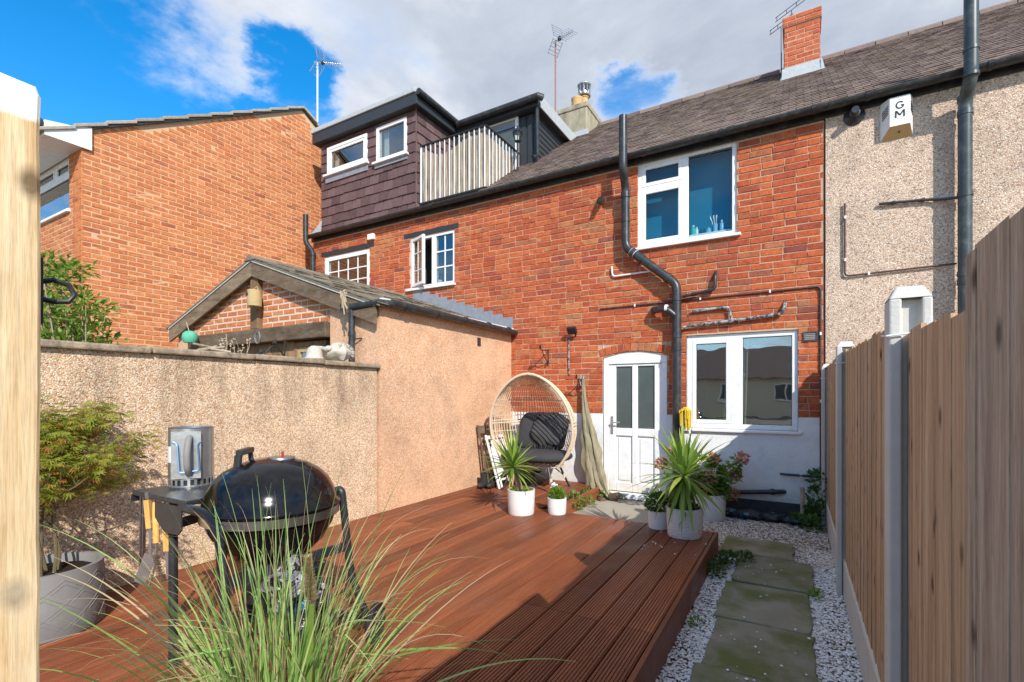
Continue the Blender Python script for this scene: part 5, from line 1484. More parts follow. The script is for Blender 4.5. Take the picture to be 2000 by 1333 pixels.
def stroke(name, runs, cx, cz, wd, parent):
    m = MB()
    for run in runs:
        for p, q in zip(run, run[1:]):
            m.beam((cx+p[0], yf-.0015-.0002*len(m.f)/6, cz+p[1]), (cx+q[0], yf-.0015-.0002*len(m.f)/6, cz+q[1]), .001, wd, up=(0, 1, 0)) if False else m.beam((cx+p[0], yf-.0015, cz+p[1]), (cx+q[0], yf-.0015, cz+q[1]), wd, .0016, up=(0, -1, 0))
    obj(name, m, 'alarm_ink', parent)
g_ = [(.030*math.cos(rad(a)), .034*math.sin(rad(a))) for a in range(40, 331, 18)] + [(.030, -.004), (.008, -.004)]
stroke('letter_g', [g_], fx, g0_+(az1-g0_)*.68, .013, t)
stroke('letter_m', [[(-.034, -.036), (-.034, .036)], [(-.031, .034), (0, -.014)], [(0, -.014), (.031, .034)], [(.034, .036), (.034, -.036)]], fx, g0_+(az1-g0_)*.38, .014, t)
for k in range(9):
    an = rad(200+140*k/8); m = MB().cbox((fx+.062*math.cos(an), yf-.001, g0_+(az1-g0_)*.50+.085*math.sin(an)), (.009, .001, .006)); obj('small_print', m, 'lead', t)
for sd, xa, xb in ((0, ax0, f0), (1, ax1, f1)):
    for k in range(4):
        q0 = Vector((xa+(xb-xa)*.22, yb+(yf-yb)*.22-.0015, az1-.115-.026*k)); q1 = Vector((xa+(xb-xa)*.85, yb+(yf-yb)*.85-.0015, az1-.075-.026*k))
        s = Vector((-.002 if sd == 0 else .002, 0, 0)); obj('slot', MB().beam(q0+s, q1+s, .004, .009), 'alarm_ink', t)
t0 = at(1897, -60, Y=6.20); t1 = at(1897, 150, Y=6.20); t2 = at(1885, 195, Y=FY-.14); t1.x = t0.x
t3 = Vector((t2.x, t2.y, .3))
zc = lambda v: at(1885, v, Y=FY-.14).z
pipe('soil_stack', [t0, t1, t2, t3], .056, 'grey_green_pipe', 'tall grey green soil pipe on the pebbledashed house rising past its gutter', 'pipe',
     [((t3.x, t3.y, zc(v)), (t3.x, t3.y, zc(v)+.05), 1.12) for v in (198, 226, 385, 540, 556)] + [((t0.x, t0.y, at(1897, v, Y=6.2).z), (t0.x, t0.y, at(1897, v, Y=6.2).z+.03), 1.12) for v in (100, 150)])
pipe('waste_pipe', [W(1717, 399, .05), W(1815, 390, .05), W(1840, 390, .06), W(1870, 386, .12)], .015, 'black_plastic', 'black waste pipe running into the grey green soil pipe', 'pipe',
     [(W(1742, 396.5, .05), W(1747, 396, .05), 1.35), (W(1800, 391.2, .05), W(1806, 390.6, .05), 1.35)])
pipe('conduit', [W(1650, 398, .045), W(1650, 540, .045), W(1868, 515, .045)], .010, 'dark_conduit', 'thin dark L shaped conduit on the pebbledash', 'cable', clip=[W(1651, 425, .045), W(1651, 508, .045), W(1697, 534.5, .045)])

# bottles and brushes on the bathroom sill
def sill(u, dy=.085): p = at(u, 440, Y=yu+dy); return p.x, yu+dy, ub+.101
def bottle(label, u, r, h, mt, cap='white_metal', pump=False):
    x, y, z = sill(u)
    t = thing('bottle', label, 'bottle', (x, y, z), 'toiletries on the bathroom sill')
    obj('body', MB().lathe([(r, 0), (r*1.04, h*.1), (r, h*.68), (r*.45, h*.8), (r*.4, h*.86)], 14, (x, y, z)), mt, t, smooth=True)
    obj('cap', MB().lathe([(r*.45, h*.86), (r*.45, h), (0, h*1.01)], 10, (x, y, z)), cap, t, smooth=True)
bottle('green mouthwash bottle on the bathroom windowsill', 1354, .034, .13, 'green_bottle')
bottle('white bottle just right of the green bottle on the bathroom sill', 1361, .018, .105, 'white_metal')
bottle('pale blue bottle standing rightmost on the bathroom sill', 1410, .026, .14, 'blue_plastic')
bottle('small pale pot left of the toothbrushes on the bathroom sill', 1384, .030, .075, 'blue_plastic', 'green_bottle')
x, y, z = sill(1397)
t = thing('toothbrush_cup', 'cup of toothbrushes on the bathroom windowsill', 'cup', (x, y, z))
obj('cup', MB().lathe([(.026, 0), (.030, .10), (.027, .10), (.023, .01)], 14, (x, y, z)), 'blue_plastic', t, smooth=True)
for dx, tx, mt in ((-.01, -.06, 'blue_plastic'), (.0, -.02, 'white_metal'), (.01, .015, 'white_metal')):
    obj('toothbrush', MB().tube([(x+dx, y, z+.02), (x+tx*.7, y, z+.15), (x+tx, y, z+.19), (x+tx, y, z+.215)], [.005, .005, .009, .008], 6), mt, t)
# ------------------------------------------------------------------ plants
def leaves(mb, c, spread, n, size, rg, aspect=.45, up=.3, shell=False):
    """n single leaves (two folded triangles pairs) through an ellipsoid volume"""
    c = Vector(c)
    for _ in range(n):
        d = Vector((rg.gauss(0, 1), rg.gauss(0, 1), rg.gauss(0, 1))).normalized()
        k = rg.random()**(.33 if not shell else .15)
        p = c + Vector((d.x*spread[0], d.y*spread[1], d.z*spread[2]))*k
        t = (d + Vector((rg.uniform(-.8, .8), rg.uniform(-.8, .8), rg.uniform(-.5, .5)+up))).normalized()
        s = t.cross(Vector((rg.uniform(-1, 1), rg.uniform(-1, 1), 1.2))).normalized()
        nn = s.cross(t); L = size*rg.uniform(.6, 1.3); w_ = L*aspect
        mb.add([p, p+t*L*.45+s*w_*.5+nn*L*.05, p+t*L-nn*L*.12, p+t*L*.45-s*w_*.5+nn*L*.05], [(0,1,2), (0,2,3)])
def sword(mb, base, d, L, w_, droop, rg, n=7):
    """one long arching leaf"""
    d = Vector(d).normalized(); base = Vector(base)
    pts, wd, sd = [], [], []
    side = d.cross(Vector((0,0,1)))
    side = side.normalized() if side.length > .05 else Vector((math.cos(rg.uniform(0, 6)), math.sin(rg.uniform(0, 6)), 0))
    side = (side + Vector((rg.uniform(-.25, .25), rg.uniform(-.25, .25), rg.uniform(-.3, .3)))).normalized()
    p = base; q = d.copy()
    for i in range(n):
        t = i/(n-1)
        pts.append(p.copy()); wd.append(w_*(.55+.9*t if t < .45 else (1-t)/.55*.95+.02)); sd.append(side)
        q = (q + Vector((0, 0, -droop/(n-1)*(.4+1.4*t)))).normalized()
        p = p + q*L/(n-1)
    mb.strip(pts, wd, sd)
def rosette(center, n, L, w_, seed, up0=-.35, up1=1.0, droop=.9, skew=(0, 0, 0)):
    rg = random.Random(seed); mb = MB(); c = Vector(center)
    for i in range(n):
        a = i*2.39996 + rg.uniform(-.2, .2); e = up1 + (up0-up1)*((i+.5)/n)**.8 + rg.uniform(-.12, .12)
        d = Vector((math.cos(a)*math.cos(e*1.3), math.sin(a)*math.cos(e*1.3), math.sin(e*1.3))) + Vector(skew)
        sword(mb, c+Vector((0, 0, .05*(1-i/n)-.02)), d, L*rg.uniform(.72, 1.1), w_*rg.uniform(.75, 1.15), droop*rg.uniform(.4, 1.3)*(1-.6*e), rg)
    return mb
def pot_shape(x, y, z, r, h, base=.9, lip=.014):
    return MB().lathe([(r*base*.96, 0), (r*base, .012), (r*(base+1)/2, h*.5), (r, h-.01), (r, h), (r-lip, h), (r-lip*1.15, h*.72), (0, h*.72)], 40, (x, y, z))
def planted(label, cat, x, y, z, r, h, mt, soil=.8, name='plant_pot', base=.94, group=None):
    t = thing(name, label, cat, (x, y, z), group)
    obj('pot', pot_shape(x, y, z, r, h, base), mt, t, smooth=True)
    obj('soil', MB().lathe([(0, h*soil), (r*.5, h*soil+.012), (r-.016, h*soil)][::-1], 20, (x, y, z), jitter=lambda p, a: p+Vector((0, 0, .008*mnoise.noise(p*40)))), 'soil', t, smooth=True)
    return t

# yucca in the white pot by the egg chair
p = at(1018, 1003, Z=DZ); x, y = p.x, p.y
t = planted('spiky yucca in a round white pot in front of the egg chair', 'potted plant', x, y, DZ, .145, .255, 'pot_smooth', name='yucca_pot')
ctr = at(1001, 912, D=(ray(1000, 772).dot(Vector((x, y, 0)))))
m = MB().tube([(x, y, DZ+.2), ((x*2+ctr.x)/3+.01, (y*2+ctr.y)/3, DZ+.30), (ctr.x, ctr.y, ctr.z-.02)], [.04, .032, .034], 10); obj('trunk', m, 'bark', t, smooth=True)
obj('leaf_rosette', rosette(ctr, 70, .42, .040, 3, -.30, 1.1, .55, (-.12, 0, 0)), 'leaf_sword', t)
m = MB(); leaves(m, (x, y, DZ+.235), (.12, .12, .02), 260, .03, random.Random(2), .5, 1.0); obj('ground_cover', m, 'leaf_bright', t)
rg = random.Random(15); m = MB()
for k in range(3): sword(m, ctr, (rg.uniform(-.1, .4), -.6, -.9), .22, .032, .3, rg)
obj('dying_leaf', m, 'grass_straw', t)
# small white pot
p = at(1088, 1003, Z=DZ); x, y = p.x, p.y
t = planted('small white pot of bright green bushy herb on the deck', 'potted plant', x, y, DZ, .10, .165, 'pot_smooth', name='herb_pot')
m = MB(); leaves(m, (x, y, DZ+.20), (.075, .075, .065), 520, .035, random.Random(6), .4, .8); obj('foliage', m, 'leaf_bright', t)
m = MB(); leaves(m, (x-.03, y, DZ+.285), (.03, .03, .02), 30, .03, random.Random(3), .9, .5); obj('white_flower', m, 'white_paint', t)
# cordyline on the deck corner
p = at(1337, 1046, Z=DZ); x, y = p.x, p.y
t = planted('tall cordyline in a textured white pot on the deck corner', 'potted plant', x, y, DZ, .158, .255, 'pot_white', name='cordyline_pot', base=.92)
dep = ray(1000, 772).dot(Vector((x, y, 0)))
ctr = at(1336, 932, D=dep)
m = MB().tube([(x, y, DZ+.19), (x-.01, y, DZ+.33), (ctr.x, ctr.y, ctr.z)], [.028, .024, .026], 10); obj('trunk', m, 'bark', t, smooth=True)
obj('leaf_rosette', rosette(ctr, 105, .52, .042, 8, -.75, 1.15, .75), 'leaf_sword', t)
rg = random.Random(5); m = MB()
for k in range(14): a = rg.uniform(0, 6.28); sword(m, ctr-Vector((0,0,.05)), (math.cos(a)*.5, math.sin(a)*.5, -.8), rg.uniform(.2, .42), .03, .6, rg)
obj('dead_leaves', m, 'leaf_brown', t)
m = MB(); leaves(m, (x, y, DZ+.235), (.12, .12, .04), 150, .05, random.Random(12), .7, .6); obj('ground_cover', m, 'leaf_dark', t)
# small pot beside it
p = at(1286, 1031, Z=DZ); x, y = p.x, p.y
t = planted('small white pot of leafy greenery squeezed left of the cordyline', 'potted plant', x, y, DZ, .095, .165, 'pot_smooth', name='leafy_pot')
m = MB(); leaves(m, (x, y, DZ+.23), (.11, .11, .08), 420, .05, random.Random(16), .4, .6); obj('foliage', m, 'leaf_dark', t)
# geranium behind
p = at(1382, 1013, Z=.01); x, y = p.x, p.y
t = planted('large white pot of pink flowering geranium below the kitchen window', 'potted plant', x, y, .01, .20, .30, 'pot_smooth', name='geranium_pot')
gd = ray(1000, 772).dot(Vector((x, y, 0)))
heads = [at(u, v, D=gd-.15+.05*(k % 3)) for k, (u, v) in enumerate(((1450, 896), (1393, 897), (1437, 927), (1386, 933), (1431, 965), (1291, 906), (1315, 884), (1372, 958)))]
rg = random.Random(9); m = MB(); st = MB(); fl = MB()
for h in heads:
    b_ = Vector((x+rg.uniform(-.08, .08), y+rg.uniform(-.08, .08), .26)); mid_ = (b_+h)/2+Vector((rg.uniform(-.04, .04), rg.uniform(-.04, .04), .05))
    st.tube([b_, mid_, h], [.008, .006, .004], 6)
    leaves(fl, h, (.055, .055, .05), 90, .042, rg, .85, .4, True)
    for f in (.35, .5, .65, .8, .92):
        q = b_*(1-f)**2+mid_*2*f*(1-f)+h*f*f
        leaves(m, q, (.07, .07, .06), 22, .062, rg, .85, .5)
leaves(m, (x, y, .38), (.20, .18, .12), 240, .065, rg, .85, .5); leaves(m, (x-.1, y-.05, .62), (.14, .12, .14), 110, .06, rg, .85, .5)
obj('foliage', m, 'leaf_bush', t); obj('stems', st, 'stem_green', t); obj('flower_heads', fl, 'petal_pink', t)

# acer in the big grey pot by the wall
p = at(92, 1226, Z=DZ); x, y = p.x, p.y; R_ = .235; Hh = .335
t = thing('acer_pot', 'feathery acer in a large grey patterned pot against the garden wall', 'potted plant', (x, y, DZ))
obj('pot', pot_shape(x, y, DZ, R_, Hh, 1.03, .022), 'pot_grey', t, smooth=True)
m = MB(); nrow, ncol = 4, 18
for i in range(nrow):
    for k in range(ncol):
        z0_, z1_ = .05+.062*i, .05+.062*(i+1)
        for sgn in (1, -1):
            for off in (0, .33):
                a0 = (k+.5+(-.5+off)*sgn)*2*math.pi/ncol; a1 = (k+.5+(.5*1-off*.0)*sgn)*2*math.pi/ncol
                if (k+i) % 2 == (sgn > 0): continue
                pts = []
                for s in range(5):
                    f = s/4; a = a0+(a1-a0)*f; z = z0_+(z1_-z0_)*f*(1-off); rr_ = R_*(1.03-.03*z/Hh)+.001
                    pts.append((x+rr_*math.cos(a), y+rr_*math.sin(a), DZ+z))
                m.tube(pts, .0016, 4)
obj('pattern_relief', m, 'pot_grey', t)
obj('soil', MB().lathe([(R_-.025, Hh*.86), (R_*.5, Hh*.90), (0, Hh*.88)], 24, (x, y, DZ), jitter=lambda p, a: p+Vector((0, 0, .02*mnoise.noise(p*30)))), 'soil', t, smooth=True)
rg = random.Random(21); tr = MB(); lv = MB()
def acer_leaf(mb, p, d, L):
    d = Vector(d).normalized(); s = d.cross(Vector((rg.uniform(-.4, .4), rg.uniform(-.4, .4), 1))).normalized()
    vs = [p]; fs = []
    for k, a in enumerate((-1.1, -.5, 0, .5, 1.1)):
        q = d*math.cos(a)+s*math.sin(a); o_ = s*math.cos(a)-d*math.sin(a); l = L*(1-.28*abs(a)/1.1)
        b_ = len(vs); vs += [p+q*l*.45+o_*l*.09, p+q*l+Vector((0, 0, -.15*l)), p+q*l*.45-o_*l*.09]; fs.append((0, b_, b_+1, b_+2))
    mb.add(vs, fs)
def grow(p, d, L, r, depth):
    p = Vector(p); d = Vector(d).normalized(); pts = [p]; q = p
    for i in range(4):
        d = (d+Vector((rg.uniform(-.2, .2), rg.uniform(-.2, .2), rg.uniform(-.08, .12)))).normalized(); q = q+d*L/4; pts.append(q)
    tr.tube(pts, [r*(1-.12*i) for i in range(5)], 6)
    if depth > 0:
        for k in range(3 if depth > 1 else 4):
            f = rg.choice(pts[2:]); a = rg.uniform(0, 6.28)
            grow(f, d*.55+Vector((math.cos(a)*.65, math.sin(a)*.65, rg.uniform(-.2, .6))), L*rg.uniform(.5, .72), r*.55, depth-1)
    if depth <= 1:
        for f in pts[1:]:
            for _ in range(6):
                o_ = Vector((rg.gauss(0, .045), rg.gauss(0, .045), rg.gauss(0, .022)))
                acer_leaf(lv, f+o_, (o_.x*8+d.x*.4+rg.uniform(-.3, .3), o_.y*8+d.y*.4+rg.uniform(-.3, .3), rg.uniform(-.5, .15)), rg.uniform(.028, .052))
for k in range(5):
    a = k*1.3+.3; grow((x+.05*math.cos(a), y+.05*math.sin(a), DZ+Hh*.85), (math.cos(a)*.17-.02, math.sin(a)*.17-.05, 1.3), .49, .009, 3)
obj('branches', tr, 'bark_dark', t, smooth=True); obj('foliage', lv, 'leaf_acer', t)
print('acer leaves', len(lv.f))

# bush over the garden wall
t = thing('garden_shrub', 'green leafy shrub rising behind the garden wall at far left', 'shrub', (-5.2, 1.7, 0))
rg = random.Random(33); m = MB(); st = MB()
root = Vector((-5.25, 1.75, 0))
for k in range(30):
    u, v = rg.uniform(72, 190), 0
    v = rg.uniform(515, 700) if u < 125 else rg.uniform(575+.3*(u-125), 700)
    q = at(u, v, D=rg.uniform(4.2, 5.2))
    st.tube([root+Vector((rg.uniform(-.2, .2), rg.uniform(-.2, .2), 0)), (root+q)/2+Vector((0, 0, .2)), q], [.014, .009, .004], 5)
    leaves(m, q, (.16, .16, .13), 60, .075, rg, .5, .4)
for q in (at(160, 525, D=4.6), at(135, 545, D=4.6), at(205, 612, D=4.7), at(190, 650, D=4.6), at(215, 670, D=4.6)):
    st.tube([root, (root+q)/2+Vector((0, 0, .15)), q], [.014, .009, .003], 5); leaves(m, q, (.10, .10, .06), 26, .08, rg, .45, .3)
obj('stems', st, 'bark', t); obj('foliage', m, 'leaf_bush', t)

# ivy and weeds
def weed(name, label, spots, n, size, mt, seed, spread):
    rg = random.Random(seed); m = MB()
    for c in spots: leaves(m, c, spread, n, size, rg, .5, .7)
    t = obj(name, m, mt); tag(t, label, 'plant')
    return t
c = at(1598, 985, Y=6.25)
weed('ivy_clump', 'dark green ivy climbing in the corner by the fence', [(.10, 6.25, .08), (.17, 6.3, .18), (.2, 6.36, .34), (.0, 6.18, .05), (.21, 6.4, .52), (.15, 6.05, .06)], 130, .055, 'leaf_dark', 3, (.10, .09, .10))
weed('deck_weed', 'green weed tuft at the foot of the deck edge by the slabs', [(-.53, 4.35, .07), (-.5, 4.5, .06), (-.38, 4.62, .045), (-.55, 4.15, .05)], 150, .035, 'leaf_dark', 4, (.07, .09, .05))
weed('path_weed', 'tiny green weed beside the slab path at the gravel board', [(.12, 4.05, .04)], 60, .03, 'leaf_bright', 5, (.04, .06, .03))
weed('wall_weed', 'yellowish weeds sprouting at the foot of the white door frame', [(dx0-.03, 6.38, .08), (dx0+.05, 6.36, .05), (dx0+.2, 6.36, .06), (dx0-.03, 6.44, .25), (dx0+.3, 6.37, .05)], 60, .035, 'leaf_weed', 6, (.06, .04, .06))
sp = [at(1130, 985, Z=.08), at(1115, 990, Z=.08), at(1150, 985, Z=.06), at(1140, 968, Z=.12), at(1180, 972, Z=.06), at(1122, 975, Z=.2), at(1165, 965, Z=.1)]
weed('yard_weeds', 'clump of green weeds growing between the deck step and the concrete', sp, 95, .05, 'leaf_weed', 7, (.10, .12, .08))
weed('gravel_weed', 'small green weed in the white chippings at the near end', [(.13, 2.72, .03), (-.53, 3.2, .03)], 40, .028, 'leaf_bright', 8, (.05, .05, .025))

# ornamental grass in the foreground
gc = at(545, 1500, D=1.5)
t = thing('ornamental_grass', 'arching clump of ornamental grass in the foreground by the barbecue', 'grass plant', (gc.x, gc.y, DZ))
obj('pot', pot_shape(gc.x, gc.y, DZ, .17, .16, .9), 'pot_grey', t, smooth=True)
rg = random.Random(44)
camr = Vector((math.cos(YAW), math.sin(YAW), 0)); camf = Vector((-math.sin(YAW), math.cos(YAW), 0))
def blade(mb, base, az, lean, L, w_, curl, n=12):
    d = Vector((math.cos(az)*math.sin(lean), math.sin(az)*math.sin(lean), math.cos(lean)))
    h = Vector((math.cos(az), math.sin(az), 0)); pts, wd, sd = [], [], []
    p = Vector(base); side0 = Vector((-math.sin(az), math.cos(az), 0))
    tw = rg.uniform(-1.2, 1.2); ang = lean; wav = rg.uniform(-.6, .6); kink = rg.randrange(4, 11) if rg.random() < .22 else 99
    for i in range(n):
        tt = i/(n-1)
        q = h*math.sin(ang)+Vector((0, 0, 1))*math.cos(ang)
        nrm_ = h*math.cos(ang)-Vector((0, 0, 1))*math.sin(ang)
        pts.append(p.copy()); wd.append(w_*(1-.92*tt**2.2)); sd.append((side0*math.cos(tw)+nrm_*math.sin(tw)).normalized())
        if i == kink: ang += rg.uniform(.5, 1.3)
        ang += curl*(tt**1.6)*2.4/(n-1); p = p+(q+side0*wav*tt*.35).normalized()*L/(n-1)
    mb.strip(pts, wd, sd)
g = MB(); s_ = MB()
base_z = DZ+.13
for k in range(200):
    az = rg.uniform(0, 6.283); rr_ = rg.random()**.5*.15
    b_ = Vector((gc.x+rr_*math.cos(az), gc.y+rr_*math.sin(az), base_z))
    az2 = az+rg.uniform(-.9, .9); lean = abs(rg.gauss(.10, .24))+rr_*1.1
    blade(g, b_, az2, lean, rg.uniform(.36, .82), rg.uniform(.005, .0105), rg.uniform(.25, 1.25))
for k in range(12):
    az = rg.uniform(0, 6.283); blade(g, (gc.x+rg.uniform(-.1, .12), gc.y+rg.uniform(-.1, .1), base_z), az, rg.uniform(.05, .3), rg.uniform(.85, 1.05), .0068, rg.uniform(.15, .6))
for k in range(130):
    az = rg.uniform(0, 6.283); rr_ = rg.random()**.5*.15
    blade(s_, (gc.x+rr_*math.cos(az), gc.y+rr_*math.sin(az), base_z), az+rg.uniform(-.8, .8), abs(rg.gauss(.12, .28)), rg.uniform(.5, 1.0), rg.uniform(.002, .004), rg.uniform(.8, 2.6), 18)
for k in range(26):      # long low arching blades over the pot to the left
    az = math.pi+YAW+rg.uniform(-.55, .5); blade(g if k % 2 else s_, (gc.x-.05, gc.y, base_z), az, rg.uniform(.45, .95), rg.uniform(.6, 1.05), rg.uniform(.005, .009), rg.uniform(.5, 1.1), 16)
for k in range(22):      # and to the right
    az = YAW+rg.uniform(-.4, .6); blade(g if k % 3 else s_, (gc.x+.08, gc.y, base_z), az, rg.uniform(.45, .95), rg.uniform(.5, .95), rg.uniform(.005, .009), rg.uniform(.4, 1.0), 16)
obj('green_blades', g, 'grass_green', t); obj('dry_blades', s_, 'grass_straw', t)
p0 = at(600, 1400, D=1.42); p1 = at(608, 1180, D=1.42); p2 = at(600, 1092, D=1.42)
m = MB().strip([p0, (p0+p1)/2, p1], [.016, .022, .017], [camr]*3); obj('stalk', m, 'leaf_weed', t)
m = MB()
for k in range(900):
    f = rg.random(); q = p1+(p2-p1)*f; a = rg.uniform(0, 6.28); o_ = (camr*math.cos(a)+camf*math.sin(a))
    m.strip([q, q+o_*.021*(1-.35*f)+Vector((0, 0, .014))], [.0022, .0006], [Vector((0, 0, 1)).cross(o_)]*2)
obj('seed_head', m, 'grass_straw', t)
# ------------------------------------------------------------------ kettle barbecue on its cart
K = Vector((-2.10, 1.39, DZ))
bbq = thing('kettle_barbecue', 'black kettle barbecue with closed lid on a wheeled cart', 'barbecue', K)
hs = .742
R = .288
def kz(r, z): return (r, z)
bowl = obj('bowl', MB().lathe([(0, hs-.255), (.08, hs-.252), (.16, hs-.225), (.225, hs-.165), (.265, hs-.09), (R-.006, hs-.02), (R, hs-.006), (R, hs)], 48, K), 'enamel_black', bbq, smooth=True)
obj('rim_band', MB().lathe([(R-.002, hs-.052), (R+.004, hs-.05), (R+.005, hs-.012), (R-.002, hs-.008)], 48, K), 'steel_band', bowl, smooth=True)
lid = obj('lid', MB().lathe([(R+.007, hs-.006), (R+.010, hs+.002), (R+.006, hs+.012), (R-.006, hs+.022), (R-.016, hs+.06), (.245, hs+.115), (.205, hs+.155), (.15, hs+.187), (.09, hs+.205), (0, hs+.212)], 48, K), 'enamel_black', bbq, smooth=True)
lc = Vector((-.075, -.085, hs+.185)); m = MB()
m.tube([K+lc+Vector((-.03, .05, -.01)), K+lc+Vector((-.035, .045, .055)), K+lc+Vector((.035, -.045, .055)), K+lc+Vector((.03, -.05, -.02))], .012, 8)
m.beam(K+lc+Vector((-.045, .055, .062)), K+lc+Vector((.045, -.055, .062)), .03, .024)
m.beam(K+lc+Vector((.032, -.052, .05)), K+lc+Vector((.05, -.075, -.06)), .04, .012, up=(0, -1, 0))
obj('lid_handle', m, 'cart_black', lid, auto=.004)
obj('vent_plate', MB().lathe([(.062, hs+.206), (.06, hs+.214), (.0, hs+.216)], 20, K+Vector((.02, .03, 0))), 'steel_band', lid, smooth=True)
obj('vent_tab', MB().cbox(K+Vector((.06, .01, hs+.23)), (.005, .010, .028)), 'red_plastic', lid)
obj('ash_can', MB().lathe([(.07, hs-.43), (.125, hs-.42), (.125, hs-.28), (.10, hs-.25)], 24, K), 'cart_black', bbq, smooth=True)
fr = MB()
fr.tube(bend([(-2.44, 1.13, .96), (-2.44, 1.13, DZ+.01)], .05), .019, 10)
obj('front_leg', fr, 'cart_black', bbq, smooth=True)
obj('front_leg', MB().tube(bend([(-2.30, 1.10, .965), (-2.02, 1.10, .955), (-1.93, 1.11, DZ+.01)], .12, 6), .020, 10), 'cart_black', bbq, smooth=True)
obj('rear_leg', MB().tube(bend([(-2.03, 1.655, .955), (-1.965, 1.672, .985), (-1.93, 1.70, .55), (-1.845, 1.745, DZ+.10)], .07, 6), .019, 10), 'cart_black', bbq, smooth=True)
obj('rear_leg', MB().tube([(-2.62, 1.60, .96), (-2.62, 1.60, DZ+.01)], .019, 10), 'cart_black', bbq, smooth=True)
for a, b, z in (((-1.96, 1.11), (-1.93, 1.69), .70), ((-2.44, 1.13), (-2.62, 1.60), .86), ((-2.44, 1.13), (-1.95, 1.12), .33), ((-2.62, 1.6), (-1.88, 1.72), .33)):
    obj('rail', MB().beam((*a, z), (*b, z), .012, .045), 'cart_black', bbq)
for k in range(8):
    y = 1.15+k*.065; obj('shelf_wire', MB().tube([(-2.48-.1*k/7, y, .345), (-1.93, y+.01, .345)], .004, 6), 'cart_black', bbq)
sh = obj('side_table', MB().box((-2.74, 1.09, .972), (-2.255, 1.60, .995)), 'cart_black', bbq, auto=.006)
obj('table_skirt', MB().prism([(-2.50, .97), (-2.27, .97), (-2.27, .87), (-2.30, .845), (-2.42, .845), (-2.50, .90)], .006, lambda a, b, t: (a, 1.088-t, b)), 'cart_black', sh)
obj('hook_rail', MB().box((-2.748, 1.09, .94), (-2.742, 1.45, .975)), 'cart_black', sh)
for (wx, wy) in ((-1.835, 1.775), (-2.66, 1.64)):
    if wx < -2.5: continue
    ax = Vector((.93, .36, 0)).normalized(); c = Vector((wx, wy, DZ+.098)); s = ax.cross(Vector((0, 0, 1)))
    ringp = [c+(s*math.cos(a)+Vector((0, 0, 1))*math.sin(a))*.084 for a in [i*math.pi/14 for i in range(28)]]
    wh = obj('wheel', MB().tube(ringp, .015, 8, closed=True), 'rubber', bbq, smooth=True)
    m = MB().tube([c-ax*.02, c+ax*.03], .022, 12)
    for i in range(10):
        a = i*math.pi/5; q = s*math.cos(a)+Vector((0, 0, 1))*math.sin(a); m.beam(c+q*.015+ax*.012, c+q*.076, .012, .016, up=ax)
    obj('hub', m, 'cart_black', wh)
# chimney starter on the side table
cs = at(374, 946, Z=.996); cs.x += .0
st_ = thing('chimney_starter', 'galvanised charcoal chimney starter with grey handle on the barbecue table', 'chimney starter', cs)
r0 = .098
m = MB().lathe([(r0, .035), (r0, .288), (r0+.004, .292), (r0-.004, .292), (r0-.005, .06)], 36, cs); body = obj('body', m, 'galvanised', st_, smooth=True)
m = MB(); n = 22
for i in range(n):
    a = i*2*math.pi/n; d = Vector((math.cos(a), math.sin(a), 0)); m.beam(cs+d*r0, cs+d*r0+Vector((0, 0, .037)), .012, .004, up=d)
m.lathe([(r0+.001, 0), (r0+.001, .008), (r0-.004, .008), (r0-.004, 0)], 36, cs); obj('vented_base', m, 'galvanised', st_)
obj('base_ring', MB().lathe([(r0-.006, 0.0), (r0-.006, .033)], 30, cs), 'black_iron', st_)
fd = -camf.copy(); fd = (fd*.9+camr*.35).normalized(); sd = fd.cross(Vector((0, 0, 1)))*-1
pl = cs+fd*(r0+.006)
m = MB().beam(pl+Vector((0, 0, .045)), pl+Vector((0, 0, .275)), .125, .004, up=fd); obj('heat_shield', m, 'galvanised', st_)
hp = pl+sd*.015
m = MB().tube(bend([hp+Vector((0, 0, .245)), hp+fd*.02+Vector((0, 0, .24)), hp+fd*.055+Vector((0, 0, .18)), hp+fd*.05+Vector((0, 0, .10)), hp+fd*.01+Vector((0, 0, .065))], .03, 5), .015, 10); obj('handle', m, 'pot_grey', st_, smooth=True)
m = MB().tube(bend([pl+sd*-.06+Vector((0, 0, .225)), pl+sd*-.035+fd*.012+Vector((0, 0, .215)), pl+sd*-.025+fd*.02+Vector((0, 0, .075)), pl+sd*.06+fd*.02+Vector((0, 0, .085)), pl+sd*.05+fd*.012+Vector((0, 0, .215)), pl+sd*.065+Vector((0, 0, .225))], .012, 3), .004, 6); obj('wire_bail', m, 'wire_blue', st_, smooth=True)
la = math.atan2(-camr.y*.75-camf.y*.6, -camr.x*.75-camf.x*.6)
m = MB()
for k in range(8):
    a0, a1 = la-.5+k*.125, la-.5+(k+1)*.125
    m.add([cs+Vector(((r0+.0015)*math.cos(a), (r0+.0015)*math.sin(a), z)) for a, z in ((a0, .12), (a1, .12), (a1, .20), (a0, .20))], [(0,1,2,3)])
obj('label_plate', m, 'white_metal', st_)

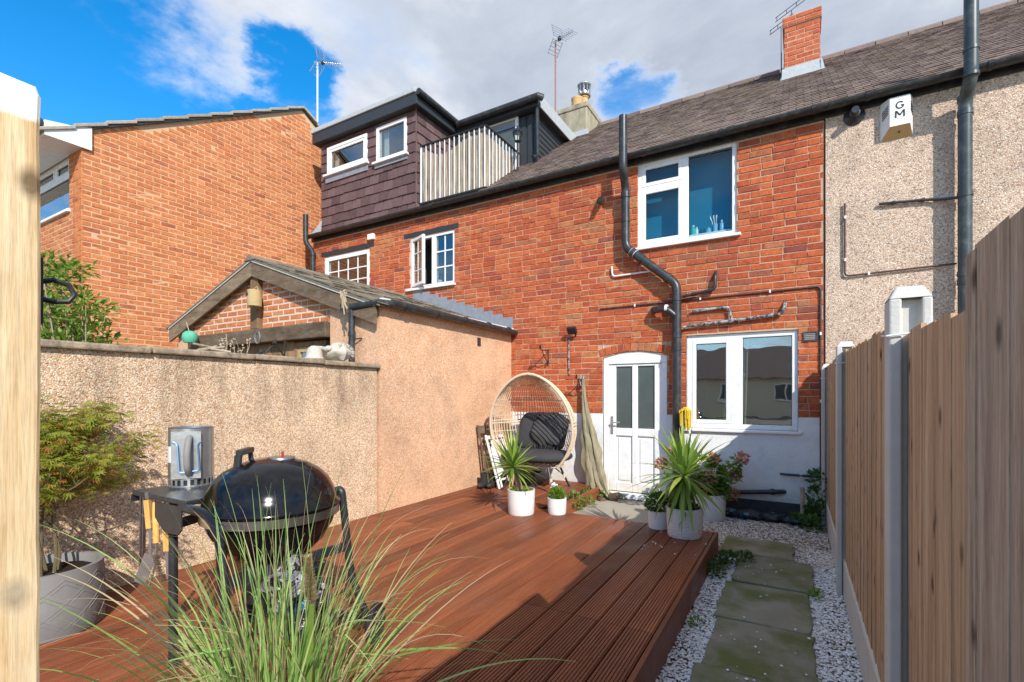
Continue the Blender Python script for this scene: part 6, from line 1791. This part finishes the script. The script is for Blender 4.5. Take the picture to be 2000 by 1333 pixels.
# tools hung on the table's edge
def hang(name, label, q, parts):
    t = thing(name, label, 'utensil', q, 'barbecue tools hanging from the side table')
    for nm, mb, mt, sm in parts: obj(nm, mb, mt, t, smooth=sm)
def up3(p, dz, dx=0, dy=0): return p+camr*dx+camf*dy+Vector((0, 0, dz))
q = at(287, 962, D=2.245)
hang('spatula', 'barbecue spatula with pale wooden handle at the table corner', q, [
    ('hook', MB().tube([up3(q, .0), up3(q, -.03, .004)], .010, 8), 'steel_band', True),
    ('handle', MB().beam(up3(q, -.035, .002), up3(q, -.165, .014), .024, .020, up=camf), 'handle_wood', False),
    ('blade', MB().beam(up3(q, -.165, .014), up3(q, -.29, .016), .012, .004, up=camf).beam(up3(q, -.29, .016), up3(q, -.42, -.035), .055, .003, up=camf), 'galvanised', False)])
q = at(304, 968, D=2.22)
hang('fork', 'barbecue fork with orange wooden handle hanging between spatula and brush', q, [
    ('loop', MB().tube([up3(q, .0), up3(q, -.03)], .003, 6), 'black_iron', True),
    ('handle', MB().tube([up3(q, -.03), up3(q, -.10, .001), up3(q, -.215, .004)], [.012, .014, .013], 10), 'handle_wood', True),
    ('shank', MB().tube([up3(q, -.215, .004), up3(q, -.30, .002), up3(q, -.42, -.03)], .006, 6), 'galvanised', True)])
q = at(322, 975, D=2.20)
hang('grill_brush', 'wire grill brush with orange wooden handle beside the cart leg', q, [
    ('loop', MB().tube([up3(q, .0), up3(q, -.03)], .003, 6), 'black_iron', True),
    ('handle', MB().beam(up3(q, -.03), up3(q, -.235, .012), .026, .018, up=camf), 'handle_wood', False),
    ('shank', MB().beam(up3(q, -.235, .012), up3(q, -.36, .02), .022, .005, up=camf), 'galvanised', False)])
bt = bpy.data.objects['grill_brush']; m = MB(); rg = random.Random(1)
for k in range(260):
    f = rg.random(); c = up3(q, -.25-.12*f, -.028+.035*f**2, rg.uniform(-.012, .012)); m.tube([c, up3(c, rg.uniform(-.006, .0), -.02+rg.uniform(-.006, .006))], .0009, 3, False)
obj('bristles', m, 'boot_brown', bt)
q = at(277, 968, D=2.30)
hang('tongs', 'thin steel tongs hanging at the far left of the table', q, [('arms', MB().beam(up3(q, 0), up3(q, -.38, -.005), .006, .018, up=camf).beam(up3(q, 0, .012), up3(q, -.38, .006), .006, .018, up=camf), 'steel_band', False)])
# charcoal bags on the lower shelf
for k, (u, v, d_, sz, lab) in enumerate(((565, 1145, 2.12, (.15, .11, .10), 'shiny crumpled charcoal bag on the lower barbecue shelf'), (600, 1200, 2.05, (.11, .09, .075), 'grey plastic bag slumped below the charcoal bag'))):
    c = at(u, v, D=d_); m = MB().ell(c, sz, 28, 18, .8, None, .55, k+2)
    tag(obj('charcoal_bag', m, 'foil' if k == 0 else 'plastic_bag', smooth=True), lab, 'bag')

# ------------------------------------------------------------------ egg chair
ec = at(1047, 948, Z=DZ); ec = Vector((ec.x+.10, 5.86, DZ))
ME = Matrix.Translation(ec) @ Matrix.Rotation(rad(5), 4, 'Z')
eg = thing('egg_chair', 'natural rattan egg chair with charcoal cushions beside the door', 'chair', ec)
EA, Z0, ZH = .575, .315, 1.20
def ef(t): return max(.0, math.sin(math.pi*(.13+.87*t)))**.52 if t < 1 else 0.0
def ept(t, ph, push=0):
    f = ef(t); a = EA*f; d = .74*f**.85
    return Vector(((a+push)*math.cos(ph), -.30+.05*math.cos(math.pi*t)-.04*t + (d+push)*math.sin(ph), Z0+ZH*t))
ts = [i/26 for i in range(27)]
tcl = [1-(1-t)**1.5 for t in ts]
rim = [ept(t, 0) for t in tcl] + [ept(t, math.pi) for t in tcl[::-1][1:]]
obj('front_rim', MB(ME).tube(rim, .017, 8), 'rattan', eg, smooth=True)
rim2 = [ept(t, .15) for t in tcl] + [ept(t, math.pi-.15) for t in tcl[::-1][1:]]
obj('inner_rim', MB(ME).tube(rim2, .011, 6), 'rattan', eg, smooth=True)
m = MB(ME); rg = random.Random(2)
for k in range(1, 44):
    ph = math.pi*k/44
    m.tube([ept(t+0*k, ph, rg.uniform(-.003, .003)) for t in tcl], .0068, 5)
obj('vertical_canes', m, 'rattan', eg, smooth=True)
for t in (.06, .20, .36, .54, .72, .88):
    obj('hoop', MB(ME).tube([ept(t, math.pi*i/28, .004) for i in range(29)], .006, 5), 'rattan', eg, smooth=True)
for t in (.455, .485): obj('waist_band', MB(ME).tube([ept(t, math.pi*i/28, .006) for i in range(29)], .011, 6), 'rattan', eg, smooth=True)
m = MB(ME)
for k in range(36):
    t = rg.uniform(.02, .97); s = 0 if rg.random() < .5 else 1; ph = .0 if s == 0 else math.pi
    m.tube([ept(t, ph), ept(min(1, t+rg.uniform(-.02, .02)), .15 if s == 0 else math.pi-.15)], .006, 5)
obj('rim_weave', m, 'rattan', eg)
f = ef(0); base_ring = [Vector((EA*f*math.cos(a), -.27+.02+.38*f*math.sin(a)+.30*f, Z0)) for a in [i*math.pi/16 for i in range(32)]]
obj('base_ring', MB(ME).tube(base_ring, .016, 8, closed=True), 'rattan', eg, smooth=True)
m = MB(ME)
for k in range(11):
    xx = -.34+.068*k; hw = math.sqrt(max(0, 1-(xx/.38)**2))*.24; m.tube([(xx, -.09-hw, Z0+.012), (xx, -.09+hw, Z0+.012)], .008, 5)
obj('seat_slats', m, 'rattan', eg)
for sx, sy in ((-1, -1), (1, -1), (1, 1), (-1, 1)):
    top = Vector((sx*.24, -.08+sy*.20, Z0)); ft = Vector((sx*.36, -.08+sy*.30, .0)); mid_ = (top+ft)/2
    lg = obj('leg', MB(ME).tube([top, ft], .015, 8), 'cart_black', eg, smooth=True)
    obj('leg_wrap', MB(ME).tube([mid_+Vector((0, 0, .03)), mid_-Vector((0, 0, .035))], .020, 8), 'rattan', lg, smooth=True)
    obj('leg_brace', MB(ME).tube([mid_+Vector((0, 0, .0)), (sx*.10, -.08+sy*.20, Z0)], .009, 6), 'cart_black', lg, smooth=True)
cu = obj('seat_cushion', MB(ME).ell((0, -.08, Z0+.125), (.46, .37, .085), 36, 14, .75, None, .06, 1), 'fabric_charcoal', eg, smooth=True)
Rb = Matrix.Rotation(rad(-18), 3, 'X')
obj('back_cushion', MB(ME).ell((-.02, .17, Z0+.42), (.35, .12, .275), 30, 20, .55, Rb, .08, 4), 'fabric_charcoal', eg, smooth=True)
Rc = Matrix.Rotation(rad(-20), 3, 'X') @ Matrix.Rotation(rad(6), 3, 'Y')
m = MB(ME).ell((.13, .06, Z0+.46), (.24, .085, .22), 40, 28, .6, Rc, .22, 9)
thr = obj('throw', m, 'throw_stripe', eg, smooth=True)
m = MB(ME); rg = random.Random(6)
for k in range(60):
    p0 = Vector((rg.uniform(-.10, .32), rg.uniform(-.06, .0), Z0+.25+rg.uniform(-.02, .03))); m.tube([p0, p0+Vector((rg.uniform(-.02, .02), rg.uniform(-.03, .0), -.05))], .004, 4)
obj('fringe', m, 'boot_black', thr)

# folded chairs leaning on the outhouse wall
def lean(x, y, z, h, xl): return x
def folded_chair(label, y0, y1, x_foot, x_top, h, mt, slats, panel=None, name='folding_chair'):
    t = thing(name, label, 'chair', (x_foot, (y0+y1)/2, DZ))
    P = lambda f, y, o=0: Vector((x_foot+(x_top-x_foot)*f+o, y, DZ+.005+h*f))
    for y in (y0, y1):
        obj('leg', MB().beam(P(0, y), P(1, y), .028, .022), mt, t, auto=.004)
        obj('leg', MB().beam(P(0.02, y+(.03 if y == y0 else -.03), .03), P(.78, y+(.03 if y == y0 else -.03), .026), .022, .02), mt, t, auto=.004)
    for f0, f1 in slats:
        obj('slat', MB().add([P(f0, y0, .012), P(f0, y1, .012), P(f1, y1, .012), P(f1, y0, .012), P(f0, y0, -.006), P(f0, y1, -.006), P(f1, y1, -.006), P(f1, y0, -.006)], [(0,1,2,3), (7,6,5,4), (0,4,5,1), (1,5,6,2), (2,6,7,3), (3,7,4,0)]), mt, t)
    if panel:
        f0, f1 = panel
        obj('seat', MB().add([P(f0, y0+.04, .045), P(f0, y1-.04, .045), P(f1, y1-.04, .04), P(f1, y0+.04, .04), P(f0, y0+.04, .03), P(f0, y1-.04, .03), P(f1, y1-.04, .028), P(f1, y0+.04, .028)], [(0,1,2,3), (7,6,5,4), (0,4,5,1), (1,5,6,2), (2,6,7,3), (3,7,4,0)]), mt, t)
    return t
folded_chair('folded dark wooden chair leaning on the peach wall', 5.50, 5.92, -3.56, -3.76, .83, 'oak_weathered', ((.86, .985), (.70, .74), (.1, .13)))
folded_chair('folded white chair leaning in front of the dark folded chair', 5.46, 5.90, -3.38, -3.60, .70, 'white_paint', ((.93, .985), (.62, .64), (.14, .17)), (.25, .90), 'folding_chair')
for k, (u, v, lab) in enumerate(((945, 952, 'left black boot standing on the deck by the folded chairs'), (962, 952, 'right black boot standing on the deck by the folded chairs'))):
    c = at(u, v, Z=DZ); m = MB().lathe([(.05, 0), (.052, .03), (.045, .10), (.055, .2), (.05, .2), (.04, .1)], 14, c); m.ell(c+Vector((.02, -.07, .04)), (.05, .10, .045), 14, 8)
    tag(obj('boot', m, 'boot_black', smooth=True), lab, 'boot', 'boots by the folded chairs')
c = at(1034, 946, Z=DZ); t = thing('crate', 'small black plastic crate on the deck under the egg chair', 'crate', c)
m = MB(); w2, d2, h2 = .15, .12, .17
for a, b in (((-w2, -d2), (w2, -d2)), ((w2, -d2), (w2, d2)), ((w2, d2), (-w2, d2)), ((-w2, d2), (-w2, -d2))): m.beam(c+Vector((*a, h2/2)), c+Vector((*b, h2/2)), .008, h2)
m.cbox(c+Vector((0, 0, .01)), (w2*2-.01, d2*2-.01, .012)); obj('sides', m, 'black_plastic', t)
obj('rim', MB().tube([c+Vector((a*w2, b*d2, h2)) for a, b in ((-1, -1), (1, -1), (1, 1), (-1, 1))], .010, 6, closed=True), 'black_plastic', t)

# ------------------------------------------------------------------ waders hanging by the door
t = thing('waders', 'olive green chest waders hanging from the iron bracket by the door', 'waders', W(1170, 975, .15))
def limb(path, radii, seed, n=22, flat=.6):
    pts = bend([W(u, v, o) for u, v, o in path], .12, 4); m = MB()
    cum = [0]
    for a, b in zip(pts, pts[1:]): cum.append(cum[-1]+(a-b).length)
    ks = [0]; src = [W(u, v, o) for u, v, o in path]
    s2 = [0]
    for a, b in zip(src, src[1:]): s2.append(s2[-1]+(a-b).length)
    vs = []; fine = []
    N = 34
    for i in range(N):
        s = cum[-1]*i/(N-1); j = max(k for k in range(len(cum)) if cum[k] <= s+1e-9); j = min(j, len(pts)-2)
        f = (s-cum[j])/max(1e-6, cum[j+1]-cum[j]); p = pts[j].lerp(pts[j+1], f)
        rr = np.interp(s/cum[-1], np.array(s2)/s2[-1], radii); fine.append((p, rr))
    fs = []
    for i, (p, rr) in enumerate(fine):
        for k in range(n):
            a = 2*math.pi*k/n
            q = Vector((math.cos(a), math.sin(a)*flat, 0))
            fold = 1+.5*mnoise.noise(Vector((math.cos(a)*2.2+seed, math.sin(a)*2.2, p.z*4.5)))+.2*math.sin(a*5+seed+p.z*3)+.10*mnoise.noise(Vector((a*1.0, seed, p.z*14)))
            vs.append(p+q*rr*fold+Vector((0, 0, .012*math.sin(a*2+i))))
    for i in range(N-1):
        for k in range(n): fs.append((i*n+k, i*n+(k+1) % n, (i+1)*n+(k+1) % n, (i+1)*n+k))
    fs.append(tuple(range(n))); fs.append(tuple((N-1)*n+k for k in range(n))[::-1])
    return m.add(vs, fs)
m = limb([(1138, 742, .10), (1141, 800, .10), (1147, 860, .12), (1151, 920, .13), (1156, 958, .15), (1170, 976, .22)], [.012, .034, .074, .08, .074, .05], 1)
m2 = limb([(1139, 742, .10), (1144, 800, .10), (1160, 870, .12), (1167, 920, .12), (1175, 955, .14), (1195, 972, .20)], [.012, .034, .08, .078, .07, .05], 5)
m.add(m2.v, m2.f)
obj('garment', m, 'waders', t, smooth=True)
for a, b in (((1168, 975, .22), (1178, 979, .30)), ((1194, 971, .2), (1209, 968, .24))):
    obj('boot', MB().tube([W(*a), W(*b)], [.05, .045], 14), 'boot_brown', t, smooth=True)
obj('strap', MB().tube([W(1135, 733, .06), W(1133, 752, .08), W(1138, 758, .10), W(1140, 735, .05)], .010, 6), 'lead', t, smooth=True)
# mop
t = thing('mop', 'mop with yellow head standing upside down beside the soil pipe', 'mop', W(1356, 1000, .25))
hd = W(1338, 798, .22); ft = W(1353, 868, .24); fb = W(1362, 990, .3)
obj('handle', MB().tube([hd-Vector((0, 0, .08)), ft], .012, 8), 'white_paint', t, smooth=True); obj('grip', MB().tube([ft, fb], .013, 8), 'red_plastic', t, smooth=True)
m = MB(); rg = random.Random(4)
for k in range(60):
    a = rg.uniform(0, 6.28); r_ = rg.uniform(.03, .065); e = hd+Vector((math.cos(a)*r_, math.sin(a)*r_*.8, -rg.uniform(.12, .27)))
    m.tube([hd+Vector((rg.uniform(-.015, .015), rg.uniform(-.015, .015), .01)), hd+Vector((math.cos(a)*r_*1.1, math.sin(a)*r_, -.03)), e], .008, 5)
obj('mop_head', m, 'mop_yellow', t, smooth=True)

# ------------------------------------------------------------------ ornaments about the outhouse and garden wall
c = at(371, 659, Y=OY-.20)
t = thing('green_bell', 'green glazed ball hanging on a cord from the outhouse gable', 'ornament', c)
obj('bell', MB().lathe([(.075, -.075), (.09, -.045), (.098, .0), (.085, .05), (.05, .08), (0, .09)], 24, c), 'green_ball', t, smooth=True)
obj('cord', MB().tube([c+Vector((-.02, 0, .08)), at(364, 630, Y=OY-.19)], .006, 6), 'rope', t)
c = at(497, 583, Y=OY-.13)
t = thing('bird_box', 'small bamboo bird box hung on the outhouse king post', 'bird box', c)
obj('body', MB().lathe([(.085, -.10), (.088, .02), (.08, .10), (0, .105)], 10, c), 'bird_box', t, smooth=True)
obj('entrance', MB().lathe([(.024, 0), (.0, .001)], 14, c+Vector((-.02, -.087, .04)), axis=(0, -1, 0)), 'black_iron', t)
obj('cord', MB().tube([c+Vector((-.08, 0, .09)), c+Vector((0, .03, .15)), c+Vector((.08, 0, .1))], .006, 6), 'rope', t)
c = at(503, 659, Y=OY-.078)
pts = [c+Vector((.05*math.sin(a), 0, -.075*math.cos(a))) for a in [rad(-150+300*i/16) for i in range(17)]]
tag(obj('horseshoe', MB().tube(pts, .010, 6), 'galvanised', smooth=True), 'rusty horseshoe nailed to the outhouse tie beam', 'horseshoe')
c = at(672, 572, Y=OY-.19); m = MB(); rg = random.Random(3)
for k in range(9): m.tube([c+Vector((rg.uniform(-.06, .06), 0, rg.uniform(-.02, .03))), c+Vector((rg.uniform(-.05, .05), -.02, rg.uniform(-.05, .02))), c+Vector((rg.uniform(-.07, .05), 0, rg.uniform(-.24, -.10)))], .008, 6)
tag(obj('rope_knot', m, 'rope', smooth=True), 'knotted rope tied round the gable end above the downpipe', 'rope')
GWT = gwz+.02
c = at(614, 702, Z=GWT); c = Vector((WX-.10, at(614, 690, X=WX-.10).y, GWT))
t = thing('stone_toadstool', 'pale stone bell shaped ornament on the garden wall coping', 'ornament', c)
obj('bell', MB().lathe([(.085, 0), (.09, .012), (.072, .03), (.07, .07), (.058, .105), (.03, .128), (0, .132)], 24, c), 'ceramic_white', t, smooth=True)
obj('neck', MB().tube(bend([c+Vector((0, .02, .11)), c+Vector((0, .10, .115)), c+Vector((0, .27, .035))], .05), [.03]*3+[.024]*4 if False else .022, 10), 'ceramic_white', t, smooth=True)
c2 = Vector((WX-.10, at(661, 690, X=WX-.10).y, GWT+.085))
t = thing('stone_lion_head', 'rough white stone animal head lying on the garden wall coping', 'ornament', c2-Vector((0, 0, .085)))
obj('head', MB().ell(c2, (.10, .125, .085), 26, 18, 1, None, .35, 5), 'ceramic_white', t, smooth=True)
obj('snout', MB().ell(c2+Vector((.02, -.13, .03)), (.035, .04, .03), 12, 8), 'ceramic_white', t, smooth=True)
m = MB(); rg = random.Random(8)
for k in range(150):
    a = rg.uniform(-.6, 2.4); b = rg.uniform(-1.2, 1.2); d = Vector((math.sin(b)*.8, math.cos(a)*.9, math.sin(a))).normalized(); p = c2+Vector((d.x*.095, .03+d.y*.11, d.z*.08))
    m.tube([p, p+d*.03], [.007, .001], 4, False)
obj('mane', m, 'ceramic_white', t)
c = Vector((WX-.12, at(545, 690, X=WX-.12).y, GWT)); m = MB()
pts = [c+Vector((0, .02+.19*i/14-.16, .01+.085*math.sin(math.pi*i/14))) for i in range(15)]; m.tube(pts, .007, 6)
sc = [c+Vector((0, -.15-.03*math.sin(i*.5)*(1-i/24), .03+.03*math.cos(i*.5)*(1-i/24))) for i in range(20)]; m.tube(sc, .006, 6); m.tube([c+Vector((0, .05, 0)), c+Vector((0, .06, .15))], .008, 6)
m.ell(c+Vector((0, -.04, .125)), (.02, .02, .02), 8, 6)
tag(obj('iron_scroll', m, 'black_iron', smooth=True), 'curled wrought iron scroll on the garden wall coping', 'ironwork')
m = MB(); rg = random.Random(10)
for k in range(14):
    u = rg.choice([rg.uniform(436, 450), rg.uniform(456, 484)]); b = Vector((WX-.14, at(u, 690, X=WX-.14).y, GWT)); h = rg.uniform(.05, .15); e = b+Vector((rg.uniform(-.02, .02), rg.uniform(-.04, .04), h))
    m.tube([b, (b+e)/2+Vector((0, .01, 0)), e], .002, 4)
    for q in range(3): m.ell(e+Vector((rg.uniform(-.01, .01), rg.uniform(-.012, .012), rg.uniform(-.03, .01))), (.007, .007, .007), 6, 4)
tag(obj('dried_flowers', m, 'lap_fence'), 'dried flower stalks standing on the garden wall coping', 'dried flowers')
m = MB(); rg = random.Random(12)
for k in range(12):
    b = Vector((WX-.12+rg.uniform(-.06, .06), at(rg.uniform(395, 425), 690, X=WX-.12).y, GWT+rg.uniform(.01, .05))); d = Vector((rg.uniform(-.3, .3), 1, rg.uniform(-.15, .35))).normalized()*rg.uniform(.05, .13); m.tube([b-d, b+d], rg.uniform(.005, .012), 6)
tag(obj('driftwood_bits', m, 'lap_fence'), 'small heap of bleached sticks on the garden wall coping', 'sticks')

# potted plant behind the open neighbour window
x = at(859, 545, Y=yw+.13).x
t = thing('window_plant', 'small green plant in white pot inside the open casement window', 'potted plant', (x, yw+.13, n1z0+.03))
obj('pot', pot_shape(x, yw+.13, n1z0+.03, .06, .10), 'white_paint', t, smooth=True)
m = MB(); leaves(m, (x, yw+.12, n1z0+.24), (.10, .07, .12), 130, .06, random.Random(2), .5, .5); obj('foliage', m, 'leaf_bright', t)

# ------------------------------------------------------------------ the house across the lane behind the viewer, mirrored in the kitchen window
oh2 = thing('opposite_house', 'low beige house with tiled roof mirrored in the kitchen window', 'house', (-4, -24, 0))
m = MB().box((-12, -30, 0), (6, -22, 2.7)); obj('wall', m, 'render_far', oh2)
m = MB().prism([(-21.6, 2.6), (-30.4, 2.6), (-26, 4.9)], 18.6, lambda a, b, t: (-12.3+t, a, b)); obj('roof', m, 'roof_tile', oh2)
for x0_ in (-10.5, -7.4, -4.4, -1.2, 2.0):
    m = MB(); frame_ring(m, x0_, x0_+1.3, .95, 2.15, .08, -21.99, -21.94); m.box((x0_+.6, -21.99, 1.03), (x0_+.68, -21.945, 2.07)); ww = obj('window', m, 'upvc', oh2)
    obj('pane', MB().box((x0_+.08, -21.992, 1.03), (x0_+1.22, -21.97, 2.07)), 'frosted_glass', ww)
